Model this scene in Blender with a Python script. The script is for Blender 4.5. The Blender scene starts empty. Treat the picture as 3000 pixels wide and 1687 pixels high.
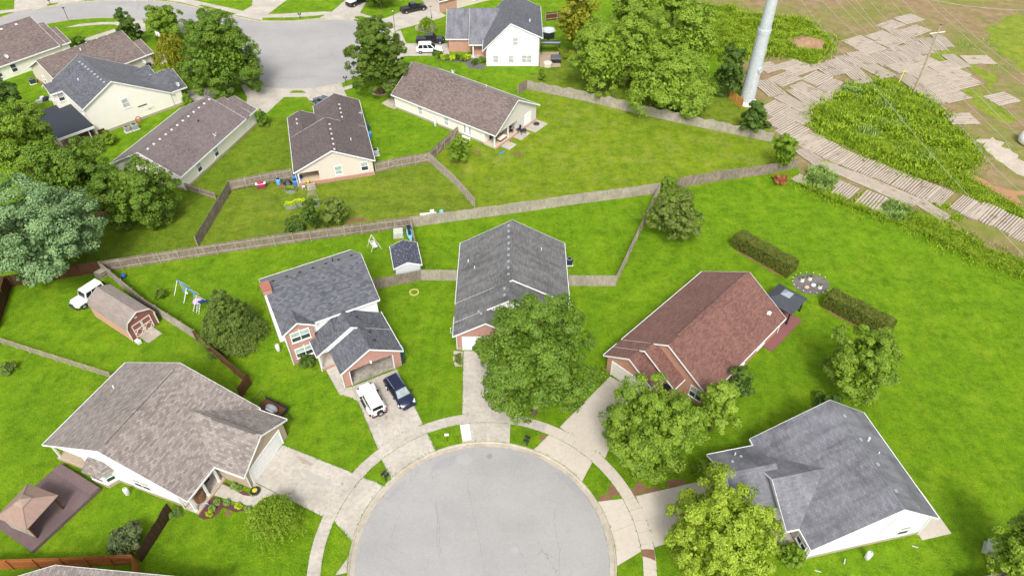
import bpy, bmesh, math, random
import numpy as np
from mathutils import Vector
R = math.radians
sc = bpy.context.scene
# ---------------------------------------------------------------- camera, sky, sun, exposure
cam = bpy.data.cameras.new('camera'); cam_o = bpy.data.objects.new('camera', cam); sc.collection.objects.link(cam_o)
cam_o.location = (0, 0, 62); cam_o.rotation_euler = (R(46.5), 0, 0)
cam.sensor_width = 36; cam.lens = 24.457; cam.clip_end = 5000; sc.camera = cam_o
SUN_EL, SUN_AZ = 50, 180            # degrees; compass bearing the light comes from (0 = +Y, 90 = +X)
w = bpy.data.worlds.new('World'); sc.world = w; w.use_nodes = True
nt = w.node_tree; bg = nt.nodes['Background']
sky = nt.nodes.new('ShaderNodeTexSky'); sky.sky_type = 'NISHITA'; sky.sun_disc = False
sky.sun_elevation = R(SUN_EL); sky.sun_rotation = R(SUN_AZ); sky.dust_density = 4; sky.air_density = 1.0; sky.ozone_density = 1.0
hsv = nt.nodes.new('ShaderNodeHueSaturation'); hsv.inputs['Saturation'].default_value = .22     # thin white overcast
nt.links.new(sky.outputs[0], hsv.inputs['Color']); nt.links.new(hsv.outputs[0], bg.inputs[0]); bg.inputs[1].default_value = .128
sl = bpy.data.lights.new('sun', 'SUN'); sl.energy = 1.5; sl.angle = R(14); sl.color = (1, .965, .9)
so = bpy.data.objects.new('sun', sl); sc.collection.objects.link(so)
az = R(SUN_AZ); dirv = Vector((math.sin(az)*math.cos(R(SUN_EL)), math.cos(az)*math.cos(R(SUN_EL)), math.sin(R(SUN_EL))))
so.rotation_euler = dirv.to_track_quat('Z', 'Y').to_euler(); so.location = dirv*300
sc.view_settings.view_transform = 'Standard'; sc.view_settings.look = 'None'; sc.view_settings.gamma = 1
sc.view_settings.exposure = .82
COL = sc.collection
rnd = random.Random(7)
# ---------------------------------------------------------------- materials
def mat(name, rough=.85, spec=.25):
    m = bpy.data.materials.new(name); m.use_nodes = True
    b = m.node_tree.nodes['Principled BSDF']; b.inputs['Roughness'].default_value = rough
    b.inputs['Specular IOR Level'].default_value = spec
    return m, m.node_tree, b
def N(nt, t, **k):
    n = nt.nodes.new('ShaderNode'+t)
    for a, v in k.items():
        if hasattr(n, a): setattr(n, a, v)
        else: n.inputs[a.replace('_', ' ')].default_value = v
    return n
def c4(c): return (c[0], c[1], c[2], 1)
def coord(nt, kind='Object', sc_=(1, 1, 1), rot=0):
    t = N(nt, 'TexCoord'); mp = N(nt, 'Mapping'); mp.inputs['Scale'].default_value = sc_; mp.inputs['Rotation'].default_value = (0, 0, rot)
    nt.links.new(t.outputs[kind], mp.inputs[0]); return mp.outputs[0]
def noise(nt, co, scale, detail=4, rough=.55, lo=.35, hi=.65):
    n = N(nt, 'TexNoise'); n.inputs['Scale'].default_value = scale; n.inputs['Detail'].default_value = detail; n.inputs['Roughness'].default_value = rough
    nt.links.new(co, n.inputs['Vector'])
    r = N(nt, 'MapRange'); r.inputs['From Min'].default_value = lo; r.inputs['From Max'].default_value = hi
    nt.links.new(n.outputs['Fac'], r.inputs['Value']); return r.outputs[0]
def mix(nt, fac, a, b, mode='MIX'):
    m = N(nt, 'Mix'); m.data_type = 'RGBA'; m.blend_type = mode
    for s, v in ((m.inputs[0], fac), (m.inputs[6], a), (m.inputs[7], b)):
        if hasattr(v, 'is_linked'): nt.links.new(v, s)
        elif isinstance(v, (tuple, list)): s.default_value = c4(v)
        else: s.default_value = v
    return m.outputs[2]
def mul(nt, a, k):
    m = N(nt, 'Math'); m.operation = 'MULTIPLY'; nt.links.new(a, m.inputs[0]); m.inputs[1].default_value = k; return m.outputs[0]
def bump(nt, b, h, strength=.3, dist=.05):
    n = N(nt, 'Bump'); n.inputs['Strength'].default_value = strength; n.inputs['Distance'].default_value = dist
    nt.links.new(h, n.inputs['Height']); nt.links.new(n.outputs[0], b.inputs['Normal'])
MC = {}
def plain(name, c, rough=.6, spec=.3, metal=0, var=.12):
    if name in MC: return MC[name]
    m, nt, b = mat(name, rough, spec); b.inputs['Metallic'].default_value = metal
    co = coord(nt); f = noise(nt, co, 3, 5)
    d = tuple(x*(1-var) for x in c)
    nt.links.new(mix(nt, f, d, c), b.inputs['Base Color']); MC[name] = m; return m
def grass(name, a, b_, c, stripe=None, patch=.0, dry=(.34, .29, .10)):
    m, nt, b = mat(name, .95, .1); co = coord(nt)
    f1 = noise(nt, co, .13, 5, .6, .36, .64); f2 = noise(nt, co, .75, 7, .72, .40, .62); f3 = noise(nt, co, 5, 5, .75, .35, .65)
    col = mix(nt, f1, a, b_); col = mix(nt, mul(nt, f2, .6), col, c)
    fd = noise(nt, co, .5, 8, .78, .47, .62); col = mix(nt, mul(nt, fd, .8), col, tuple(x*.62 for x in a)); fe = noise(nt, co, 1.6, 6, .75, .5, .62); col = mix(nt, mul(nt, fe, .62), col, tuple(x*.5 for x in a)); fy = noise(nt, co, .28, 7, .78, .50, .66); col = mix(nt, mul(nt, fy, .6), col, tuple(x*k for x, k in zip(c, (1.25, 1.12, 1.5))))
    if stripe is not None:
        cs = coord(nt, 'Object', (1.0, .10, 1), stripe); f5 = noise(nt, cs, .9, 3, .5, .42, .58); col = mix(nt, mul(nt, f5, .22), col, tuple(x*1.3 for x in b_))
    if patch:
        f6 = noise(nt, co, .33, 6, .7, .62-patch*.22, .74); col = mix(nt, mul(nt, f6, .75), col, dry)
    col = mix(nt, mul(nt, f3, .5), col, tuple(x*.45 for x in a))
    f4 = noise(nt, co, 11, 3, .8, .42, .62); col = mix(nt, mul(nt, f4, .4), col, tuple(min(1, x*1.45) for x in c))
    col = mix(nt, mul(nt, noise(nt, co, .7, 8, .8, .46, .60), .75), col, (.62, .72, .6), 'MULTIPLY'); col = mix(nt, mul(nt, noise(nt, co, .2, 7, .75, .48, .62), .7), col, (1.28, 1.16, 1.1), 'MULTIPLY'); col = mix(nt, mul(nt, noise(nt, co, 2.6, 6, .8, .5, .62), .55), col, (1.3, 1.22, 1.2), 'MULTIPLY')
    nt.links.new(col, b.inputs['Base Color']); bump(nt, b, f3, .8, .09); return m
def shingle(name, c1, c2, streak=(.05, .05, .055), st=.25, tab=.5, row=.2, fleck=None, fk=.0, blot=0):
    m, nt, b = mat(name, .85, .3); b.inputs['Sheen Weight'].default_value = .14; b.inputs['Sheen Roughness'].default_value = .35; uv = coord(nt, 'UV')
    br = N(nt, 'TexBrick'); nt.links.new(uv, br.inputs['Vector'])
    for k, v in (('Color1', c4(c1)), ('Color2', c4(c2)), ('Mortar', c4(tuple(x*.55 for x in c1))), ('Scale', 1), ('Mortar Size', .012), ('Brick Width', tab), ('Row Height', row), ('Bias', 0), ('Mortar Smooth', .3)):
        br.inputs[k].default_value = v
    br.offset = .5
    f0 = noise(nt, uv, 2.4, 3, .7, .35, .65); col = mix(nt, mul(nt, f0, .2), br.outputs['Color'], tuple(.5*(x+y) for x, y in zip(c1, c2)))
    if fleck:
        ff = noise(nt, coord(nt, 'UV', (2.0, 4.6, 1)), 1.0, 2, .6, .56, .64); col = mix(nt, mul(nt, ff, fk), col, fleck)
    us = coord(nt, 'UV', (.9, .16, 1)); f1 = noise(nt, us, 1.0, 5, .65, .45, .75)
    col = mix(nt, mul(nt, f1, st), col, streak)
    if blot:
        fb = noise(nt, coord(nt, 'Object', (1, .6, 1)), .3, 8, .72, .48, .66); col = mix(nt, mul(nt, fb, blot), col, streak); fs = noise(nt, uv, 3.4, 4, .8, .58, .68); col = mix(nt, mul(nt, fs, blot*.7), col, streak)
    f2 = noise(nt, coord(nt), .25, 3, .5, .3, .7); col = mix(nt, mul(nt, f2, .18), col, tuple(min(1, x*1.35) for x in c2))
    nt.links.new(col, b.inputs['Base Color']); bump(nt, b, br.outputs['Fac'], .35, -.012); return m
def siding(name, c, pitch=.11):
    m, nt, b = mat(name, .55, .35); uv = coord(nt, 'UV', (1, 1/pitch, 1))
    sp = N(nt, 'SeparateXYZ'); nt.links.new(uv, sp.inputs[0])
    fr = N(nt, 'Math'); fr.operation = 'FRACT'; nt.links.new(sp.outputs[1], fr.inputs[0])
    f = noise(nt, coord(nt), .8, 4); col = mix(nt, mul(nt, f, .5), c, tuple(x*.93 for x in c))
    ln = N(nt, 'MapRange'); ln.inputs['From Min'].default_value = .86; ln.inputs['From Max'].default_value = 1; nt.links.new(fr.outputs[0], ln.inputs['Value'])
    col = mix(nt, mul(nt, ln.outputs[0], .22), col, tuple(x*.6 for x in c))
    nt.links.new(col, b.inputs['Base Color']); bump(nt, b, fr.outputs[0], .4, .012); return m
def brickm(name, c1, c2, mort, bw=.23, rh=.085):
    m, nt, b = mat(name, .9, .2); uv = coord(nt, 'UV')
    br = N(nt, 'TexBrick'); nt.links.new(uv, br.inputs['Vector'])
    for k, v in (('Color1', c4(c1)), ('Color2', c4(c2)), ('Mortar', c4(mort)), ('Scale', 1), ('Mortar Size', .012), ('Brick Width', bw), ('Row Height', rh)): br.inputs[k].default_value = v
    f = noise(nt, uv, 1.2, 4); col = mix(nt, mul(nt, f, .35), br.outputs['Color'], c2)
    nt.links.new(col, b.inputs['Base Color']); bump(nt, b, br.outputs['Fac'], .4, -.01); return m
def concrete(name, c, dark, stain=.35):
    m, nt, b = mat(name, .9, .2); co = coord(nt)
    f1 = noise(nt, co, .35, 6, .65, .4, .7); f2 = noise(nt, co, 2.2, 6, .7, .45, .72); f3 = noise(nt, co, 14, 3, .7)
    col = mix(nt, mul(nt, f1, stain), c, dark); col = mix(nt, mul(nt, f2, stain*.7), col, tuple(x*.72 for x in dark)); col = mix(nt, mul(nt, f3, .2), col, tuple(min(1, x*1.1) for x in c))
    nt.links.new(col, b.inputs['Base Color']); bump(nt, b, f3, .15, .01); return m
def asphalt(name, c):
    m, nt, b = mat(name, .92, .2); co = coord(nt)
    f1 = noise(nt, co, .12, 5, .6, .35, .7); f2 = noise(nt, coord(nt, 'Object', (.25, 1, 1)), .5, 5, .6, .4, .7); f3 = noise(nt, co, 22, 3, .8, .3, .7); f4 = noise(nt, co, 3.0, 6, .75, .3, .75)
    col = mix(nt, f1, c, tuple(x*.8 for x in c)); col = mix(nt, mul(nt, f2, .25), col, tuple(x*1.12 for x in c)); col = mix(nt, mul(nt, f4, .28), col, tuple(x*.7 for x in c)); col = mix(nt, mul(nt, f3, .35), col, tuple(x*.62 for x in c)); col = mix(nt, mul(nt, noise(nt, co, 7, 4, .8, .5, .68), .3), col, tuple(min(1, x*1.3) for x in c)); col = mix(nt, mul(nt, noise(nt, co, 1.1, 7, .8, .52, .68), .3), col, tuple(x*k for x, k in zip(c, (.72, .70, .67))))
    # old cracks
    vo = N(nt, 'TexVoronoi'); vo.feature = 'DISTANCE_TO_EDGE'; vo.inputs['Scale'].default_value = .16
    nz = N(nt, 'TexNoise'); nz.inputs['Scale'].default_value = .9; nz.inputs['Detail'].default_value = 6
    va = N(nt, 'VectorMath'); va.operation = 'MULTIPLY_ADD'; va.inputs[1].default_value = (2.2, 2.2, 0)
    nt.links.new(co, nz.inputs['Vector']); nt.links.new(nz.outputs['Color'], va.inputs[0]); nt.links.new(co, va.inputs[2]); nt.links.new(va.outputs[0], vo.inputs['Vector'])
    lt = N(nt, 'MapRange'); lt.inputs['From Min'].default_value = .004; lt.inputs['From Max'].default_value = .0; nt.links.new(vo.outputs['Distance'], lt.inputs['Value'])
    mk = N(nt, 'Math'); mk.operation = 'MULTIPLY'; nt.links.new(lt.outputs[0], mk.inputs[0]); nt.links.new(noise(nt, co, .1, 2, .5, .5, .6), mk.inputs[1])
    col = mix(nt, mul(nt, mk.outputs[0], .55), col, tuple(x*.35 for x in c))
    nt.links.new(col, b.inputs['Base Color']); bump(nt, b, f3, .2, .01); return m
def leafm(name, a, b_, tr=.16, hue=None):
    m, nt, b = mat(name, .6, .3); co = coord(nt)
    f1 = noise(nt, co, .55, 4, .6, .35, .65); f2 = noise(nt, co, 6, 3, .7, .45, .62); f0 = noise(nt, co, 3.1, 3, .7, .5, .66)
    col = mix(nt, f1, a, b_); col = mix(nt, mul(nt, f0, .5), col, tuple(x*.45 for x in a)); col = mix(nt, mul(nt, f2, .6), col, tuple(min(1, x*1.75) for x in b_))  # random dark and bright flecks painted in for crown gaps and clump highlights
    if hue: col = mix(nt, mul(nt, noise(nt, co, 2.5, 3, .6, .62, .72), .8), col, hue)
    nt.links.new(col, b.inputs['Base Color'])
    t = N(nt, 'BsdfTranslucent'); nt.links.new(mix(nt, 1.0, col, (1.0, 1.25, .35), 'MULTIPLY'), t.inputs[0])
    ms = N(nt, 'MixShader'); ms.inputs[0].default_value = tr
    nt.links.new(b.outputs[0], ms.inputs[1]); nt.links.new(t.outputs[0], ms.inputs[2]); nt.links.new(ms.outputs[0], nt.nodes['Material Output'].inputs[0]); return m
def woodm(name, c, d, sx=1.0):
    m, nt, b = mat(name, .9, .15); co = coord(nt)
    f1 = noise(nt, coord(nt, 'Object', (9*sx, 9*sx, 1.2)), 1, 4, .7, .3, .7); f2 = noise(nt, co, .6, 4, .6, .35, .65)
    col = mix(nt, f1, c, d); col = mix(nt, mul(nt, f2, .5), col, tuple(x*.75 for x in d)); nt.links.new(col, b.inputs['Base Color']); return m
def mudmat(name):
    m, nt, b = mat(name, .9, .15); co = coord(nt); oi = N(nt, 'ObjectInfo'); va = N(nt, 'VectorMath'); va.operation = 'MULTIPLY_ADD'; va.inputs[1].default_value = (37, 19, 0); nt.links.new(oi.outputs['Random'], va.inputs[0]); nt.links.new(co, va.inputs[2])
    f1 = noise(nt, coord(nt, 'Object', (1.5, 22, 1)), 1, 4, .7, .3, .7); col = mix(nt, f1, (.52, .455, .375), (.36, .305, .245)); col = mix(nt, mul(nt, oi.outputs['Random'], .5), col, (.40, .34, .285))
    f2 = noise(nt, va.outputs[0], 2.4, 6, .7, .56, .68); col = mix(nt, mul(nt, f2, .8), col, (.21, .135, .085)); f3 = noise(nt, va.outputs[0], 5, 5, .7, .45, .7); col = mix(nt, mul(nt, f3, .35), col, (.27, .22, .165))
    nt.links.new(col, b.inputs['Base Color']); return m
def glassm(name, c, rough=.08):
    if name in MC: return MC[name]
    m, nt, b = mat(name, rough, .6); co = coord(nt); f = noise(nt, co, 2, 3)
    nt.links.new(mix(nt, f, c, tuple(x*.7 for x in c)), b.inputs['Base Color']); MC[name] = m; return m
# ---------------------------------------------------------------- mesh builder and scene helpers
class MB:
    def __init__(s): s.v = []; s.f = []
    def add(s, vs, fs):
        n = len(s.v); s.v += [tuple(map(float, p)) for p in vs]; s.f += [tuple(i+n for i in f) for f in fs]; return s
    def hexa(s, p):   # 4 bottom (ccw), 4 top
        return s.add(p, [(3, 2, 1, 0), (4, 5, 6, 7), (0, 1, 5, 4), (1, 2, 6, 5), (2, 3, 7, 6), (3, 0, 4, 7)])
    def box(s, c, d, rz=0, top=1.0):
        ca, sa = math.cos(rz), math.sin(rz); o = []
        for z, k in ((-.5, 1), (.5, top)):
            for x, y in ((-.5, -.5), (.5, -.5), (.5, .5), (-.5, .5)):
                X, Y = x*d[0]*k, y*d[1]*k; o.append((c[0]+X*ca-Y*sa, c[1]+X*sa+Y*ca, c[2]+z*d[2]))
        return s.hexa(o)
    def b2(s, x0, x1, y0, y1, z0, z1): return s.box(((x0+x1)/2, (y0+y1)/2, (z0+z1)/2), (abs(x1-x0), abs(y1-y0), abs(z1-z0)))
    def prism(s, poly, z0, z1):
        n = len(poly); vs = [(p[0], p[1], z0) for p in poly]+[(p[0], p[1], z1) for p in poly]
        a = sum(poly[i][0]*poly[(i+1) % n][1]-poly[(i+1) % n][0]*poly[i][1] for i in range(n))
        fs = [tuple(range(n-1, -1, -1)), tuple(range(n, 2*n))]+[(i, (i+1) % n, n+(i+1) % n, n+i) for i in range(n)]
        if a < 0: fs = [tuple(reversed(f)) for f in fs]
        return s.add(vs, fs)
    def tube(s, p, q, r0, r1=None, n=8, cap=True):
        r1 = r0 if r1 is None else r1; p, q = Vector(p), Vector(q); d = (q-p).normalized()
        a = d.orthogonal().normalized(); b = d.cross(a); vs = []
        for c, r in ((p, r0), (q, r1)):
            for i in range(n):
                t = 2*math.pi*i/n; vs.append(c+a*(r*math.cos(t))+b*(r*math.sin(t)))
        fs = [(i, (i+1) % n, n+(i+1) % n, n+i) for i in range(n)]
        if cap: fs += [tuple(range(n-1, -1, -1)), tuple(range(n, 2*n))]
        return s.add(vs, fs)
    def lathe(s, prof, c=(0, 0, 0), n=16, sy=1.0):
        vs = []; m = len(prof); c = (c[0], c[1], c[2] if len(c) > 2 else 0)
        for r, z in prof:
            for i in range(n):
                t = 2*math.pi*i/n; vs.append((c[0]+r*math.cos(t), c[1]+r*sy*math.sin(t), c[2]+z))
        fs = []
        for j in range(m-1):
            for i in range(n): fs.append((j*n+i, j*n+(i+1) % n, (j+1)*n+(i+1) % n, (j+1)*n+i))
        fs += [tuple(range(n-1, -1, -1)), tuple(range((m-1)*n, m*n))]
        return s.add(vs, fs)
    def loft(s, secs):   # list of equal-length closed point rings
        n = len(secs[0]); vs = [p for r in secs for p in r]; fs = []
        for j in range(len(secs)-1):
            for i in range(n): fs.append((j*n+i, j*n+(i+1) % n, (j+1)*n+(i+1) % n, (j+1)*n+i))
        fs += [tuple(range(n-1, -1, -1)), tuple(range((len(secs)-1)*n, len(secs)*n))]
        return s.add(vs, fs)
    def build(s, name, m, parent=None, uv=False, smooth=False, **props):
        me = bpy.data.meshes.new(name); me.from_pydata(s.v, [], s.f); me.validate(); me.update()
        if m: me.materials.append(m)
        if uv:
            bm = bmesh.new(); bm.from_mesh(me); bmesh.ops.recalc_face_normals(bm, faces=bm.faces[:]); bm.to_mesh(me); bm.free(); me.update()
            l = me.uv_layers.new(name='UVMap')
            for p in me.polygons:
                n = p.normal
                if abs(n.z) > .999: u, v = Vector((1, 0, 0)), Vector((0, 1, 0))
                else:
                    u = Vector((-n.y, n.x, 0)).normalized(); v = n.cross(u)
                    if v.z < 0: v = -v
                for li in p.loop_indices:
                    co = me.vertices[me.loops[li].vertex_index].co; l.data[li].uv = (co.dot(u), co.dot(v))
        if smooth: me.polygons.foreach_set('use_smooth', [True]*len(me.polygons))
        o = bpy.data.objects.new(name, me); COL.objects.link(o)
        if parent: o.parent = parent
        for k, v in props.items(): o[k] = v
        return o
def thing(name, label, cat, loc=(0, 0, 0), rz=0, group=None):
    o = bpy.data.objects.new(name, None); COL.objects.link(o); o.empty_display_size = .3
    o.location = (loc[0], loc[1], loc[2] if len(loc) > 2 else 0); o.rotation_euler = (0, 0, rz); o['label'] = label; o['category'] = cat
    if group: o['group'] = group
    return o
def tag(o, label, cat, group=None):
    o['label'] = label; o['category'] = cat
    if group: o['group'] = group
    return o
def child(parent, data, name, loc=(0, 0, 0), rz=0):
    o = bpy.data.objects.new(name, data); COL.objects.link(o); o.parent = parent; o.location = loc; o.rotation_euler = (0, 0, rz); return o
def dup(root, loc, rz, label, group=None):
    r = root.copy(); COL.objects.link(r); r.location = (loc[0], loc[1], loc[2] if len(loc) > 2 else 0); r.rotation_euler = (0, 0, rz); r['label'] = label
    if group: r['group'] = group
    for ch in list(root.children):
        c = ch.copy(); COL.objects.link(c); c.parent = r
        for g in list(ch.children):
            d = g.copy(); COL.objects.link(d); d.parent = c
    return r
def arc(c, r, a0, a1, n): return [(c[0]+r*math.cos(R(a0+(a1-a0)*i/n)), c[1]+r*math.sin(R(a0+(a1-a0)*i/n))) for i in range(n+1)]
def lerp(a, b, t): return tuple(x+(y-x)*t for x, y in zip(a, b))
# shared materials
M = dict(
 lawn=grass('lawn_grass', (.084, .212, .005), (.13, .278, .006), (.22, .335, .015), stripe=.35),
 lawn_dull=grass('meadow_grass', (.105, .195, .012), (.155, .25, .013), (.225, .275, .028), stripe=.5, patch=.3, dry=(.27, .22, .09)),
 lawn_dry=grass('dry_lawn_grass', (.11, .22, .007), (.17, .285, .008), (.265, .32, .025), stripe=1.9, patch=.55, dry=(.32, .30, .10)),
 lawn_striped=grass('striped_lawn_grass', (.09, .18, .009), (.135, .24, .011), (.20, .265, .022), stripe=-.6, patch=.2, dry=(.25, .2, .08)),  # duller green with faint stripes and a few dry patches
 asphalt=asphalt('street_asphalt', (.372, .362, .355)), conc=concrete('pavement_concrete', (.50, .455, .395), (.35, .32, .28), 1.0),
 conc_new=concrete('new_concrete', (.52, .465, .39), (.44, .395, .335), .55), conc_white=concrete('fresh_concrete', (.8, .8, .79), (.74, .74, .73), .2),
 kerb=concrete('kerb_concrete', (.45, .40, .325), (.30, .27, .21), .8), dirt=concrete('bare_soil', (.24, .13, .075), (.15, .085, .05), .8), joint=concrete('joint_soil', (.27, .24, .19), (.17, .16, .11), .8),
 mulch=concrete('dark_mulch', (.13, .055, .05), (.07, .035, .03), .8), gmulch=concrete('grey_mulch', (.17, .155, .15), (.09, .08, .08), .8),
 sh_grey=shingle('charcoal_shingles', (.06, .064, .076), (.14, .145, .163), st=.15, tab=.42, row=.22), sh_old=shingle('weathered_grey_shingles', (.11, .109, .111), (.20, .198, .197), streak=(.035, .035, .036), st=.85, blot=.35),
 sh_slate=shingle('blue_grey_shingles', (.15, .151, .172), (.225, .226, .25), streak=(.035, .035, .042), st=.7, tab=.4, blot=.6), sh_brown=shingle('brown_shingles', (.10, .076, .07), (.20, .155, .142), st=.3, fleck=(.28, .225, .20), fk=.5),
 sh_dkbrown=shingle('dark_brown_shingles', (.075, .058, .058), (.135, .107, .104), st=.25, fleck=(.19, .155, .145), fk=.4), sh_taupe=shingle('taupe_shingles', (.145, .12, .107), (.315, .277, .252), st=.1, tab=.42, row=.22, fleck=(.12, .09, .08), fk=.5),
 sh_mauve=shingle('mauve_brown_shingles', (.12, .095, .096), (.195, .158, .158), st=.2, fleck=(.25, .205, .20), fk=.35),
 sh_red=shingle('red_brown_shingles', (.122, .057, .047), (.215, .11, .09), streak=(.075, .032, .03), st=.35, fleck=(.27, .135, .095), fk=.5, tab=.42), sh_navy=shingle('navy_shingles', (.045, .048, .072), (.07, .074, .105), st=.05, fleck=(.27, .27, .33), fk=.6),
 white=plain('white_paint', (.86, .86, .85), .5), siding_w=siding('white_siding', (.88, .88, .88)), siding_c=siding('cream_siding', (.84, .80, .72)), siding_b=siding('beige_siding', (.66, .58, .51)), siding_t=siding('tan_siding', (.64, .61, .565)),
 siding_g=siding('pale_grey_siding', (.62, .65, .67)), brick=brickm('red_brick', (.34, .12, .085), (.45, .19, .14), (.48, .42, .38)), brick2=brickm('orange_brick', (.40, .16, .10), (.52, .25, .16), (.5, .42, .36)),
 brick_tan=brickm('tan_brick', (.33, .24, .165), (.47, .36, .24), (.5, .45, .38)), stone=concrete('foundation_stone', (.42, .35, .27), (.30, .25, .19), .7),
 glass=glassm('window_glass', (.05, .065, .07)), blind=glassm('pale_blind_glass', (.50, .52, .52), .2), blind_g=glassm('green_blind_glass', (.40, .52, .46), .2), dark=plain('dark_interior', (.025, .025, .028), .8),
 metal=plain('galvanised_metal', (.42, .43, .45), .45, .5, .4), black=plain('black_metal', (.025, .026, .03), .45, .4), pvc=plain('white_pvc', (.8, .8, .8), .4),
 fence_grey=woodm('weathered_fence_wood', (.37, .31, .255), (.165, .13, .105), .35), fence_pale=woodm('pale_fence_wood', (.51, .455, .385), (.29, .25, .205), .35), fence_rail=woodm('fence_rail_wood', (.50, .43, .36), (.33, .265, .21), .4),
 fence_brown=woodm('stained_brown_fence', (.13, .062, .033), (.085, .04, .022)), fence_orange=woodm('stained_orange_fence', (.46, .17, .055), (.32, .11, .035)), fence_new=woodm('fresh_cedar', (.72, .40, .12), (.58, .30, .08)),
 bark=woodm('tree_bark', (.17, .125, .09), (.10, .075, .055)), deck=woodm('deck_boards', (.21, .15, .15), (.14, .10, .10)), mat_=mudmat('timber_mat_wood'), pole=woodm('pole_wood', (.50, .42, .28), (.38, .31, .20)),
)
# ---------------------------------------------------------------- ground, streets, pavements
CC = (-2.71, 29.65)
road_lo = arc(CC, 12.24, -60, 240, 72)
road_lo = road_lo+[(-8.83, 10), (-8.83, -80), (3.41, -80), (3.41, 10)]
UP_NEAR = [(-116.44, 143.27), (-109.77, 146.77), (-100.44, 148.13), (-96.18, 150.27), (-90.02, 151.36), (-84.38, 151.14), (-80.09, 149.79), (-72.70, 146.35), (-63.77, 138.83), (-57.49, 130.51), (-50.91, 122.04), (-48.55, 120.64), (-46.63, 119.84), (-41.54, 119.02), (-36.89, 119.25), (-31.99, 121.32), (-29.07, 124.50), (-26.97, 128.75), (-25.29, 134.12), (-24.45, 138.83), (-25.49, 143.78), (-27.62, 146.87), (-30.25, 148.56)]
UP_FAR = [(-34.44, 150.06), (-37.85, 150.60), (-41.15, 150.49), (-47.53, 149.41), (-54.35, 149.41), (-54.88, 149.52), (-60.17, 151.80), (-66.65, 154.74), (-73.45, 158.18), (-77.52, 159.94), (-82.56, 161.07), (-88.51, 161.43), (-94.20, 161.13), (-99.47, 159.94), (-104.20, 157.77), (-110.71, 154.01), (-112.10, 151.14), (-117.62, 145.31)]
road_up = UP_NEAR+UP_FAR
def rough(poly, amp=.5, step=1.2, seed=1):
    r = random.Random(seed); o = []; n = len(poly)
    for i in range(n):
        p, q = Vector(poly[i][:2]), Vector(poly[(i+1) % n][:2]); L = (q-p).length; k = max(1, int(L/step)); d = (q-p)/max(L, 1e-6); nn = Vector((-d.y, d.x))
        for j in range(k):
            u = j/k; e = math.sin(math.pi*u)**.5 if k > 1 else 0; off = amp*(.6*math.sin(L*u*.9+seed)+.5*math.sin(L*u*2.3+2*seed)+r.uniform(-.5, .5))*e
            c = p+d*(L*u)+nn*off; o.append((c.x, c.y))
    return o
def sheet(name, loops, z, m, **props):
    if name in ('gravel_track', 'clay_patch', 'field_grass', 'field'): loops = [rough(l, .9 if name != 'field' else .6, .9 if name != 'field' else 1.5, len(l)) for l in loops]
    bm = bmesh.new()
    for lp in loops:
        vs = [bm.verts.new((p[0], p[1], z)) for p in lp]
        for i in range(len(vs)): bm.edges.new((vs[i], vs[(i+1) % len(vs)]))
    bmesh.ops.triangle_fill(bm, use_beauty=True, edges=bm.edges[:], normal=(0, 0, 1))
    for f in bm.faces:
        f.normal_update()
        if f.normal.z < 0: f.normal_flip()
    me = bpy.data.meshes.new(name); bm.to_mesh(me); bm.free(); me.materials.append(m)
    o = bpy.data.objects.new(name, me); COL.objects.link(o); o['kind'] = 'structure'
    for k, v in props.items(): o[k] = v
    return o
sheet('lawn', [[(-1500, -400), (1500, -400), (1500, 2500), (-1500, 2500)], road_lo, road_up], 0, M['lawn'])
sheet('street', [road_lo], -.1, M['asphalt']); sheet('street', [road_up], -.1, M['asphalt'])
sheet('lawn', [[(-48.61, 87.52), (-42.66, 86.73), (-33.93, 89.71), (-39.26, 108.52), (-43.87, 108.38), (-43.90, 106.64), (-49.42, 87.81)]], .005, M['lawn_striped'])
sheet('lawn', [[(-42.61, 86.98), (-34.05, 89.71), (-21.40, 91.66), (-13.29, 94.57), (-5.50, 82.29), (-14.35, 77.98), (-43.39, 73.67)]], .005, M['lawn_dull'])
sheet('lawn', [[(-13.05, 94.80), (-9.07, 102.11), (-2.79, 97.83), (4.77, 112.83), (2.79, 118.59), (12.30, 114.71), (21.29, 110.16), (28.56, 106.77), (43.09, 100.62), (44.65, 92.66), (22.48, 86.16), (-4.91, 82.29)]], .005, M['lawn_dry'])
sheet('lawn', [[(-54.13, 68.44), (-43.39, 73.67), (-42.49, 86.57), (-49.07, 86.77), (-52.57, 80.85), (-62.15, 78.99), (-58.93, 67.19)]], .005, M['lawn_striped'])
sheet('lawn', [[(5.57, 127.91), (10.68, 136.40), (38.52, 122.66), (44.39, 107.97), (43.00, 101.49), (28.67, 107.44), (21.38, 110.86), (12.35, 115.45), (3.15, 121.86)]], .005, M['lawn_dull'])
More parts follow.
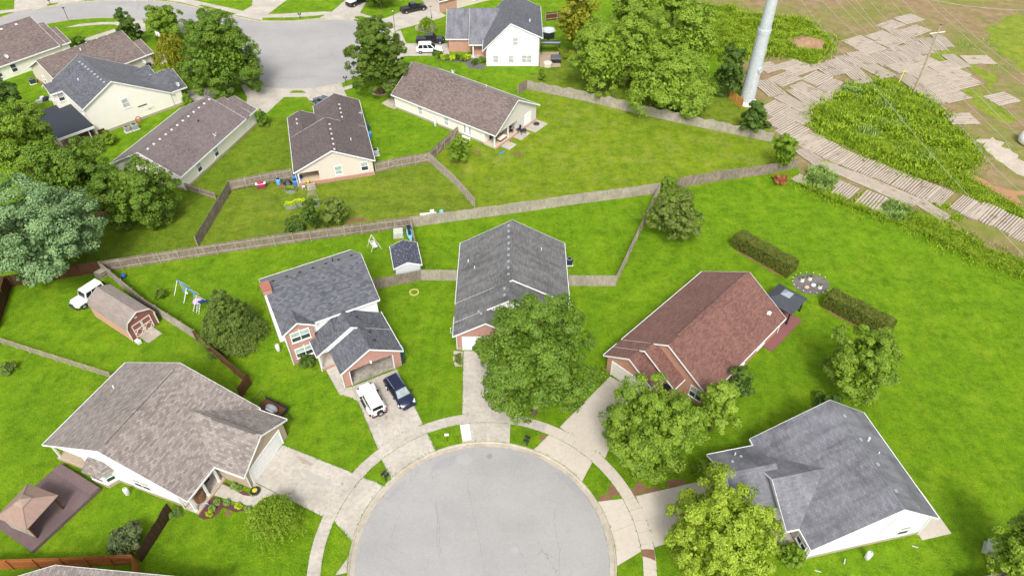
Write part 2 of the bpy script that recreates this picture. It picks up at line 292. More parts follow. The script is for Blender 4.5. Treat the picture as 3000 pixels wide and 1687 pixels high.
# kerb rings: a rounded lip with a gutter pan, cut into cast lengths
def kerb_piece(parent, c, r, a0, a1):
    prof = [(r-.45, -.093), (r-.05, -.085), (r+.0, -.02), (r+.05, .012), (r+.16, .018), (r+.16, -.15), (r-.45, -.15)]
    mb = MB(); n = 4; secs = []
    for i in range(n+1):
        a = R(a0+(a1-a0)*i/n); secs.append([(c[0]+q[0]*math.cos(a), c[1]+q[0]*math.sin(a), q[1]) for q in prof])
    mb.loft(secs); return mb.build('kerb_length', M['kerb'], parent)
kr = bpy.data.objects.new('kerb', None); COL.objects.link(kr); kr['kind'] = 'structure'
a = -58.
while a < 238:
    kerb_piece(kr, CC, 12.15, a, a+13.9); a += 14
kr2 = bpy.data.objects.new('kerb', None); COL.objects.link(kr2); kr2['kind'] = 'structure'
def kerb_line(pts, par, side):
    for p, q in zip(pts, pts[1:]):
        d = Vector((q[0]-p[0], q[1]-p[1])); L = d.length; d /= L; n = Vector((-d.y, d.x))*side
        mb = MB(); secs = []
        for e in (p, q):
            e = Vector(e); secs.append([(*(e+n*o), z) for o, z in ((-.35, -.09), (-.02, -.085), (.05, .012), (.22, .018), (.22, -.15), (-.35, -.15))])
        mb.loft(secs).build('kerb_length', M['kerb'], par)
kerb_line(UP_NEAR, kr2, -1); kerb_line(UP_FAR, kr2, -1)
# pavements: slabs with open joints
def slab(parent, poly, m, z=.03, name='paving_slab', gap=.012):
    cx = sum(p[0] for p in poly)/len(poly); cy = sum(p[1] for p in poly)/len(poly); o = []
    for p in poly:
        d = math.hypot(p[0]-cx, p[1]-cy); k = 1-gap/max(d, .1); o.append((cx+(p[0]-cx)*k, cy+(p[1]-cy)*k))
    return MB().prism(o, -.06, z+rnd.uniform(-.004, .004)).build(name, m, parent)
def pavement(name):
    o = bpy.data.objects.new(name, None); COL.objects.link(o); o['kind'] = 'structure'; return o
sw = pavement('sidewalk'); DA = 4.45; a = -14.; k = 0
while a < 190:
    m = M['conc_new'] if a < 66 else M['conc']
    slab(sw, arc(CC, 14.7, a, a+DA, 2)+arc(CC, 15.92, a+DA, a, 2), m, .028); a += DA
sheet('joint_bed', [arc(CC, 14.72, -14, 190, 60)+arc(CC, 15.9, 190, -14, 60)], .004, M['joint'])
def split_quad(par, q, nu, nv, m, z=.026):
    """q: four corners; nu slabs along q0->q1, nv along q0->q3"""
    for i in range(nu):
        for j in range(nv):
            def at(u, v): return lerp(lerp(q[0], q[1], u), lerp(q[3], q[2], u), v)
            slab(par, [at(i/nu, j/nv), at((i+1)/nu, j/nv), at((i+1)/nu, (j+1)/nv), at(i/nu, (j+1)/nv)], m, z)
def ring(r, a): return (CC[0]+r*math.cos(R(a)), CC[1]+r*math.sin(R(a)))
def angc(p): return math.degrees(math.atan2(p[1]-CC[1], p[0]-CC[0]))
def apron(par, p0, p1, m):
    """concrete between kerb and sidewalk: kerb points p0,p1 give the splay"""
    (k0, s0), (k1, s1) = p0, p1
    for u, v in ((0, .5), (.5, 1)):
        a0, a1 = k0+(k1-k0)*u, k0+(k1-k0)*v; b0, b1 = s0+(s1-s0)*u, s0+(s1-s0)*v
        slab(par, arc(CC, 12.33, a0, a1, 6)+arc(CC, 14.68, b1, b0, 6), m, .024)
    sheet('joint_bed', [arc(CC, 12.35, k0, k1, 10)+arc(CC, 14.66, s1, s0, 10)], .004, M['joint'])
# driveway 3 (taupe-roofed house)
d3 = pavement('driveway')
sheet('joint_bed', [[(-25.95, 37.28), (-23.96, 41.51), (-16.15, 38.20), (-18.23, 33.42)]], .004, M['joint'])
split_quad(d3, [(-25.94, 37.26), (-23.96, 41.48), (-16.15, 38.20), (-18.21, 33.42)], 2, 2, M['conc'])
slab(d3, [(-25.92, 37.16), (-22.03, 35.27), (-23.37, 35.68), (-24.36, 35.27), (-25.48, 34.61), (-25.74, 35.82), (-25.39, 35.27)], M['conc'], .02)
slab(d3, [(-29.40, 35.71), (-28.98, 36.94), (-26.11, 35.71), (-24.78, 35.27), (-24.77, 34.94), (-25.16, 34.40)], M['conc'], .015)
apron(d3, (angc((-14.94, 30.88)), angc((-16.97, 32.92))), (angc((-12.63, 36.71)), angc((-14.89, 37.62))), M['conc'])
# driveway 2 (brick two-storey house)
d2 = pavement('driveway')
sheet('joint_bed', [[(-18.04, 49.21), (-13.32, 51.72), (-9.58, 44.13), (-13.83, 40.68)]], .004, M['joint'])
split_quad(d2, [(-17.99, 49.21), (-13.27, 51.72), (-9.58, 44.16), (-13.81, 40.77)], 2, 3, M['conc'])
slab(d2, [(-21.43, 51.65), (-20.43, 52.25), (-19.63, 50.75), (-18.75, 49.00), (-18.01, 49.17), (-16.91, 46.99), (-17.66, 47.61), (-19.21, 48.07), (-20.00, 49.28)], M['conc'], .02)
apron(d2, (angc((-12.11, 37.39)), angc((-13.51, 39.86))), (angc((-7.90, 40.81)), angc((-8.94, 42.96))), M['conc'])
# driveway 1 (weathered grey house)
d1 = pavement('driveway')
sheet('joint_bed', [[(-5.73, 54.52), (-1.60, 54.52), (-0.30, 45.41), (-5.40, 45.41)]], .004, M['joint'])
split_quad(d1, [(-5.73, 54.52), (-1.60, 54.52), (-0.30, 45.41), (-5.40, 45.41)], 2, 3, M['conc'])
apron(d1, (101.5, 101.5), (78.5, 80), M['conc'])
MB().prism(arc(CC, 12.6, 101.2, 97.2, 3)+arc(CC, 14.6, 97.4, 101.2, 3), 0, .034).build('paving_slab', M['conc_white'], d1)
# driveway 4 (red-roofed house)
d4 = pavement('driveway')
sheet('joint_bed', [[(11.19, 50.67), (13.88, 48.50), (9.56, 39.86), (5.06, 43.73)]], .004, M['joint'])
split_quad(d4, [(11.19, 50.67), (13.98, 48.55), (9.57, 39.92), (5.09, 43.73)], 2, 3, M['conc_new'])
apron(d4, (angc((2.29, 40.95)), angc((3.89, 42.71))), (angc((7.03, 37.22)), angc((8.17, 39.38))), M['conc_new'])
# driveway 5 (blue-grey house)
d5 = pavement('driveway')
sheet('joint_bed', [[(12.19, 35.60), (19.87, 37.51), (22.07, 32.97), (13.26, 30.34)]], .004, M['joint'])
split_quad(d5, [(12.19, 35.60), (19.98, 37.53), (22.09, 33.05), (13.26, 30.36)], 2, 2, M['conc_new'])
apron(d5, (angc((8.40, 34.99)), angc((10.76, 35.29))), (angc((9.62, 28.56)), angc((11.98, 29.95))), M['conc_new'])
slab(pavement('driveway'), arc(CC, 12.35, 188, 181, 4)+[(-15.96, 27.72)], M['conc'], .02)
# dark grass strip where soil washed over the walk
sheet('soil_wash', [[(12.00, 30.12), (12.53, 30.16), (13.17, 30.10), (13.18, 29.61), (13.13, 29.03), (12.68, 29.27), (12.23, 29.42), (11.98, 29.47)]], .036, M['dirt'])
# upper cul-de-sac pavements
pu = pavement('sidewalk')
def cs(pts, z=.022): slab(pu, pts, M['conc'], z, gap=.0)
cs([(-47.86, 118.09), (-46.56, 119.57), (-41.48, 118.79), (-36.84, 119.02), (-31.94, 121.08), (-31.45, 119.33), (-28.94, 121.32), (-28.63, 119.96), (-30.98, 118.28), (-30.91, 117.89), (-36.93, 115.87), (-41.50, 115.72), (-43.17, 109.97), (-47.32, 112.11), (-48.23, 115.80), (-50.53, 120.04), (-49.91, 120.52)])
cs([(-37.48, 115.87), (-30.95, 118.09), (-29.99, 115.80), (-32.39, 114.30), (-34.92, 111.93)])
cs([(-23.71, 122.04), (-21.56, 123.26), (-21.84, 119.25), (-22.88, 120.04)])
cs([(-25.00, 143.27), (-23.68, 144.80), (-21.79, 138.35), (-21.52, 132.29), (-23.40, 128.75), (-24.45, 132.29), (-23.91, 137.87)])
cs([(-22.50, 138.25), (-13.14, 138.25), (-12.46, 132.66), (-21.54, 132.48)])
cs([(-29.86, 148.88), (-34.50, 150.38), (-41.43, 150.81), (-40.03, 154.57), (-38.06, 161.43), (-33.06, 161.43), (-33.73, 153.90), (-29.57, 150.71), (-27.89, 150.60), (-22.79, 156.73), (-19.00, 160.23), (-17.01, 161.43), (-15.75, 153.90), (-14.51, 152.24), (-15.95, 150.60), (-23.94, 145.21), (-25.10, 143.27), (-27.69, 147.39)])
cs([(-59.58, 161.43), (-51.56, 161.43), (-54.03, 152.90), (-41.50, 154.57), (-40.10, 154.35), (-41.21, 150.81), (-47.61, 149.73), (-54.33, 149.73), (-55.02, 150.06), (-66.77, 155.14), (-75.10, 159.64), (-79.33, 161.13), (-76.13, 162.63), (-70.58, 159.94), (-59.93, 154.91), (-58.71, 157.89)])
cs([(-114.85, 162.63), (-110.62, 154.18), (-104.31, 158.00), (-99.37, 160.23), (-96.79, 161.73)], .02); cs([(-114.24, 155.14), (-111.42, 155.82), (-110.78, 154.57), (-113.28, 153.34)])
cs([(-95.55, 146.09), (-92.91, 147.92), (-88.95, 148.88), (-86.32, 148.88), (-81.95, 150.60), (-79.77, 149.52), (-77.55, 144.29), (-79.51, 143.27), (-85.60, 147.66), (-88.43, 147.66), (-92.39, 146.77)])
cs([(-89.06, 140.29), (-84.62, 145.31), (-83.56, 144.29), (-87.89, 139.07)])
cs([(-71.63, 134.12), (-69.60, 136.45), (-67.09, 130.51), (-68.64, 128.75)], .02); cs([(-60.07, 118.09), (-55.82, 120.04), (-53.94, 115.80), (-57.69, 114.30)], .02)
for v in ([(-40.93, 117.24), (-40.41, 118.20), (-38.73, 118.20), (-37.81, 117.24)], [(-54.69, 151.14), (-47.53, 151.36), (-41.26, 152.79), (-42.14, 151.03), (-47.61, 149.73), (-54.22, 149.73)], [(-70.80, 157.77), (-70.34, 158.47), (-60.80, 153.23), (-62.18, 152.57)], [(-105.57, 158.47), (-103.31, 159.76), (-103.22, 158.59), (-104.66, 157.77)], [(-25.10, 143.27), (-24.36, 143.27), (-23.14, 138.35), (-23.97, 138.35)], [(-34.53, 151.96), (-32.75, 151.96), (-29.55, 149.79), (-30.08, 148.88), (-34.33, 150.71)]):
    sheet('verge', [v], .034, M['lawn'])
# bare soil patches, mulch beds
def blob(c, rx, ry, rz=0, n=22, j=.22, seed=1):
    r = random.Random(seed); o = []
    for i in range(n):
        t = 2*math.pi*i/n; k = 1+r.uniform(-j, j); x, y = rx*k*math.cos(t), ry*k*math.sin(t); o.append((c[0]+x*math.cos(rz)-y*math.sin(rz), c[1]+x*math.sin(rz)+y*math.cos(rz)))
    return o
for i, (c, a_, b_, rz) in enumerate((((12.49, 36.37), 1.0, .5, .8), ((16.42, 36.99), 1.2, .45, .3), ((16.32, 38.79), .8, .45, .1), ((9.29, 35.49), 1.0, .35, .5), ((13.58, 36.21), 1.3, .3, .25), ((10.06, 36.15), .5, .7, .4), ((3.29, 42.45), .4, .35, 0), ((0.70, 97.11), .9, .3, .2), ((1.19, 96.81), .35, .7, 0), ((-5.63, 97.57), .6, .4, 0), ((-22.67, 79.52), 1.6, .5, .1), ((-34.46, 88.06), 1.6, .8, 0), ((-27.43, 33.76), .3, .3, 0), ((-59.42, 80.95), 2.4, 1.1, .3))):
    sheet('bare_soil', [blob(c, a_, b_, rz, seed=i+3, j=.3)], .009+i*.0002, M['dirt'])
# ---------------------------------------------------------------- building-site field on the right
def fieldm():
    m, nt, b = mat('rough_field', .95, .1); co = coord(nt)
    f1 = noise(nt, co, .07, 7, .74, .43, .58); f2 = noise(nt, co, .5, 6, .7, .4, .62); f3 = noise(nt, co, 5, 4, .75, .3, .7)
    soil = mix(nt, f2, (.35, .245, .15), (.25, .165, .10)); soil = mix(nt, mul(nt, noise(nt, co, 1.3, 6, .75, .6, .72), .6), soil, (.55, .46, .37))
    gr = mix(nt, f2, (.20, .25, .03), (.13, .21, .015)); col = mix(nt, mul(nt, f1, .75), soil, gr); col = mix(nt, mul(nt, f3, .4), col, (.15, .11, .05))
    nt.links.new(col, b.inputs['Base Color']); bump(nt, b, f3, .6, .08); return m
M['field'] = fieldm()
sheet('field', [[(40.19, 176.51), (43.07, 148.16), (44.20, 127.58), (41.96, 110.72), (44.00, 102.75), (45.19, 93.21), (44.67, 89.39), (52.81, 80.85), (61.87, 75.40), (69.19, 70.76), (77.10, 64.19), (260, 120), (340, 330), (60, 340)]], .006, M['field'])
M['gravel'] = concrete('pale_gravel', (.50, .44, .37), (.36, .29, .23), .8); M['clay'] = concrete('orange_clay', (.38, .21, .11), (.30, .18, .10), .8)
M['fgrass'] = grass('yellow_field_grass', (.17, .27, .02), (.24, .32, .03), (.30, .34, .05), patch=.5, dry=(.36, .25, .13))
sheet('gravel_track', [[(77.12, 100.81), (80.62, 102.08), (81.56, 98.33), (81.99, 94.75), (81.92, 90.50), (79.72, 90.50), (78.49, 93.02), (77.83, 96.52)]], .014, M['gravel'])
sheet('clay_patch', [[(70.20, 89.40), (72.45, 90.50), (73.60, 88.06), (75.38, 87.00), (77.72, 86.73), (75.94, 83.41), (74.40, 83.66), (71.91, 86.21), (70.24, 87.52)]], .012, M['clay'])
sheet('field_grass', [[(101.03, 145.83), (108.81, 151.69), (117.00, 154.46), (105.40, 126.18), (98.32, 125.33), (97.78, 132.29), (98.17, 138.35)]], .012, M['fgrass'])
sheet('field_grass', [[(83.84, 133.20), (88.35, 135.98), (89.91, 132.29), (92.41, 123.67), (88.64, 118.09), (89.03, 128.75), (84.47, 129.62)]], .012, M['fgrass'])
sheet('field_grass', [[(83.22, 118.47), (85.84, 118.09), (86.92, 112.83), (87.58, 107.88), (85.47, 106.52), (83.14, 110.67)]], .012, M['fgrass'])

# worn street: sealed cracks, patches and a cover in the turning circle
def crack(pts, wd, seed, par, z=-.0965, m=None):
    r = random.Random(seed); mb = MB(); P_ = []
    for p, q in zip(pts, pts[1:]):
        L = math.hypot(q[0]-p[0], q[1]-p[1]); k = max(2, int(L/.25)); nx, ny = -(q[1]-p[1])/L, (q[0]-p[0])/L
        for j in range(k): u = j/k; o = r.gauss(0, .035); P_.append((p[0]+(q[0]-p[0])*u+nx*o, p[1]+(q[1]-p[1])*u+ny*o, nx, ny))
    for i in range(len(P_)-1):
        if r.random() < .12: continue
        a_, b_ = P_[i], P_[i+1]; w0, w1 = wd*r.uniform(.5, 1.3), wd*r.uniform(.5, 1.3)
        mb.add([(a_[0]-a_[2]*w0, a_[1]-a_[3]*w0, z), (b_[0]-b_[2]*w1, b_[1]-b_[3]*w1, z), (b_[0]+b_[2]*w1, b_[1]+b_[3]*w1, z), (a_[0]+a_[2]*w0, a_[1]+a_[3]*w0, z)], [(0, 1, 2, 3)])
    o = mb.build('street_crack', m or M['crack'], par); o['kind'] = 'stuff'; return o
M['crack'] = concrete('crack_tar', (.25, .24, .235), (.20, .19, .185), .6); M['patchm'] = asphalt('street_patch', (.40, .39, .385)); M['patchd'] = asphalt('street_patch_dark', (.28, .275, .28))
crack([(-4.58, 37.28), (-4.22, 36.04), (-3.73, 33.76), (-3.15, 31.38), (-2.71, 29.32), (-2.38, 27.63)], .016, 1, None); crack([(-7.65, 35.16), (-7.11, 33.23), (-7.03, 30.98), (-6.51, 29.03), (-6.04, 27.63)], .018, 2, None); crack([(-7.46, 35.16), (-6.91, 32.50), (-6.71, 30.49), (-6.21, 28.75)], .02, 3, None); crack([(-11.01, 33.34), (-11.23, 31.99), (-11.49, 30.98)], .025, 4, None); crack([(-13.60, 30.49), (-11.92, 30.69), (-10.62, 30.10), (-9.54, 29.61)], .015, 5, None)
crack([(4.26, 34.51), (4.00, 33.02), (4.44, 30.19), (4.22, 27.63)], .018, 6, None); crack([(1.73, 36.26), (2.62, 35.60), (4.09, 35.05), (5.64, 34.51)], .012, 7, None); crack([(0.77, 29.85), (1.14, 29.03), (1.35, 27.63)], .018, 8, None); crack([(7.88, 34.08), (6.80, 34.18)], .012, 9, None)
crack(arc(CC, 11.72, 20, 160, 40), .03, 10, None); crack(arc(CC, 11.7, -10, 40, 20), .035, 12, None, m=M['joint'])
crack([(-54.95, 144.29), (-46.48, 144.80), (-35.46, 143.27)], .05, 13, None); crack([(-91.47, 159.06), (-83.66, 157.89), (-73.13, 153.90), (-62.02, 146.87)], .05, 14, None)
for i, (c, rx, ry) in enumerate((((-4.91, 39.86), .9, .6), ((0.26, 30.14), .35, .3))): sheet('street_patch', [blob(c, rx, ry, 0, 20, .2, i+40)], -.0975, M['patchm'])
for i, (c, rx, ry, rz) in enumerate((((-6.86, 39.38), 1.6, .5, .5), ((-11.47, 36.37), 1.3, .35, .9), ((5.81, 37.16), 1.8, .5, -.8), ((-40.69, 123.67), 3.5, .8, .1), ((-89.41, 159.64), 3, .7, .1))): sheet('street_patch', [blob(c, rx, ry, rz, 26, .3, i+60)], -.098, asphalt('worn%d' % i, (.345, .34, .345)))
cv = MB().lathe([(.3, 0), (.3, .006)], (*(-2.31, 40.22), -.098), 18).build('manhole_cover', M['patchd']); cv['label'] = 'small round cover in the turning circle asphalt'; cv['category'] = 'cover'
for i, (c, rx, ry, rz) in enumerate((((-21.20, 39.50), .9, .22, -.5), ((-13.61, 44.98), .2, .28, 0), ((-19.78, 37.62), 2.2, .35, -.5))): sheet('oil_stain', [blob(c, rx, ry, rz, 24, .25, i+80)], .0335, concrete('stain%d' % i, ((.36, .31, .24), (.34, .30, .25), (.40, .375, .34))[i], ((.30, .25, .19), (.28, .25, .2), (.43, .40, .355))[i], .6))
# ---------------------------------------------------------------- houses
class G:   # one gabled roof section of a house
    def __init__(s, h, axis, a0, a1, b0, b1, z0, rb, rz, roof, wall=None, z1=None, ins=(.4, .4, .4, .4), cap=True, zb=0, trim=None, trims='01ab'):
        s.h, s.axis, s.a0, s.a1, s.b0, s.b1, s.z0, s.z1, s.rb, s.rz = h, axis, a0, a1, b0, b1, z0, (z0 if z1 is None else z1), rb, rz
        s.ins = ins; f = s.f; T = .13
        mb = MB()
        for bb, zz in ((b0, s.z0), (b1, s.z1)):
            c = [f(a0, bb, zz), f(a1, bb, zz), f(a1, rb, rz), f(a0, rb, rz)]
            mb.hexa([(p[0], p[1], p[2]-T) for p in c]+c)
        s.roof = mb.build('roof', roof, h, uv=True)
        fm = MB(); W = .035; H = .2
        def strip(p, q, n):
            n = (n[0]*W, n[1]*W); e = .002
            fm.hexa([(p[0]+n[0]*.08, p[1]+n[1]*.08, p[2]-H), (q[0]+n[0]*.08, q[1]+n[1]*.08, q[2]-H), (q[0]+n[0], q[1]+n[1], q[2]-H), (p[0]+n[0], p[1]+n[1], p[2]-H),
                     (p[0]+n[0]*.08, p[1]+n[1]*.08, p[2]+.012), (q[0]+n[0]*.08, q[1]+n[1]*.08, q[2]+.012), (q[0]+n[0], q[1]+n[1], q[2]+.012), (p[0]+n[0], p[1]+n[1], p[2]+.012)])
        na = f(1, 0, 0); nb = f(0, 1, 0)
        if 'a' in trims: strip(f(a0, b0, s.z0), f(a1, b0, s.z0), (-nb[0]*2, -nb[1]*2))
        if 'b' in trims: strip(f(a0, b1, s.z1), f(a1, b1, s.z1), (nb[0]*2, nb[1]*2))
        for k, aa, sg in (('0', a0, -1), ('1', a1, 1)):
            if k in trims:
                strip(f(aa, b0, s.z0), f(aa, rb, rz), (na[0]*sg, na[1]*sg)); strip(f(aa, rb, rz), f(aa, b1, s.z1), (na[0]*sg, na[1]*sg))
        if fm.v: fm.build('fascia', trim or M['white'], s.roof)
        if cap:
            cm = MB(); w = .16
            for bb, zz in ((b0, s.z0), (b1, s.z1)):
                k = w/abs(bb-rb); q = rb+(bb-rb)*k; zq = rz+(zz-rz)*k
                c = [f(a0+.02, q, zq), f(a1-.02, q, zq), f(a1-.02, rb, rz), f(a0+.02, rb, rz)]
                cm.hexa([(p[0], p[1], p[2]-.03) for p in c]+[(p[0], p[1], p[2]+.035) for p in c])
            cm.build('ridge_cap', roof, s.roof, uv=True)
        if wall: s.walls(wall, zb)
    def f(s, a, b, z): return (a, b, z) if s.axis == 's' else (b, a, z)
    def z(s, b): return s.rz+(s.z0-s.rz)*(b-s.rb)/(s.b0-s.rb) if (b-s.rb)*(s.b0-s.rb) > 0 else s.rz+(s.z1-s.rz)*(b-s.rb)/(s.b1-s.rb)
    def prof(s, b0, b1, zb=0, d=.14):
        o = [(b0, zb), (b1, zb), (b1, s.z(b1)-d)]
        if min(b0, b1) < s.rb < max(b0, b1): o.append((s.rb, s.rz-d))
        return o+[(b0, s.z(b0)-d)]
    def ext(s, a0, a1, prof, name, m):
        mb = MB(); n = len(prof); mb.add([s.f(a0, b, z) for b, z in prof]+[s.f(a1, b, z) for b, z in prof], [tuple(range(n)), tuple(range(2*n-1, n-1, -1))]+[(i, (i+1) % n, n+(i+1) % n, n+i) for i in range(n)])
        return mb.build(name, m, s.h, uv=True)
    def walls(s, m, zb=0, name='wall'):
        i = s.ins; return s.ext(s.a0+i[0], s.a1-i[1], s.prof(s.b0+i[2], s.b1-i[3], zb), name, m)
    def face(s, a, b0, b1, m, th=.05, zb=0, name='front_wall', cut=None):
        return s.ext(a, a+th, s.prof(b0, b1, zb, .15), name, m)
    def vent(s, a, b, size=.36, m=None, hgt=.14):
        x, y, z = s.f(a, b, s.z(b)); mb = MB(); mb.box((x, y, z+hgt*.4), (size, size, hgt), 0, .75); return mb.build('roof_vent', m or M['metal'], s.roof)
    def pipe(s, a, b, r=.07, hh=.4, m=None):
        x, y, z = s.f(a, b, s.z(b)); return MB().tube((x, y, z-.1), (x, y, z+hh), r, r, 8).build('vent_pipe', m or M['pvc'], s.roof)
    def dish(s, a, b, az=0): return dish(s.roof, *s.f(a, b, s.z(b)), az)
def dish(par, x, y, z, az):
    mb = MB(); n = 16; c = Vector((x, y, z+.55)); d = Vector((math.cos(az)*.8, math.sin(az)*.8, .6)).normalized(); a = d.orthogonal().normalized(); b = d.cross(a); r = .42; vs = []
    for k, off in ((0, -.06), (.6, -.04), (1, .04)):
        for i in range(n):
            t = 2*math.pi*i/n; vs.append(c+d*off+a*(r*k*math.cos(t))+b*(r*k*math.sin(t)))
    fs = [(j*n+i, j*n+(i+1) % n, (j+1)*n+(i+1) % n, (j+1)*n+i) for j in range(2) for i in range(n)]
    mb.add(vs, fs); mb.tube((x, y, z-.1), c-d*.06, .03); mb.tube(c-b*.4, c+d*.45, .015, .015, 5); mb.box(tuple(c+d*.45), (.1, .1, .1))
    return mb.build('satellite_dish', plain('dish_grey', (.66, .67, .68), .4), par)
def ob(mb, c, ph, d, w, hh): return mb.box(c, (d, w, hh), ph)
def window(h, s, t, z, ph, w=.95, hh=1.5, up=None, lo=None, mull=1, frame=None):
    """centre on the wall face, ph = outward local angle"""
    n = (math.cos(ph), math.sin(ph)); tg = (-n[1], n[0]); mb = MB(); fw = .09
    def at(o, u, zz): return (s+n[0]*o+tg[0]*u, t+n[1]*o+tg[1]*u, z+zz)
    for u in (-w/2, w/2): ob(mb, at(.03, u, 0), ph, .1, fw, hh+fw)
    for zz in (-hh/2, hh/2): ob(mb, at(.03, 0, zz), ph, .1, w-fw, fw)
    ob(mb, at(.03, 0, 0), ph, .085, w-fw, .05)
    for i in range(1, mull): ob(mb, at(.03, -w/2+w*i/mull, 0), ph, .09, fw*.9, hh-fw)
    ob(mb, at(.04, 0, -hh/2-fw*.8), ph, .16, w+.2, .05)
    o = mb.build('window', frame or M['white'], h)
    for i in range(mull):
        u = -w/2+w*(i+.5)/mull
        for zz, m in ((hh/4, up or M['blind']), (-hh/4, lo or M['glass'])):
            ob(MB(), at(.012, u, zz), ph, .03, w/mull-fw*.9, hh/2-.05).build('pane', m, o)
    return o
def garage(h, s, t, ph, w=4.9, hh=2.15, m=None):
    n = (math.cos(ph), math.sin(ph)); tg = (-n[1], n[0]); mb = MB()
    def at(o, u, zz): return (s+n[0]*o+tg[0]*u, t+n[1]*o+tg[1]*u, zz)
    for u in (-w/2-.06, w/2+.06): ob(mb, at(.03, u, hh/2), ph, .12, .12, hh)
    ob(mb, at(.03, 0, hh+.06), ph, .12, w+.24, .12); o = mb.build('garage_door', M['white'], h)
    for i in range(4): ob(MB(), at(.0, 0, hh*(i+.5)/4), ph, .07, w, hh/4-.015).build('door_panel', m or M['white'], o)
    return o
def door(h, s, t, z0, ph, w=.95, hh=2.05, m=None):
    n = (math.cos(ph), math.sin(ph)); mb = MB(); ob(mb, (s+n[0]*.03, t+n[1]*.03, z0+hh/2), ph, .08, w, hh); o = mb.build('door', m or M['white'], h)
    tg = (-n[1], n[0]); MB().tube((s+n[0]*.06+tg[0]*w*.4, t+n[1]*.06+tg[1]*w*.4, z0+1), (s+n[0]*.14+tg[0]*w*.4, t+n[1]*.14+tg[1]*w*.4, z0+1), .03, .03, 6).build('handle', M['metal'], o); return o
def post(h, s, t, z1, w=.16, z0=0, m=None, name='post'):
    mb = MB(); mb.box((s, t, (z0+z1)/2), (w, w, z1-z0)); mb.box((s, t, z0+.1), (w*1.3, w*1.3, .2)); mb.box((s, t, z1-.06), (w*1.3, w*1.3, .12)); return mb.build(name, m or M['white'], h)
def spout(h, s, t, z1): MB().box((s, t, z1/2+.05), (.09, .09, z1)).build('downspout', M['pvc'], h)
def found(h, s0, s1, t0, t1, hh=.4, m=None): return MB().b2(s0-.03, s1+.03, t0-.03, t1+.03, -.05, hh).build('foundation', m or M['stone'], h, uv=True)
def house(label, o, ang): return thing('house', label, 'house', o, R(ang))
W_ = math.pi
# 1 weathered grey house, brick garage front
h = house('single-storey house with weathered grey roof, white garage door and brick front gable', (-6.86, 71.12), -90)
g = G(h, 's', 0, 11.35, 0, 13.84, 2.7, 6.92, 6.6, M['sh_old'], M['siding_w'])
for i in range(9): g.vent(.9+i*1.15, 6.45, .34, M['metal'])
g.pipe(4.6, 1.3); g.pipe(3.6, 10.6); g.pipe(6.4, 2.2, .06)
g2 = G(h, 's', 10.9, 14.6, 0.01, 13.0, 2.705, 6.5, 6.38, M['sh_old'], M['siding_w'], ins=(.4, .35, .4, .4), trims='1b')
g2.vent(12.3, 6.0, .34); g2.vent(13.4, 6.0, .34)
g3 = G(h, 's', 13.6, 16.75, .02, 7.7, 2.71, 3.86, 4.9, M['sh_old'], M['siding_w'], ins=(.4, .42, .5, .5), trims='1ab')
g3.face(16.34, .48, 7.24, M['brick']); garage(h, 16.4, 3.6, 0); g3.vent(14.9, 3.3, .3); g3.vent(14.4, 3.0, .3); g3.dish(16.5, .05, -2.4)
found(h, .4, 14, .45, 13.3); found(h, 14, 16.4, .52, 7.1); window(h, 14.27, 10.3, 1.5, 0, 1.7, 1.4, mull=2); spout(h, 16.3, .38, 2.5); spout(h, .5, 13.5, 2.5)
# 2 brick and white two-storey house with open garage
h = house('two-storey brick and white house with dark grey roof and open garage', (-16.18, 60.56) if 0 else (-12.33, 52.21), 118.5)
H2 = h
g = G(h, 't', 0, 11.55, 6.5, 16.63, 5.2, 11.55, 8.38, M['sh_grey'], M['siding_w'], ins=(.3, .3, .4, .4))
for i in range(7): g.vent(1.0+i*1.55, 12.15, .36, M['black'], .1)
g.pipe(3.2, 12.6, .07, .45, M['black'])
gb = G(h, 's', 6.1, 8.7, 7.75, 11.58, 5.2, 9.66, 6.42, M['sh_grey'], None, cap=True, trims='0ab'); gb.ext(6.38, 6.95, gb.prof(8.1, 11.25), 'brick_bay', M['brick'])
for zz in (1.35, 3.95): window(h, 6.38, 9.65, zz+.2, W_, 2.1, 1.45, M['blind_g'], M['glass'], 2)
for zz in (2.55, 5.1): MB().box((6.34, 9.65, zz-.15), (.12, .16, .3)).build('keystone', M['conc_white'], h)
gg = G(h, 's', 0, 4.0, 0, 7.35, 2.7, 3.68, 4.92, M['sh_grey'], None, trims='0a')
gf = G(h, 's', 3.72, 7.0, .01, 8.88, 2.705, 4.44, 5.36, M['sh_grey'], None, trims='0ab')
for a_, b_ in ((1.6, 2.6), (3.0, 2.7), (5.6, 3.2)): gg.vent(a_, b_, .34, M['black'], .1) if a_ < 4 else gf.vent(a_, b_, .34, M['black'], .1)
def arch(b): return 2.28+.16*max(0, 1-((b-3.77)/2.6)**2)
pier = [gg.ext(.3, .55, gg.prof(.3, 1.18), 'brick_pier', M['brick']), gg.ext(.3, .55, gg.prof(6.35, 7.1), 'brick_pier', M['brick'])]
bs = [1.18+i*(6.35-1.18)/10 for i in range(11)]
gg.ext(.3, .55, [(b, arch(b)) for b in bs]+[(6.35, gg.z(6.35)-.15), (3.68, gg.rz-.15), (1.18, gg.z(1.18)-.15)], 'brick_gable', M['brick'])
MB().box((.24, 3.77, 2.58), (.14, .2, .34)).build('keystone', M['conc_white'], h)
for b_ in (1.22, 6.31): MB().box((.36, b_, 1.15), (.3, .08, 2.3)).build('jamb', M['white'], h)
MB().b2(.55, 6.88, .32, .42, 0, 2.75).build('wall', M['siding_w'], h, uv=True); MB().b2(.55, 6.6, 7.0, 7.1, 0, 2.85).build('wall', M['siding_w'], h, uv=True)
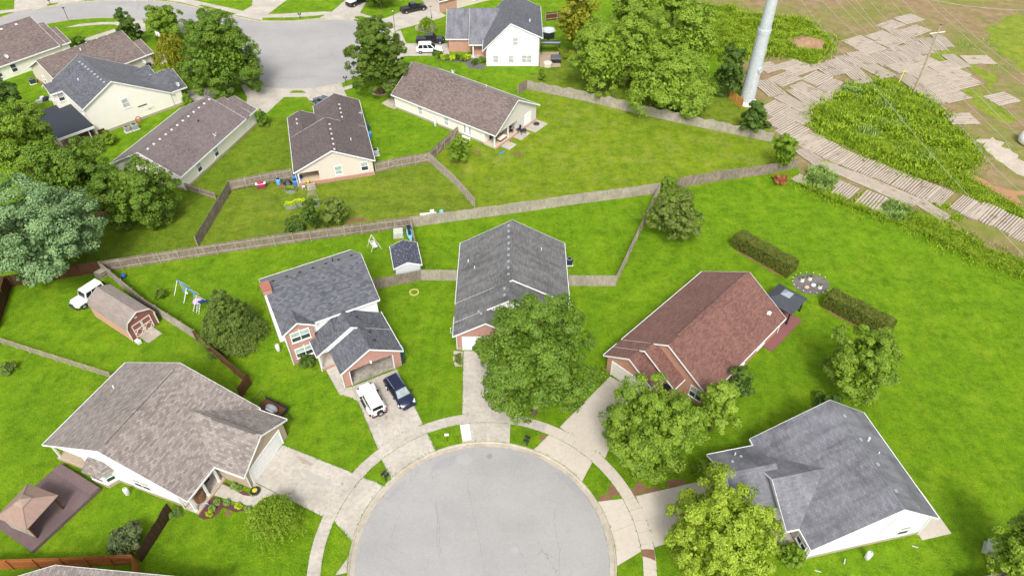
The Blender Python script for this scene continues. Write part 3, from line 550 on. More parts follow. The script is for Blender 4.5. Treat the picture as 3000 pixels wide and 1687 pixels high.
gf.ext(3.95, 4.05, [(.6, 2.95), (8.5, 2.6), (8.5, gf.z(8.5)-.14), (4.44, 5.2), (.6, gf.z(.6)-.14)], 'gable_panel', M['siding_w'])
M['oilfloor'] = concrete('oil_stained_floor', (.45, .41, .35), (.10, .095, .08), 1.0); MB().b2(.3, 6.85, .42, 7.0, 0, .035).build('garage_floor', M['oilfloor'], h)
MB().b2(6.86, 6.93, .42, 7.0, 0, 2.8).build('wall', M['siding_b'], h)
MB().b2(3.9, 6.4, 7.1, 8.6, 0, .16).build('porch_floor', M['brick'], h, uv=True); MB().b2(4.1, 6.4, 7.12, 8.45, .16, .18).build('porch_slab', M['conc'], h); post(h, 4.2, 8.55, 2.7); door(h, 6.3, 7.6, .16, W_, .9, 2.05, M['brick2'])
found(h, 6.95, 16.2, .35, 11.2, .35, M['brick']); spout(h, 6.25, 11.3, 5.0); spout(h, .22, 7.2, 2.5); spout(h, 3.8, 8.7, 2.5)
MB().b2(10.6, 11.95, 10.88, 11.75, 0, 7.75).build('chimney', M['siding_w'], h, uv=True); MB().b2(10.55, 12.0, 10.83, 11.8, 7.75, 8.4).build('chimney_stack', M['brick'], h, uv=True); MB().b2(10.5, 12.05, 10.78, 11.85, 8.4, 8.5).build('chimney_cap', plain('rusty_cap', (.36, .14, .10), .7), h)
# 3 taupe house with deck; and its twin past the bottom edge
def taupe(label, o, ang, full=True):
    h = house(label, o, ang); m = M['sh_taupe']
    g = G(h, 's', -.75, 10.7, 0, 17.75, 2.7, 8.87, 6.3, m, None)
    g.ext(-.35, 10.35, g.prof(.5, 16.4) if not full else g.prof(4.6, 16.4), 'wall', M['siding_w'])
    if full:
        g.ext(-.35, 7.6, g.prof(.5, 4.6), 'wall', M['siding_w']); g.ext(10.2, 10.35, [(.5, 2.35), (4.6, 2.35), (4.6, g.z(4.6)-.14), (.5, g.z(.5)-.14)], 'porch_beam', M['siding_w']); post(h, 10.3, .6, 2.5, .18); post(h, 7.7, .6, 2.5, .18)
        MB().b2(7.5, 10.4, .4, 4.6, 0, .3).build('porch_floor', M['conc'], h); MB().b2(10.35, 10.55, .35, 4.7, 0, .29).build('brick_step', M['brick_tan'], h, uv=True)
    gr = MB(); gr.box((5, 8.87, 6.36), (9.4, .34, .09)); gr.build('ridge_vent', m, g.roof, uv=True); g.pipe(3.0, 2.4, .09)
    w = G(h, 't', 12.6, 21.2, -.5, 6.75, 2.7, 3.12, 4.78, m, None, trims='1ab'); w.ext(16, 20.85, w.prof(-.1, 6.35), 'wall', M['brick_tan'])
    MB().box((3.12, 18.0, 4.85), (.34, 5.2, .09)).build('ridge_vent', m, w.roof)
    garage(h, 3.25, 20.87, W_/2, 4.9, 2.2); found(h, -.35, 10.35, .5, 16.4, .45, M['brick_tan'])
    if full:
        # bay window
        bp = [(10.3, 5.4), (11.25, 5.95), (11.25, 7.75), (10.3, 8.3)]; MB().prism(bp, .45, 2.35).build('bay_wall', M['siding_w'], h, uv=True); MB().prism([(x+.03 if x > 10.5 else x, y) for x, y in bp], 0, .45).build('bay_base', M['brick_tan'], h, uv=True)
        br = MB(); rp = [(10.2, 5.0), (11.65, 5.75), (11.65, 7.95), (10.2, 8.7)]; br.add([(x, y, 2.35) for x, y in rp]+[(10.36, 5.9, 3.3), (10.36, 7.8, 3.3)], [(0, 1, 4), (1, 2, 5, 4), (2, 3, 5), (3, 2, 1, 0), (0, 4, 5, 3)]); br.build('bay_roof', m, h, uv=True)
        window(h, 11.25, 6.85, 1.45, 0, 1.5, 1.2, mull=1); window(h, 10.78, 5.68, 1.45, -1.045, .8, 1.2); window(h, 10.78, 8.02, 1.45, 1.045, .8, 1.2); window(h, 10.35, 11.6, 1.5, 0, 2.0, 1.4, mull=2)
        # entry porch
        MB().b2(6.4, 10.5, 16.4, 17.75, 0, .2).build('porch_floor', M['conc'], h); MB().b2(6.4, 10.55, 17.72, 17.95, 0, .21).build('porch_edge', M['brick_tan'], h, uv=True); post(h, 10.35, 17.6, 2.6, .2, .2); post(h, 8.55, 17.6, 2.6, .2, .2); post(h, 6.9, 17.6, 2.6, .2, .2)
        ex = g.ext(6.4, 10.35, g.prof(16.35, 16.45, .45), 'front_wall', M['siding_w']); door(h, 7.5, 16.46, .2, W_/2, .95, 2.05, M['dark']); window(h, 9.3, 16.45, 1.6, W_/2, 1.1, 1.4)
        MB().tube((9.15, 17.1, .2), (9.15, 17.1, 1.15), .55, .55, 20).build('wicker_chair', plain('wicker', (.20, .11, .06), .8), h)
        spout(h, 6.3, 20.9, 2.5); spout(h, 10.5, 16.3, 2.5)
    return h
H3 = taupe('house with mottled taupe roof, white side wall, tan brick garage and rear deck', (-43.29, 49.75), -110.5)
taupe('house with taupe roof cut off by the bottom edge of the photo', (-46.24, 24.37), -86, False)
# 4 red-roofed brick house
h = house('brick house with long reddish-brown shingle roof and three stepped front gables', (24.07, 65.46), -134.8); H4 = h
g = G(h, 's', -.1, 16.3, 0, 11.7, 2.7, 5.85, 6.35, M['sh_red'], M['brick2'])
MB().box((7.4, 5.85, 6.42), (14.2, .36, .1)).build('ridge_vent', M['sh_red'], g.roof, uv=True); g.vent(1.6, 10.2, .4, M['white'], .3); g.pipe(1.9, 10.1, .09, .4)
g2 = G(h, 's', 15.6, 17.85, .01, 8.45, 2.705, 4.05, 5.24, M['sh_red'], M['brick2'], z1=2.5, ins=(.4, .35, .4, .4), trims='1b')
g3 = G(h, 's', 17.2, 19.6, .02, 6.7, 2.71, 3.35, 4.8, M['sh_red'], M['brick2'], ins=(.4, .38, .4, .4), trims='1ab')
garage(h, 19.24, 3.55, 0, 4.7, 2.15, plain('cream_door', (.78, .75, .66), .5)); window(h, 15.92, 10.1, 1.55, 0, 1.5, 1.6, mull=2); door(h, 17.52, 7.45, .1, 0, .95, 2.05, M['dark'])
found(h, .4, 15.8, .45, 11.2, .3, M['brick']); spout(h, 15.8, 11.45, 2.5); spout(h, .1, 11.4, 2.5); window(h, 4.2, 11.3, 1.5, W_/2, 1.6, 1.3, mull=2); window(h, 8.6, 11.3, 1.5, W_/2, 1.6, 1.3, mull=2); window(h, 12.4, 11.3, 1.5, W_/2, 1.0, 1.3)
MB().b2(-3.4, 3.2, 11.2, 12.5, 0, .12).build('patio', M['mulch'] if 0 else concrete('red_patio', (.235, .10, .095), (.17, .075, .07), .4), h); MB().b2(-4.0, -.1, 7.0, 12.5, 0, .118).build('patio', bpy.data.materials['red_patio'], h)
# 5 blue-grey house
h = house('white house with stained blue-grey roof and rear patio, lower right corner', (26.52, 28.74), 12.3); H5 = h
g = G(h, 't', 0, 11.95, 0, 12.5, 2.7, 7.45, 7.0, M['sh_slate'], M['siding_w'], z1=3.45)
for i in range(4): g.vent(1.9+i*2.75, 8.0, .36)
g.pipe(7.6, 9.3, .1, .5); g.pipe(6.2, 9.6, .05, .3)
e = G(h, 's', -1.25, 4.6, 2.1, 10.1, 2.7, 6.1, 5.05, M['sh_slate'], None, trims='0ab'); e.ext(-.95, 1.2, e.prof(4.4, 9.7), 'wall', M['siding_w']); e.ext(-.95, -.85, [(2.5, 2.55), (4.4, 2.55), (4.4, e.z(4.4)-.14), (2.5, e.z(2.5)-.14)], 'porch_beam', M['siding_w'])
w = G(h, 's', -5.0, 0.2, 4.4, 11.15, 2.7, 7.78, 4.6, M['sh_slate'], M['siding_b'], trims='0ab'); w.vent(-2.2, 9.8, .3); w.vent(-3.4, 9.3, .3); w.pipe(-2.6, 10.2, .06); garage(h, -4.62, 7.9, W_, 4.7, 2.15, plain('cream_door', (.78, .75, .66), .5))
post(h, -.95, 2.45, 2.6, .18); MB().b2(-1.2, .5, 2.1, 4.6, 0, .12).build('porch_floor', M['conc'], h); door(h, .38, 3.3, .12, W_, .95, 2.05, M['dark']); MB().b2(.3, .42, .42, 4.4, .3, 2.5).build('front_wall', M['siding_b'], h, uv=True); window(h, .3, 1.4, 1.5, W_, 1.4, 1.4, mull=2)
window(h, 10.0, .4, 1.5, -W_/2, 1.15, 1.5, M['blind'], M['glass'], 1); found(h, .4, 12.1, .4, 11.5, .42, M['stone']); MB().b2(12.1, 15.2, -.3, 4.2, 0, .1).build('patio', M['conc_new'], h); spout(h, .42, .3, 2.5); spout(h, 12.0, .3, 3.2)
mb = MB(); mb.tube((7.0, .36, 1.2), (7.9, .36, 4.6), .02, .02, 5); mb.build('cable', M['metal'], h)
# 7 tan house with blue barrels
h = house('tan single-storey house with dark brown roof, brick base and small covered back porch', (-32.74, 87.48), 106.2); H7 = h
m = M['sh_dkbrown']
g = G(h, 's', 0, 10.2, -12.2, 0, 2.7, -6.1, 5.52, m, None)
g.ext(.35, 9.9, g.prof(-11.8, -3.6, .0), 'wall', M['siding_b']); g.ext(3.6, 9.9, g.prof(-3.6, -.4), 'wall', M['siding_b']); g.ext(.35, .5, [(-3.6, 2.25), (-.4, 2.25), (-.4, g.z(-.4)-.14), (-3.6, g.z(-3.6)-.14)], 'porch_beam', M['siding_b'])
post(h, .45, -.55, 2.6, .2); MB().b2(.2, 3.6, -3.6, -.35, 0, .55).build('porch_floor', concrete('sandy_floor', (.55, .44, .30), (.45, .36, .25), .4), h); MB().b2(.15, .32, -11.9, -.3, 0, .56).build('foundation', M['brick'], h, uv=True)
dw = plain('yellow_door_paint', (.72, .56, .25), .5)
for b_ in (-1.35, -2.5): MB().b2(3.52, 3.62, b_-.52, b_+.52, .55, 2.5).build('door', dw, h); MB().b2(3.47, 3.53, b_-.33, b_+.33, 1.5, 2.3).build('door_glass', M['glass'], h)
window(h, .35, -6.55, 1.75, W_, 1.05, 1.5, M['blind_g'], M['blind_g']); window(h, .35, -10.5, 1.75, W_, 1.05, 1.5, M['blind_g'], M['glass'])
for i in range(6): g.vent(.6+i*1.5, -6.55, .34, plain('tan_vent', (.55, .50, .46), .6))
g.pipe(4.6, -9.3, .07)
g2 = G(h, 's', 9.6, 19.6, -12.21, -4.4, 2.705, -8.3, 4.52, m, M['siding_b'], trims='1ab')
for i in range(4): g2.vent(11.6+i*1.4, -8.7, .34, plain('tan_vent', (.55, .50, .46), .6))
g2.dish(13.6, -11.9, -.4); g3 = G(h, 's', 9.6, 16.9, -4.5, .01, 2.705, -2.2, 3.72, m, M['siding_b'], trims='1ab')
for a_ in (13.2, 14.6): g3.vent(a_, -1.5, .34, plain('tan_vent', (.55, .50, .46), .6))
spout(h, .3, -.2, 2.5)
# 8 long taupe-roof house with covered patio
h = house('long beige single-storey house with brown roof and covered patio full of furniture', (-21.21, 111.66), -36.4); H8 = h
g = G(h, 's', 0, 23.1, 0, 12.5, 2.7, 6.15, 6.4, M['sh_brown'], None)
g.ext(.4, 20.5, g.prof(.4, 12.1), 'wall', M['siding_c']); g.ext(20.5, 22.6, g.prof(6.6, 12.1), 'wall', M['siding_t']); g.ext(22.45, 22.6, [(.4, 2.3), (6.6, 2.3), (6.6, 6.1), (6.15, 6.24), (.4, g.z(.4)-.14)], 'gable_panel', M['siding_t'])
MB().b2(20.45, 22.8, .25, 6.7, 0, .3).build('patio', concrete('sandy_floor2', (.55, .46, .36), (.45, .36, .28), .5), h); MB().b2(22.8, 22.95, .2, 12.2, 0, .25).build('brick_edge', M['brick2'], h, uv=True); post(h, 22.5, .42, 2.6, .2); post(h, 22.5, 4.1, 2.5, .16); MB().b2(20.42, 20.55, 1.6, 2.7, .3, 2.3).build('door', M['glass'], h)
door(h, 22.6, 9.6, .2, 0, 1.9, 2.1); found(h, .4, 20.5, .4, 12.1, .35, M['stone'])
for s_ in (6.4, 12.3): window(h, s_, .4, 1.5, -W_/2, .95, 1.5, M['blind'], M['blind'])
door(h, 16.9, .4, .35, -W_/2, 1.6, 2.1); 
for u in (16.35, 17.45):
    for k in range(4): MB().box((u, .33, 1.0+k*.38), (.22, .04, .26)).build('pane', M['glass'], h)
g.pipe(14.2, 9.1, .08); g.dish(6.5, 9.2, .6); spout(h, .5, .3, 2.5); MB().b2(23.0, 25.2, 8.3, 11.9, 0, .1).build('patio_slab', M['conc'], h); MB().b2(23.0, 24.6, 4.9, 7.6, 0, .09).build('patio_slab', M['conc'], h); MB().b2(23.0, 24.8, 1.4, 3.4, 0, .08).build('patio_slab', M['conc'], h); MB().b2(16.2, 17.8, -1.1, -.1, 0, .45).build('step_box', M['siding_c'], h)
# 12 long brown house
h = house('long pale house with mauve-brown roof, row of white roof vents and satellite dish', (-49.25, 86.55), 73.5); H12 = h
m = M['sh_mauve']; wv = plain('white_vent', (.72, .70, .68), .6)
g = G(h, 's', -.1, 17.5, 0, 12.6, 2.7, 6.25, 5.85, m, M['siding_c']); g2 = G(h, 's', 16.8, 19.3, .01, 9.3, 2.705, 4.65, 5.05, m, M['siding_c'], trims='1b'); g3 = G(h, 's', 18.6, 20.85, .02, 7.5, 2.71, 3.75, 4.62, m, M['siding_c'], trims='1ab')
for i in range(12): g.vent(1.4+i*1.42, 5.7, .32, wv)
g.pipe(11.5, 4.2, .08, .35, M['black']); g.dish(10.2, .9, -.8)
for s_, in ((4.4,), (8.9,)): window(h, s_, .4, 1.5, -W_/2, 1.0, 1.5)
found(h, .3, 20.2, .4, 7, .35, M['stone']); window(h, .3, 8.4, 1.5, W_, 1.1, 1.4); spout(h, .2, .4, 2.5)
# 13, 14 brown houses upper left
h = house('tan house with brown roof behind the cream two-storey house', (-79.97, 114.13), 52)
g = G(h, 's', 0, 16.3, 0, 12.86, 2.7, 6.43, 5.9, M['sh_brown'], M['siding_b']); G(h, 's', 15.2, 17.9, .01, 7.0, 2.705, 3.5, 4.45, M['sh_brown'], M['siding_b'], trims='1ab'); g.pipe(7.5, 5.4, .1); 
for i in range(7): g.vent(1.2+i*2.1, 7.2, .4, wv)
dish(h, 15.4, -.1, 1.2, -1.1); MB().b2(17.3, 17.55, .35, 6.6, 0, 2.5).build('brick_front', M['brick'], h, uv=True); found(h, .4, 17.5, .4, 12.4, .5, M['brick']); window(h, .4, 4.2, 1.5, W_, .9, 1.4); window(h, .4, 8.2, 1.5, W_, .9, 1.4)
h = house('beige house with wide brown roof at the left edge of the photo', (-87.06, 133.0), 52.3)
g = G(h, 's', -26, -2.2, 0, 17, 2.7, 8.5, 6.3, M['sh_brown'], M['siding_c']); G(h, 's', -3, -1.0, .01, 12.6, 2.705, 6.3, 5.35, M['sh_brown'], M['siding_c'], trims='1b'); G(h, 's', -1.8, .0, .02, 8.8, 2.71, 4.4, 4.55, M['sh_brown'], M['siding_c'], trims='1ab')
for s_ in (-11, -8.2, -5.4): g.vent(s_, 7.7, .45, wv)
g.dish(-11.5, 1.0, -1.0); window(h, -14.2, .4, 1.5, -W_/2, 1.0, 1.5); window(h, -11.4, .4, 1.5, -W_/2, 1.0, 1.5, M['glass'])
# 11 cream two-storey house
h = house('large cream-walled two-storey house with dark grey roof and black lean-to', (-69.73, 102.40), 44.8); H11 = h
m = M['sh_grey']
g = G(h, 't', -.3, 13.6, -.4, 14.1, 5.2, 5.35, 8.1, m, None, z1=2.75); g.ext(.0, 13.2, g.prof(0, 13.7), 'wall', M['siding_c'])
for i in range(9): g.vent(.9+i*1.3, 4.6, .42, M['metal'])
g.pipe(7.2, 2.4, .1, .35)
MB().b2(13.6, 15.3, .19, 8.6, 0, 2.55).build('wall', M['siding_c'], h, uv=True)
w = G(h, 's', 10.2, 16.9, .12, 9.3, 2.75, 4.6, 4.7, m, None, trims='1ab'); w.ext(13.5, 15.6, w.prof(.2, 8.9), 'wall', M['siding_c']); G(h, 's', 8.0, 14.3, 4.4, 12.2, 2.75, 8.2, 4.95, m, M['siding_c'], trims='1ab')
for s_ in (13.2, 14.5, 15.8): w.vent(s_, 5.4, .42, M['metal'])
w.dish(15.6, .6, -.9); MB().b2(15.6, 15.7, .1, 2.2, 0, 2.5).build('brick_front', M['brick'], h, uv=True)
bump_ = G(h, 's', -2.3, 1.5, 8.6, 12.6, 5.2, 10.6, 6.3, m, None, trims='0ab', cap=False); bump_.ext(-1.9, .2, bump_.prof(8.9, 12.3), 'wall', M['siding_c']); window(h, -1.9, 10.6, 4.1, W_, 1.0, 1.3); window(h, -.9, 8.9, 4.1, -W_/2, .9, 1.3)
window(h, 6.2, 0, 3.7, -W_/2, 1.05, 1.6, M['blind'], M['blind']); MB().box((8.6, -.05, 2.35), (1.5, .06, .14)).build('wall_plaque', M['black'], h); found(h, 0, 15.2, .02, 8, .4, M['stone']); window(h, 0, 2.4, 3.9, W_, .8, 1.2)
lr = MB(); lr.hexa([(-5.9, -.9, 2.02), (-.02, -.9, 2.35), (-.02, 10.6, 2.35), (-5.9, 10.6, 2.02), (-5.9, -.9, 2.16), (-.02, -.9, 2.5), (-.02, 10.6, 2.5), (-5.9, 10.6, 2.16)]); lr.build('lean_to_roof', plain('black_membrane', (.03, .036, .05), .55, .4), h)
MB().b2(-5.9, 0, -1.0, -.91, 1.9, 2.3).build('fascia', M['white'], h)
for s_, t_ in ((-5.6, -.6), (-5.6, 5), (-5.6, 10), (-1, -.6)): post(h, s_, t_, 2.05, .16)
MB().b2(-5.8, 0, -.6, 10, 0, .1).build('patio', concrete('brown_patio', (.3, .2, .14), (.2, .13, .1), .5), h)
mb = MB(); mb.box((.9, -.06, .55), (1.1, .05, .75)); mb.build('crawlspace_door', M['fence_brown'], h); mb = MB(); mb.tube((9.9, -.06, .3), (9.6, -.1, 1.4), .012, .012, 4)
for k in range(5): mb.tube((9.6, -.08, 1.35), (9.0+k*.35, -.08, 1.5+.12*(k % 3)), .03, .015, 4)
mb.build('wall_tree_decor', M['metal'], h)
# 9 white two-storey house with brick wing, and brick neighbour
h = house('white two-storey house with brick wing and steep grey roof at the top', (-4.76, 128.10), 0); H9 = h
g = G(h, 't', -.25, 14.8, -.9, 10.6, 3.2, 4.52, 8.5, M['sh_grey'], None, z1=5.75); g.ext(0, 14.4, g.prof(-.1, 9.84), 'wall', M['siding_w']); g.pipe(4.6, 8.2, .12, .5)
w = G(h, 's', -3.7, 3, 3.4, 20.6, 2.75, 12.0, 6.5, M['sh_slate'], None, trims='0ab'); w.ext(-3.0, 0, w.prof(4.6, 20), 'wall', M['brick2']); w2 = G(h, 's', -8.4, -3.4, 6.0, 20.0, 2.75, 13.0, 6.05, M['sh_slate'], None, trims='0ab'); w2.ext(-7.9, -3, w2.prof(6.3, 19.6), 'wall', M['brick2'])
post(h, -2.9, 3.7, 2.7, .22); MB().b2(-3.4, -.2, 3.3, 4.7, 0, .12).build('porch_floor', M['conc'], h); window(h, 1.6, 0, 1.45, -W_/2, 1.0, 1.5, M['blind'], M['blind']); window(h, 4.6, 0, 1.45, -W_/2, 1.0, 1.5, M['blind'], M['blind']); window(h, 7.6, 0, 1.45, -W_/2, 1.9, 1.5, M['blind'], M['blind'], 2); window(h, 5.4, 0, 4.9, -W_/2, 1.0, 1.5, M['blind'], M['blind'], 1)
MB().b2(-.14, .0, .05, 3.4, 0, 2.8).build('brick_return', M['brick2'], h, uv=True); spout(h, -.2, -.05, 3.0); spout(h, 9.95, .1, 5.4); MB().b2(10.2, 14.2, -.4, 6.0, 0, .08).build('patio', concrete('brown_patio2', (.42, .33, .25), (.3, .22, .17), .5), h)
h = house('red brick house with grey roof cut off by the top edge of the photo', (-15.8, 153.8), 35)
g = G(h, 's', -.4, 20, -.4, 11, 2.7, 5.3, 5.6, M['sh_grey'], M['siding_b']); MB().b2(-.05, 4.2, -.05, .3, 0, 2.6).build('brick_front', M['brick2'], h, uv=True); window(h, 9.2, 0, 1.6, -W_/2, 1.0, 1.5); window(h, 13, 0, 1.6, -W_/2, 1.0, 1.5)
# ---------------------------------------------------------------- trees, shrubs, hedges, weeds
LF = dict(
 maple2=leafm('pear_leaves', (.052, .105, .011), (.11, .17, .015)),
 maple=leafm('maple_leaves', (.056, .125, .011), (.135, .215, .018)), dark=leafm('dark_green_leaves', (.04, .085, .012), (.09, .155, .018)), lime=leafm('lime_leaves', (.145, .235, .012), (.28, .37, .03), hue=(.45, .36, .03)),
 light=leafm('light_green_leaves', (.09, .175, .011), (.185, .275, .022)), blue=leafm('blue_green_leaves', (.085, .165, .058), (.21, .315, .135)), olive=leafm('olive_leaves', (.07, .115, .018), (.165, .22, .035), hue=(.30, .28, .08)),
 locust=leafm('locust_leaves', (.12, .215, .017), (.235, .335, .03)), yellow=leafm('yellow_green_leaves', (.15, .18, .012), (.26, .26, .015)), pine=leafm('pine_needles', (.05, .095, .012), (.125, .18, .026), .1), weep=leafm('weeping_leaves', (.12, .21, .012), (.22, .32, .02)),
 hedge=leafm('hedge_leaves', (.075, .11, .012), (.13, .15, .02), hue=(.22, .12, .03)), myrtle=leafm('myrtle_leaves', (.06, .10, .03), (.13, .16, .06), hue=(.55, .48, .38)), shrub=leafm('shrub_leaves', (.10, .19, .012), (.16, .25, .015)), flower=leafm('flower_leaves', (.08, .16, .03), (.14, .2, .04), hue=(.7, .12, .15)),
 weed=leafm('weed_leaves', (.12, .225, .008), (.25, .345, .015), hue=(.36, .38, .06)), weed2=leafm('pale_weed_leaves', (.17, .28, .05), (.24, .34, .09)), red=leafm('rust_leaves', (.30, .10, .04), (.38, .16, .06)), chart=leafm('chartreuse_leaves', (.30, .40, .01), (.42, .50, .02)))
def quads(name, P4, m, parent=None, **props):
    """P4: (n,4,3) array of quads -> one mesh"""
    n = len(P4); me = bpy.data.meshes.new(name); me.vertices.add(n*4); me.loops.add(n*4); me.polygons.add(n)
    me.vertices.foreach_set('co', P4.astype(np.float32).ravel()); me.loops.foreach_set('vertex_index', np.arange(n*4, dtype=np.int32)); me.polygons.foreach_set('loop_start', np.arange(0, n*4, 4, dtype=np.int32)); me.polygons.foreach_set('loop_total', np.full(n, 4, dtype=np.int32))
    me.update(calc_edges=True); me.materials.append(m); o = bpy.data.objects.new(name, me); COL.objects.link(o)
    if parent: o.parent = parent
    for k, v in props.items(): o[k] = v
    return o
def unit(a): return a/np.maximum(np.linalg.norm(a, axis=-1, keepdims=True), 1e-6)
def leaf_quads(c, nrm, size, rs, asp=.6, axis=None):
    n = len(c); t = rs.normal(size=(n, 3)) if axis is None else axis; t = unit(t-nrm*np.sum(t*nrm, 1, keepdims=True)); b = np.cross(nrm, t); s = size*rs.uniform(.7, 1.3, (n, 1))
    return np.stack([c-t*s*.5, c+b*s*asp*.5+nrm*s*.06, c+t*s*.5, c-b*s*asp*.5+nrm*s*.06], 1)
def crown_pts(rs, n, r, rz, shape):
    d = unit(rs.normal(size=(n, 3))); d[:, 2] = np.where(d[:, 2] < -.8, -d[:, 2]*.8, d[:, 2]); d = unit(d); k = rs.uniform(.62, 1.0, (n, 1))**.7
    p = d*k*np.array([r, r, rz])
    u = (p[:, 2]/rz+1)/2
    if shape == 'cone': p[:, :2] *= np.clip(1.18-1.0*u, .06, 1.1)[:, None]
    if shape == 'tear': p[:, :2] *= np.clip(1.12-.62*u**1.3, .2, 1.1)[:, None]
    if shape == 'fir': p[:, :2] *= np.clip(1.15-.92*u**1.1, .1, 1.1)[:, None]
    if shape == 'vase': p[:, :2] *= np.clip(.62+.5*u, .4, 1.1)[:, None]
    return p
def tree(name, label, tb, m, shape='round', n=150, leaves=90, leaf=.3, seed=1, cat='tree', lump=.22, up=.5, asp=.6, group=None, trunk=True, core=.35, lobe=(.13, .26)):
    """crown = big lobes, each carrying leaf clumps on its outer side, so light tops and dark gaps form, deepened by painted leaf flecks"""
    x, y, zc, r, rz = tb; rs = np.random.RandomState(seed); root = thing(name, label, cat, (x, y), 0, group)
    K = max(6, int(n/(5 if lobe[1] < .3 else 10))); lc = crown_pts(rs, K, r*.76, rz*.78, shape); lr = r*rs.uniform(lobe[0], lobe[1], (K, 1)); li = rs.randint(0, K, n)
    d0 = unit(rs.normal(size=(n, 3))+unit(lc[li]/np.array([r, r, rz]))*.9+np.array([0, 0, .35])); cl = lc[li]+d0*lr[li]*np.array([1, 1, .85])
    hr = np.linalg.norm(cl[:, :2], axis=1); k = r*.93/np.percentile(hr, 96); cl[:, :2] *= k; cl[:, 2] *= rz*.93/np.percentile(np.abs(cl[:, 2]), 97)
    cr = r*lump*.62*rs.uniform(.6, 1.3, (n, 1)); L = int(leaves*1.25); idx = np.repeat(np.arange(n), L)
    d = unit(rs.normal(size=(n*L, 3))+d0[idx]*.5); rad = rs.uniform(.3, 1, (n*L, 1))**.5
    c = cl[idx]+d*rad*cr[idx]*np.array([1, 1, .7])
    nr = unit(d*.6+d0[idx]*.5+np.array([0, 0, up])+rs.normal(size=(n*L, 3))*.4)
    q = leaf_quads(c, nr, leaf*.86, rs, asp)
    if core:   # inner foliage so the crown is not hollow
        k = int(n*L*.3); ci = crown_pts(rs, k, r*.74, rz*.76, shape)*rs.uniform(.45, 1, (k, 1)); q = np.concatenate([q, leaf_quads(ci, unit(rs.normal(size=(k, 3))), leaf*1.7, rs, .8)])
    q[:, :, 2] = np.maximum(q[:, :, 2]+zc, .03)
    quads('crown', q, m, root)
    if trunk:
        mb = MB(); tr = max(.06, r*.045); top = zc+rz*.35; pts = [(0, 0, -.05), (tr*.4, 0, top*.4), (tr*.2, tr*.5, top)]
        mb.tube(pts[0], pts[1], tr*1.25, tr*.85, 8); mb.tube(pts[1], pts[2], tr*.85, tr*.25, 7)
        for i in range(0, n, max(1, n//14)):
            e = cl[i]; z0 = min(max(zc-rz*.75, .3)+rs.uniform(0, rz*.5), zc+e[2]); mb.tube((0, 0, max(.3, z0-.2)), (e[0]*.9, e[1]*.9, max(.3, zc+e[2]*.9)), tr*.42, tr*.1, 5, False)
        mb.build('trunk', M['bark'], root)
    return root
def weeping(name, label, tb, m, seed=1, n=90, strand=12, leaf=.28):
    x, y, zc, r, rz = tb; rs = np.random.RandomState(seed); root = thing(name, label, 'tree', (x, y)); Q4 = []
    for i in range(n):
        a = rs.uniform(0, 2*math.pi); rr = r*math.sqrt(rs.uniform(.03, 1)); z0 = zc+rz*(1-(.8*rr/r)**2)*rs.uniform(.75, 1.0)
        p = np.array([rr*.75*math.cos(a), rr*.75*math.sin(a), z0]); dr = np.array([math.cos(a)*.12, math.sin(a)*.12, 0.02]); k = rs.randint(strand//2, strand+6)
        for j in range(k):
            p = p+dr*leaf*3.2; dr = dr+np.array([rs.normal()*.02, rs.normal()*.02, -.045])
            if p[2] < .3: break
            c = p+rs.normal(size=(5, 3))*.09; Q4.append(leaf_quads(c, unit(rs.normal(size=(5, 3))+np.array([0, 0, 1.0])), leaf, rs, .35, np.tile(unit(dr+rs.normal(size=3)*.03), (5, 1))+rs.normal(size=(5, 3))*.5))
    k = n*30; ci = crown_pts(rs, k, r*.6, rz*.75, 'round'); q = leaf_quads(ci, unit(rs.normal(size=(k, 3))), leaf, rs, .5); q[:, :, 2] += zc; Q4.append(q)
    quads('crown', np.concatenate(Q4), m, root); mb = MB(); mb.tube((0, 0, 0), (.05, 0, zc), r*.05, r*.03); mb.tube((.05, 0, zc), (0, 0, zc+rz*.7), r*.03, .02); mb.build('trunk', M['bark'], root); return root
T = tree
T('maple_tree', 'large dense green tree in front of the weathered grey house', (2.40, 45.53, 8.50, 6.07, 7.96), LF['maple'], n=330, leaves=95, leaf=.3, seed=11, lump=.19)
T('maple_tree', 'round light green tree beside the driveway of the red-roofed house', (13.69, 40.29, 5.17, 4.94, 4.76), LF['light'], n=260, leaves=85, leaf=.27, seed=12, lump=.19)
T('ornamental_tree', 'loose pale green tree at the front corner of the red-roofed house', (21.02, 43.19, 4.17, 2.44, 3.90), LF['locust'], 'tear', n=130, leaves=60, leaf=.27, seed=13, lump=.26)
T('maple_tree', 'yellow-green tree in front of the blue-grey house at the bottom', (18.17, 29.34, 5.25, 4.93, 4.85), LF['lime'], n=300, leaves=90, leaf=.26, seed=14, lump=.17)
T('maple_tree', 'mid-green tree behind the blue-grey house', (37.53, 48.28, 4.81, 3.87, 4.41), LF['light'], n=220, leaves=80, leaf=.27, seed=15, lump=.2)
T('shrub', 'dark low shrub beneath the tree behind the blue-grey house', (34.35, 45.88, 1.10, 1.83, 1.00), LF['dark'], n=60, leaves=60, leaf=.22, seed=16, cat='shrub')
T('cherry_tree', 'round olive-green tree against the right fence of the grey house yard', (22.29, 75.55, 3.73, 4.18, 3.46), LF['olive'], n=190, leaves=62, leaf=.24, seed=17, lump=.16, core=.3)
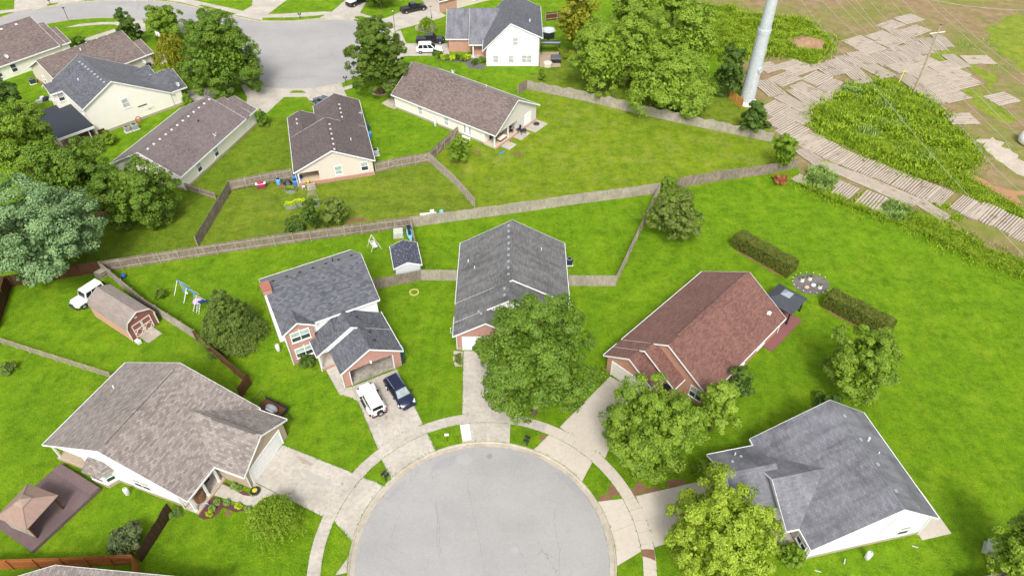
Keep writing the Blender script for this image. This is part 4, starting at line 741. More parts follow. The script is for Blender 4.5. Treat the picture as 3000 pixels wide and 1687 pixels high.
def conifer(name, label, base, r, hh, m, seed=1, n=620, leaves=80, leaf=.24):
    rs = np.random.RandomState(seed); root = thing(name, label, 'tree', base); u = 1-np.sqrt(rs.uniform(.0, 1, n)); az = rs.uniform(0, 2*math.pi, n); rr = r*(1-u)**.85*rs.uniform(.8, 1.05, n)*(1+.1*np.sin(az*5+u*9))
    cl = np.stack([rr*np.cos(az), rr*np.sin(az), .25+u*hh], 1); d0 = unit(np.stack([np.cos(az), np.sin(az), np.full(n, .55)], 1)); idx = np.repeat(np.arange(n), leaves); t_ = rs.uniform(-.75, .25, (n*leaves, 1))
    sp = (.34*(1-u)+.16)[idx][:, None]; c = cl[idx]+d0[idx]*t_*sp*2.0+rs.normal(size=(n*leaves, 3))*sp*np.array([.42, .42, .25])
    q = leaf_quads(c, unit(d0[idx]*.5+np.array([0, 0, .8])+rs.normal(size=(n*leaves, 3))*.45), leaf, rs, .34, d0[idx]+rs.normal(size=(n*leaves, 3))*.5); k = n*12; uu = 1-np.sqrt(rs.uniform(0, 1, k)); aa = rs.uniform(0, 6.28, k); r2 = r*.8*(1-uu)*np.sqrt(rs.uniform(0, 1, k)); q2 = leaf_quads(np.stack([r2*np.cos(aa), r2*np.sin(aa), .2+uu*hh*.92], 1), unit(rs.normal(size=(k, 3))), leaf*1.8, rs, .8)
    q = np.concatenate([q, q2]); q[:, :, 2] = np.maximum(q[:, :, 2], .03); quads('crown', q, m, root); MB().tube((0, 0, 0), (0, 0, hh*.95), r*.06, .02, 8).build('trunk', M['bark'], root); return root
conifer('evergreen_tree', 'broad cone-shaped evergreen beside the brick two-storey house', (-33.38, 56.87), 3.7, 7.8, LF['pine'], 18)
T('silver_maple', 'large blue-green tree at the left edge over the brown fence', (-58.91, 67.80, 7.11, 7.33, 6.57), LF['blue'], n=280, leaves=85, leaf=.36, seed=19, lump=.2)
T('maple_tree', 'green tree in front of the gable of the long pale house', (-52.50, 79.28, 4.91, 5.92, 4.55), LF['maple'], n=230, leaves=80, leaf=.32, seed=20, lump=.19)
T('maple_tree', 'green tree between the blue-green tree and the lean-to house', (-61.88, 81.84, 6.07, 5.96, 5.62), LF['maple'], n=220, leaves=80, leaf=.33, seed=21, lump=.2)
T('leafy_tree', 'bright tree at the left edge below the lean-to', (-73.73, 89.92, 6.56, 5.91, 6.11), LF['light'], n=200, leaves=75, leaf=.36, seed=22, lump=.2)
T('leafy_tree', 'dark tree cut off by the left edge above the others', (-85.76, 105.43, 4.80, 4.14, 4.35), LF['dark'], n=120, leaves=70, leaf=.36, seed=23, lump=.22)
T('shade_tree', 'tall dense green tree by the upper cul-de-sac, left of the turning circle', (-51.44, 116.68, 7.51, 7.33, 7.41), LF['maple'], 'tear', n=430, leaves=85, leaf=.33, seed=24, lump=.17, lobe=(.1, .2))
weeping('weeping_tree', 'drooping yellow-green tree left of the tall shade tree', (-63.12, 124.00, 4.33, 2.52, 4.03), LF['yellow'], 25, n=130, leaf=.4)
T('leafy_tree', 'light green tree standing at the kerb behind the basketball hoop', (-71.33, 140.57, 3.34, 4.15, 3.07), LF['light'], n=110, leaves=60, leaf=.36, seed=26, lump=.24)
T('columnar_tree', 'narrow dark green tree beside the brown-roofed house near the street', (-77.41, 137.21, 3.90, 2.63, 3.60), LF['dark'], 'cone', n=90, leaves=60, leaf=.36, seed=27, lump=.26)
T('pear_tree', 'teardrop-shaped dark green tree ringed by stones at the turning circle', (-23.78, 117.02, 6.99, 5.54, 6.89), LF['maple2'], 'tear', n=430, leaves=85, leaf=.32, seed=28, lump=.17, lobe=(.1, .2))
GV = [('tall feathery green tree nearest the long fence', (27.05, 109.75, 5.51, 6.94, 5.31)), ('tall feathery green tree beside the white two-storey house yard', (15.87, 116.89, 6.68, 6.04, 6.38)), ('feathery green tree at the top centre of the grove', (24.15, 135.55, 8.02, 6.19, 7.52)), ('feathery green tree on the field side of the grove', (31.92, 122.46, 7.46, 5.05, 7.16)), ('feathery green tree in the middle of the grove', (23.42, 120.35, 6.74, 5.37, 6.44)), ('feathery green tree at the back of the grove beside the tower', (33.59, 144.72, 7.22, 4.89, 6.72)), ('low feathery tree overhanging the wavy fence', (29.92, 108.28, 4.00, 3.05, 3.90))]
for i, (l_, tb) in enumerate(GV):
    T('locust_tree', l_, tb, LF['locust'], n=190, leaves=75, leaf=.36, seed=29+i*3, lump=.25, core=.2, lobe=(.2, .38), group='grove of feathery trees')
T('leafy_tree', 'yellow-leaved tree at the left of the grove', (13.03, 132.33, 7.21, 4.32, 6.91), LF['yellow'], 'tear', n=150, leaves=65, leaf=.4, seed=33, lump=.24)
T('leafy_tree', 'green tree at the top edge beside the black pickup', (-29.34, 156.21, 4.25, 4.15, 3.80), LF['light'], n=110, leaves=60, leaf=.4, seed=34, lump=.24)
T('bushy_tree', 'dark scrubby tree between grove and galvanised tower', (38.95, 115.77, 4.62, 2.82, 4.52), LF['dark'], n=110, leaves=60, leaf=.36, seed=35, lump=.26)
T('bushy_tree', 'dark scrubby bush at the foot of the galvanised tower', (40.16, 102.48, 3.15, 2.63, 3.05), LF['dark'], n=90, leaves=60, leaf=.32, seed=36, lump=.26, cat='bush')
T('vine_bush', 'vine tangle swallowing the fence end beside the timber mats', (42.06, 91.92, 3.22, 2.14, 3.17), LF['shrub'], n=80, leaves=60, leaf=.28, seed=37, lump=.26, cat='bush', trunk=False)
T('young_tree', 'small bright green tree on the lawn by the gated fence', (-8.45, 94.43, 2.34, 1.94, 2.24), LF['shrub'], n=80, leaves=60, leaf=.25, seed=38, lump=.24)
T('juniper', 'dark pointed evergreen shrub inside the weathered fence', (-27.88, 77.35, 2.61, 1.66, 2.56), LF['dark'], 'cone', n=80, leaves=50, leaf=.28, seed=39, lump=.24, asp=.35)
T('flowering_shrub', 'yellowish shrub beside the dark evergreen shrub', (-24.97, 78.54, 2.27, 2.21, 2.17), LF['olive'], n=90, leaves=60, leaf=.22, seed=40, lump=.24, cat='shrub')
T('shrub', 'low dark shrub with yellow shoots at the weathered fence', (-30.34, 76.89, 0.97, 1.68, 0.92), LF['dark'], n=50, leaves=50, leaf=.22, seed=41, cat='shrub', lump=.28)
weeping('weeping_shrub', 'yellow-green weeping tree beside the taupe house driveway', (-22.35, 32.20, 1.92, 2.27, 1.72), LF['weep'], 42, n=190, leaf=.2)
T('crape_myrtle', 'pale flowering round shrub by the dark brown fence', (-35.48, 30.45, 1.11, 1.83, 1.01), LF['myrtle'], n=130, leaves=60, leaf=.16, seed=43, lump=.2, cat='shrub')
T('boxwood', 'clipped round bush at the garage corner of the blue-grey house', (18.81, 37.87, 1.25, 0.99, 1.25), LF['shrub'], n=120, leaves=50, leaf=.12, seed=44, lump=.12, cat='bush', trunk=False)
T('round_bush', 'large round bush at the front porch of the blue-grey house', (25.55, 29.37, 0.76, 1.36, 0.76), LF['shrub'], n=110, leaves=55, leaf=.16, seed=45, lump=.18, cat='bush', trunk=False)
T('leafy_tree', 'feathery tree cut off by the lower right edge', (44.35, 27.73, 4.88, 2.92, 4.61), LF['locust'], n=170, leaves=60, leaf=.26, seed=46, lump=.24)
T('round_bush', 'bush at the garage corner of the red-roofed house', (9.89, 50.25, 0.62, 1.08, 0.62), LF['shrub'], n=60, leaves=50, leaf=.17, seed=47, lump=.22, cat='bush', trunk=False)
T('round_bush', 'dark bush in front of the brick bay windows', (-23.69, 52.54, 0.66, 1.19, 0.66), LF['dark'], n=60, leaves=50, leaf=.18, seed=48, lump=.22, cat='bush', trunk=False)
T('round_bush', 'dark bush at the right wall of the red-roofed house', (24.67, 47.59, 2.30, 1.60, 2.25), LF['dark'], n=90, leaves=55, leaf=.2, seed=49, lump=.22, cat='bush')
T('round_bush', 'small bush in the stone-edged bed beside the white garage door', (-6.21, 52.56, 0.92, 0.57, 0.92), LF['olive'], n=40, leaves=40, leaf=.14, seed=50, lump=.26, cat='bush', trunk=False)
T('round_bush', 'small bush with rusty tips at the left edge of the lawn', (-57.63, 51.50, 0.65, 0.96, 0.65), LF['flower'], n=50, leaves=45, leaf=.16, seed=51, lump=.24, cat='bush', trunk=False)
T('round_bush', 'faint clipped bush on the lawn beside the swing set', (-44.62, 63.49, 0.78, 0.88, 0.78), LF['maple'], n=80, leaves=50, leaf=.14, seed=52, lump=.14, cat='bush', trunk=False)
T('round_bush', 'bush on the gable corner of the cream two-storey house', (-58.13, 113.17, 0.91, 0.96, 0.91), LF['shrub'], n=50, leaves=45, leaf=.25, seed=53, lump=.24, cat='bush', trunk=False)
T('round_bush', 'bush at the back corner of the long pale house', (-42.41, 105.71, 1.56, 1.05, 1.56), LF['maple'], n=60, leaves=45, leaf=.28, seed=54, lump=.26, cat='bush', trunk=False)
T('round_bush', 'green bush between the two brown roofs', (-88.88, 138.07, 0.76, 1.38, 0.76), LF['maple'], n=50, leaves=45, leaf=.3, seed=55, lump=.24, cat='bush', trunk=False)
weeping('weeping_shrub', 'small weeping tree in a round bed by the brick wing driveway', (-17.80, 143.40, 1.70, 1.16, 1.60), LF['weep'], 56, n=60, leaf=.3)
T('vine_bush', 'vine-covered end of the paling fence behind the olive-green tree', (23.91, 86.35, 1.21, 1.58, 1.21), LF['shrub'], n=70, leaves=50, leaf=.24, seed=57, lump=.24, cat='bush', trunk=False)
T('vine_bush', 'climbing vine at the corner of the white two-storey house', (5.59, 122.20, 1.31, 0.82, 1.31), LF['shrub'], n=40, leaves=45, leaf=.28, seed=58, lump=.3, cat='bush', trunk=False)
T('round_bush', 'overgrown bush at the wall below the lean-to', (-67.02, 99.96, 0.94, 1.70, 0.94), LF['shrub'], n=60, leaves=45, leaf=.28, seed=59, lump=.26, cat='bush', trunk=False)
T('rose_bush', 'red-flowering bush at the head of the dark brown fence', (-32.35, 33.53, 0.34, 0.61, 0.34), LF['flower'], n=40, leaves=45, leaf=.13, seed=60, lump=.28, cat='bush', trunk=False)
T('rust_shrub', 'rust-coloured dead shrub at the lawn corner by the timber mats', (41.22, 88.82, 0.69, 1.25, 0.69), LF['red'], n=40, leaves=45, leaf=.2, seed=61, lump=.28, cat='bush', trunk=False)
sh = [(1,1810,540,3), (1,1830,565,2), (1,1885,590,3), (1,1860,570,1), (1,1925,590,2), (1,1975,595,3), (1,2020,590,1), (1,2075,600,3), (1,2120,590,2), (1,2195,630,1), (1,2260,610,3)]
names = ['first', 'second', 'third', 'fourth', 'fifth', 'sixth', 'seventh', 'eighth', 'ninth', 'tenth', 'eleventh']
FB = [(-15.22, 132.97), (-14.68, 131.84), (-13.53, 130.68), (-14.14, 131.62), (-12.73, 130.73), (-11.72, 130.51), (-10.83, 130.68), (-9.71, 130.28), (-8.79, 130.68), (-7.25, 128.75), (-5.95, 129.62)]
for i, p in enumerate(FB):
    T('foundation_shrub', '%s small shrub from the white car along the brick wing bed' % names[i], (p[0], p[1], .55, .75, .6), LF[('dark', 'shrub', 'chart')[i % 3]], n=30, leaves=40, leaf=.24, seed=70+i, lump=.3, cat='shrub', trunk=False, group='shrubs in the bed along the brick wing')
sheet('mulch_bed', [[(-15.82, 132.97), (-14.22, 130.51), (-9.37, 129.40), (-8.27, 127.03), (-5.31, 126.60), (-5.37, 128.75), (-8.04, 130.95), (-12.54, 132.29)]], .012, M['gmulch'])
# box hedges
def hedge(label, p, q, w, hh, seed):
    d = Vector((q[0]-p[0], q[1]-p[1])); L = d.length; rz = math.atan2(d.y, d.x); root = thing('hedge', label, 'hedge', ((p[0]+q[0])/2, (p[1]+q[1])/2), rz, 'clipped hedges on the big lawn'); rs = np.random.RandomState(seed); n = 20000
    f = rs.randint(0, 6, n); x = rs.uniform(-.5, .5, n)*L; y = rs.uniform(-.5, .5, n)*w; z = rs.uniform(0, 1, n)*hh; nr = np.zeros((n, 3))
    top = f < 3; z[top] = hh; nr[top, 2] = 1
    s1 = f == 3; y[s1] = w/2; nr[s1, 1] = 1; s2 = f == 4; y[s2] = -w/2; nr[s2, 1] = -1; e = f == 5; x[e] = np.sign(x[e])*L/2; nr[e, 0] = np.sign(x[e])
    # rounded shoulders and a wavy clipped face
    k = np.clip((z-hh*.75)/(hh*.25), 0, 1)**2; y = y*(1-.16*k*(np.abs(y) > w*.3)); x = x*(1-.05*k); wob = .07*np.sin(x*1.7+seed)+.05*np.sin(x*4.1+y*3)
    c = np.stack([x, y+wob*np.sign(y)*.6, np.maximum(z+wob*top, .05)], 1)+rs.normal(size=(n, 3))*.05
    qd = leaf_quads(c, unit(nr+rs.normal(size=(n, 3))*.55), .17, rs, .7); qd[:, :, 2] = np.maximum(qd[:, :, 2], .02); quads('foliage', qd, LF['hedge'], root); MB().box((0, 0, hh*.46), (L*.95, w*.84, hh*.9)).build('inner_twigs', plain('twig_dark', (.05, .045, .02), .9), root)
    sheet('bare_soil', [[(p[0]+(q[0]-p[0])*t_+n_[0]*k_, p[1]+(q[1]-p[1])*t_+n_[1]*k_) for t_, k_, n_ in [(t, kk, (d.y/L, -d.x/L)) for t, kk in ((-.02, w*.45), (.2, w*.66), (.5, w*.62), (.8, w*.68), (1.02, w*.45), (.5, w*.2))]]], .008, M['dirt'])
hedge('long clipped box hedge nearer the olive-green tree', (30.95, 74.46), (36.92, 67.98), 2.2, 1.9, 1)
hedge('long clipped box hedge running behind the mid-green tree', (39.69, 62.74), (45.50, 57.13), 2.2, 1.9, 2)
# weeds and rough growth
def inpoly(pts, poly):
    x, y = pts[:, 0], pts[:, 1]; c = np.zeros(len(pts), bool); n = len(poly); j = n-1
    for i in range(n):
        xi, yi = poly[i]; xj, yj = poly[j]; c ^= ((yi > y) != (yj > y)) & (x < (xj-xi)*(y-yi)/(yj-yi+1e-9)+xi); j = i
    return c
def weeds(name, poly, n, hh, m, seed, wd=.09, label='tall green weeds'):
    rs = np.random.RandomState(seed); a = np.array(poly); lo, hi = a.min(0), a.max(0); p = rs.uniform(lo, hi, (n*6, 2)); cen = rs.uniform(lo, hi, (max(6, n//90), 2)); sp = np.linalg.norm(hi-lo)*.03+.4
    p = np.concatenate([p[:n*3], cen[rs.randint(0, len(cen), n*3)]+rs.normal(size=(n*3, 2))*sp]); rs.shuffle(p); p = p[inpoly(p, poly)]; hc = rs.uniform(lo, hi, (10, 2)); hs = rs.uniform(.4, 1.1, 10)
    for h_, s_ in zip(hc, hs): p = p[(np.sum((p-h_)**2, 1) > s_**2) | (rs.uniform(size=len(p)) < .25)]
    p = p[:n]+rs.normal(size=(len(p[:n]), 2))*np.minimum(1.1, .04*np.linalg.norm(hi-lo))*(rs.uniform(size=(len(p[:n]), 1)) < .35); n = len(p)
    gc = rs.uniform(lo-2, hi+2, (min(260, max(12, n//120)), 2)); gw = rs.uniform(.4, 1.5, len(gc)); big = np.full(n, .35)
    for g_, w2 in zip(gc, gw): big = np.maximum(big, w2*np.exp(-np.sum((p-g_)**2, 1)/(2*(.7+.6*w2)**2))); H = hh*big*rs.uniform(.5, 1.2, n); az = rs.uniform(0, 2*math.pi, n); lean = rs.uniform(.15, .8, n)*H; w_ = wd*rs.uniform(.6, 1.5, n)
    b = np.stack([p[:, 0], p[:, 1], np.zeros(n)], 1); t = b+np.stack([np.cos(az)*lean, np.sin(az)*lean, H], 1); sd = np.stack([-np.sin(az)*w_, np.cos(az)*w_, np.zeros(n)], 1); mid = (b+t)/2+np.stack([-np.cos(az)*lean*.2, -np.sin(az)*lean*.2, H*.15], 1)
    return quads(name, np.stack([b, mid-sd, t, mid+sd], 1), m, kind='stuff', label=label)
weeds('weeds', [(53.35, 111.03), (58.40, 114.30), (62.47, 119.65), (67.25, 120.84), (72.00, 123.26), (73.69, 118.09), (75.72, 112.11), (75.55, 105.85), (75.86, 100.65), (76.16, 97.11), (74.23, 94.17), (70.24, 90.50), (65.30, 88.59), (62.76, 89.95), (58.40, 95.04), (54.99, 99.25), (52.45, 100.65), (51.44, 105.51)], 120000, .55, LF['weed'], 1, .055)
weeds('weeds', [(65.30, 88.59), (70.59, 90.22), (73.31, 85.95), (74.89, 81.44), (73.86, 79.52), (71.52, 82.41), (68.47, 85.44)], 10000, .35, LF['weed'], 2, .06)
weeds('weeds', [(41.61, 156.16), (48.55, 156.73), (53.03, 152.79), (56.63, 151.14), (62.74, 150.06), (66.04, 143.27), (66.47, 138.83), (62.05, 132.29), (58.92, 128.75), (54.38, 132.29), (50.10, 131.40), (47.09, 132.29), (43.65, 130.51), (39.38, 134.12), (39.41, 144.80)], 60000, .8, LF['weed'], 3, .08)
weeds('weeds', [(40.82, 90.77), (43.50, 88.59), (47.41, 84.42), (51.67, 81.19), (56.22, 77.88), (60.17, 73.85), (63.79, 69.84), (67.30, 67.23), (68.80, 70.04), (65.45, 73.20), (62.91, 76.74), (59.17, 81.44), (54.89, 79.99), (52.12, 82.41), (47.92, 85.95), (43.35, 89.13)], 42000, .42, LF['weed'], 4, .05)
weeds('weeds', [(46.21, 91.33), (48.54, 92.17), (50.16, 89.40), (49.04, 87.00), (46.78, 86.21), (45.28, 87.79)], 3500, .9, LF['weed2'], 5, .1)
weeds('weeds', [(53.91, 82.41), (56.24, 83.41), (58.63, 81.92), (56.17, 79.52), (54.16, 79.99)], 2600, .7, LF['weed2'], 6, .1)
weeds('weeds', [(62.25, 83.41), (64.28, 82.91), (65.30, 79.99), (63.88, 78.81), (63.10, 80.95)], 1500, .5, LF['weed'], 7, .1)
weeds('weeds', [(48.79, 94.46), (49.49, 94.60), (53.07, 93.73), (53.81, 92.17), (53.45, 91.61), (51.51, 93.88), (48.79, 93.45)], 900, .4, LF['weed'], 8, .08)
weeds('weeds', [(61.99, 120.44), (64.12, 120.04), (63.56, 116.93), (60.75, 115.80)], 900, .7, LF['weed2'], 9, .12); weeds('weeds', [(50.74, 84.42), (53.81, 87.00), (53.77, 86.47), (51.38, 83.66)], 600, .5, LF['weed'], 10, .1)
weeds('weeds', [(55.97, 112.47), (71.52, 122.04), (75.40, 111.39), (75.15, 101.28), (70.34, 92.73), (62.33, 92.73), (56.55, 98.94), (53.01, 105.51)], 6000, .95, LF['weed2'], 21, .05)
weeds('weeds', [(99.51, 155.59), (114.48, 155.59), (88.64, 107.20), (84.00, 114.30), (86.87, 130.51), (85.25, 143.27), (84.55, 157.89), (66.59, 159.06), (62.28, 152.24), (70.85, 138.83), (64.47, 132.29), (76.60, 145.83), (89.08, 155.02)], 3500, .3, LF['weed2'], 22, .09)
weeds('weeds', [(53.48, 110.32), (62.19, 118.86), (71.68, 122.45), (75.40, 111.39), (75.68, 100.97), (74.05, 94.46), (70.35, 91.05), (62.99, 90.50), (54.89, 98.94), (52.07, 105.85)], 16000, .8, LF['weed'], 23, .13)
# earth bank with rough face
bk = thing('earth_bank', 'eroded clay bank below tall grass beside the tower', 'bank', (60.09, 136.45)); p = (60.09, 136.45); mb = MB(); rs = random.Random(4); n = 18; rows = []
for j, (zz, off) in enumerate(((-.1, -1.8), (.7, -1.2), (1.4, -.3), (1.5, 1.2), (.9, 3.0), (-.1, 4.5))):
    rows.append([((i/(n-1)-.5)*9, off+rs.uniform(-.3, .3)+.5*math.sin(i*.9), (zz*math.sin(math.pi*i/(n-1))**.6+rs.uniform(-.1, .1)) if zz > 0 else -.1) for i in range(n)])
mb.add([q for r_ in rows for q in r_], [(j*n+i, j*n+i+1, (j+1)*n+i+1, (j+1)*n+i) for j in range(5) for i in range(n-1)]); mb.build('clay_face', concrete('clay_bank', (.36, .235, .135), (.22, .13, .075), .9), bk)
# grass creeping over the edges of paving
def fringe(name, pts, n, seed, wd=.035, hh=.09, off=.05):
    rs = np.random.RandomState(seed); a = np.array(pts, float); seg = np.linalg.norm(np.diff(a, axis=0), axis=1); cum = np.concatenate([[0], np.cumsum(seg)]); t = rs.uniform(0, cum[-1], n); t = t[np.sin(t*1.3+seed)+.8*np.sin(t*3.7+seed*2) > rs.uniform(-2, 1.0, len(t))]
    x = np.interp(t, cum, a[:, 0])+rs.normal(size=len(t))*off; y = np.interp(t, cum, a[:, 1])+rs.normal(size=len(t))*off; n = len(t); az = rs.uniform(0, 6.28, n); H = hh*rs.uniform(.5, 1.4, n); w_ = wd*rs.uniform(.6, 1.6, n); ln = rs.uniform(.05, .16, n)
    b = np.stack([x, y, np.full(n, .005)], 1); tp = b+np.stack([np.cos(az)*ln, np.sin(az)*ln, H], 1); sd = np.stack([-np.sin(az)*w_, np.cos(az)*w_, np.zeros(n)], 1); mid = (b+tp)/2
    return np.stack([b, mid-sd, tp, mid+sd], 1)
edges = [arc(CC, 14.66, -14, 190, 80), arc(CC, 15.98, -14, 190, 80), arc(CC, 12.36, -20, 200, 80), [(-23.96, 41.51), (-20.03, 39.86), (-16.15, 38.20)], [(-23.37, 35.68), (-21.40, 34.92), (-18.23, 33.39)], [(-13.21, 51.72), (-9.58, 44.13)], [(-21.10, 51.50), (-20.00, 49.28), (-19.21, 48.07), (-17.66, 47.61), (-16.88, 46.95), (-13.85, 40.77)], [(-5.77, 54.39), (-5.44, 45.41)], [(-1.55, 54.39), (-0.22, 45.41)], [(11.19, 50.67), (5.06, 43.71)], [(12.20, 35.62), (19.88, 37.55)], [(-14.88, 37.60), (-12.62, 36.69)], [(-16.97, 32.90), (-14.94, 30.88)], [(-13.51, 39.83), (-12.11, 37.39)], [(-8.93, 42.94), (-7.90, 40.78)]]
quads('edge_grass', np.concatenate([fringe('e', e, int(420 if i < 3 else 150), 5+i) for i, e in enumerate(edges)]), LF['weed'] if 0 else leafm('edge_blades', (.07, .17, .008), (.11, .24, .01)), kind='stuff')
# small beds by the taupe house porch, mulch circle on the lawn
sheet('mulch_bed', [[(-30.21, 33.44), (-29.47, 35.60), (-28.44, 35.16), (-25.76, 34.08), (-26.68, 33.87), (-28.11, 34.40), (-28.31, 33.76), (-28.83, 33.23), (-29.57, 33.13)]], .01, M['mulch']); sheet('mulch_bed', [[(-28.96, 37.05), (-28.62, 37.11), (-26.20, 36.04), (-25.78, 35.60), (-26.51, 35.71)]], .012, M['mulch'])
BD = [(-28.80, 34.89), (-27.80, 34.83), (-26.49, 34.40), (-25.56, 34.08), (-29.03, 34.18), (-29.06, 33.65), (-27.67, 36.60), (-27.08, 36.32)]
for i, p in enumerate(BD):
    T('bed_plant', '%s variegated tuft plant from the porch steps in the taupe house bed' % names[i], (p[0], p[1], .2, .33, .25), LF[('weed2', 'weed2', 'chart')[i % 3]], n=16, leaves=40, leaf=.22, seed=90+i, cat='plant', trunk=False, asp=.25, lump=.4, group='tuft plants by the taupe house porch')
mc = (38.93, 66.05); sheet('mulch_bed', [blob(mc, 2.4, 1.9, .2, 30, .06, 8)], .01, M['gmulch'])
sheet('mulch_bed', [blob((-24.25, 117.89), 1.5, 1.3, 0, 24, .05, 3)], .01, M['dirt']); sheet('mulch_bed', [blob((-18.35, 145.83), 2.2, 2.0, 0, 24, .05, 4)], .01, M['gravel']); sheet('gravel_bed', [[(-23.42, 113.56), (-21.65, 116.17), (-20.67, 111.21), (-22.05, 112.11)]], .01, M['gravel']); sheet('gravel_bed', [[(-6.90, 54.59), (-5.81, 54.43), (-5.76, 52.18), (-6.58, 52.18), (-6.90, 53.18)]], .01, M['gravel'])
# ---------------------------------------------------------------- fences
def fence(label, pts, hh=1.83, m=None, side=1, rails=True, step=2.4, wavy=0, gate=None, rm=None, group=None, nr=2):
    """side: +1 rails on the left of the walking direction, -1 on the right"""
    root = thing('fence', label, 'fence', pts[0], 0, group); ox, oy = pts[0]; r = random.Random(len(label)); rm = rm or M['fence_rail']; m = m or M['fence_grey']
    for p, q in zip(pts, pts[1:]):
        d = Vector((q[0]-p[0], q[1]-p[1])); L = d.length; d /= L; n = Vector((-d.y, d.x))*side; nb = max(1, round(L/step)); bl = L/nb; rz = math.atan2(d.y, d.x)
        for k in range(nb+1):
            c = Vector((p[0]-ox, p[1]-oy))+d*(bl*k)+n*.075
            if k or p is pts[0]: MB().box((c.x, c.y, hh/2-.02), (.1, .1, hh+.02), rz+r.uniform(-.05, .05)).build('post', rm, root)
        for k in range(nb):
            a = Vector((p[0]-ox, p[1]-oy))+d*(bl*k); mb = MB(); np_ = max(3, int(bl/.15)); dz = r.uniform(-.05, .05)*(1+wavy)
            for i in range(np_):
                u = (i+.5)*bl/np_; c = a+d*u+n*(.0+r.uniform(-.006, .006)); z = hh+dz+r.uniform(-.025, .025)+wavy*.1*math.sin(u*2.6)
                mb.box((c.x, c.y, z/2), (bl/np_-r.uniform(.008, .02), .02, z), rz+r.uniform(-.02, .02))
            mb.build('board_panel', m, root, kind='stuff')
            if rails:
                for zz in ([.3, 1.0, 1.62] if nr == 3 else [.42, 1.45]):
                    c = a+d*(bl/2)+n*.035; MB().box((c.x, c.y, zz*hh/1.83+r.uniform(-.02, .02)), (bl, .045, .1), rz).build('rail', rm, root)
            if gate == k:
                for s_ in (-1, 1):
                    e = [a+d*(bl/2)+n*.06+d*(bl*.42*t_*s_) for t_ in (-1, 1)]; MB().tube((e[0].x, e[0].y, .4), (e[1].x, e[1].y, hh-.35), .045, .045, 4).build('gate_brace', rm, root)
    return root
FG, FP, FB_, FO = M['fence_grey'], M['fence_pale'], M['fence_brown'], M['fence_orange']
fence('long weathered grey board fence with exposed posts below the tan house yard', [(-54.18, 68.44), (-42.57, 71.50), (-30.27, 74.44), (-14.29, 77.98)], m=FG, side=-1)
fence('long pale paling fence running from the blue shed to the olive-green tree', [(-14.29, 77.98), (-1.04, 80.85), (9.55, 83.36), (21.98, 86.06)], m=FP, side=1, wavy=.3)
fence('pale fence down the right side of the grey house yard', [(22.10, 86.06), (17.29, 74.88), (13.37, 65.67)], m=FP, side=1)
fence('short pale gate fence at the right wall of the weathered grey house', [(13.37, 65.67), (10.32, 65.71), (7.38, 65.75)], m=FP, side=-1)
fence('short pale fence with gate between blue shed and weathered grey house', [(-11.82, 66.81), (-6.97, 66.73)], m=FP, side=1)
fence('weathered fence between the brick house and the blue shed', [(-17.67, 65.07), (-14.89, 65.90), (-11.82, 66.81)], m=FG, side=1)
fence('narrow fence beside the kayak, dividing two back yards', [(-14.28, 77.89), (-11.78, 66.89)], m=FP, side=-1)
fence('pale fence running from the pallets down past the barn shed', [(-54.13, 68.44), (-45.85, 61.67), (-37.72, 56.22)], m=FP, side=1, rails=True)
fence('brown stained fence behind the blue-green tree', [(-54.34, 68.44), (-59.38, 67.04), (-67.18, 65.07)], m=FB_, side=1, rm=FB_)
fence('brown stained fence at the left edge of the photo', [(-64.95, 65.52), (-62.53, 57.92)], m=FB_, side=1, rm=FB_)
fence('brown fence from the barn yard to the taupe house, seen on its rail side', [(-37.70, 56.16), (-33.67, 52.74), (-29.80, 49.46)], m=FB_, side=-1, rm=woodm('brown_rail', (.20, .10, .055), (.14, .07, .04)), nr=3)
fence('brown gate fence at the far corner of the taupe house', [(-29.48, 49.57), (-30.06, 47.50)], m=FB_, side=1, rm=FB_)
fence('orange stained fence along the bottom left corner', [(-47.57, 28.24), (-40.45, 28.46), (-34.13, 28.76)], m=FO, side=-1, rm=FO)
fence('short orange fence return at the bottom left corner', [(-34.06, 28.76), (-33.25, 26.86)], m=FO, side=-1, rm=FO)
fence('dark brown wavy-topped fence between the crape myrtle and front lawn', [(-32.71, 33.79), (-33.27, 31.36), (-33.85, 28.98)], m=woodm('dark_stained_boards', (.075, .042, .025), (.05, .028, .017)), side=-1, rm=FB_, wavy=1)
fence('low weathered fence at the gable corner of the long pale house', [(-49.44, 86.98), (-44.16, 84.54)], 1.3, m=FG, side=-1)
fence('weathered board fence slanting down the left of the tan house yard', [(-42.55, 86.77), (-42.88, 80.38), (-43.28, 73.67)], m=FG, side=-1)
fence('weathered board fence left of the tan house behind the barrels', [(-42.58, 86.87), (-38.36, 88.54), (-34.00, 90.03)], m=FG, side=-1)
fence('weathered fence with cross-braced gate right of the tan house', [(-21.33, 91.66), (-17.39, 93.21), (-13.23, 94.57)], m=FG, side=-1, gate=1)
fence('weathered gated fence joining the long beige house', [(-13.17, 94.69), (-11.09, 98.55), (-9.09, 102.37)], m=FG, side=-1, gate=1)
fence('pale slanting paling fence between the two middle lawns', [(-13.15, 94.46), (-9.05, 88.65), (-5.39, 82.38)], m=FP, side=-1)
fence('short weathered fence at the far gable of the long beige house', [(1.16, 116.78), (2.80, 118.75)], m=FG, side=1)
fence('long wavy paling fence in front of the grove', [(2.80, 118.75), (12.30, 114.71), (21.29, 110.16), (28.56, 106.77), (35.52, 103.76), (43.06, 100.50)], m=M['fence_pale'], side=1, wavy=1.2)
fence('paling fence running from the vines to the timber mats', [(22.84, 86.16), (26.26, 87.81), (33.37, 89.71), (39.44, 91.00), (44.87, 92.77)], m=FG, side=1, wavy=.4)
fence('dark fence behind the white two-storey house', [(7.25, 149.42), (12.36, 151.11)], m=M['fence_brown'], side=-1)
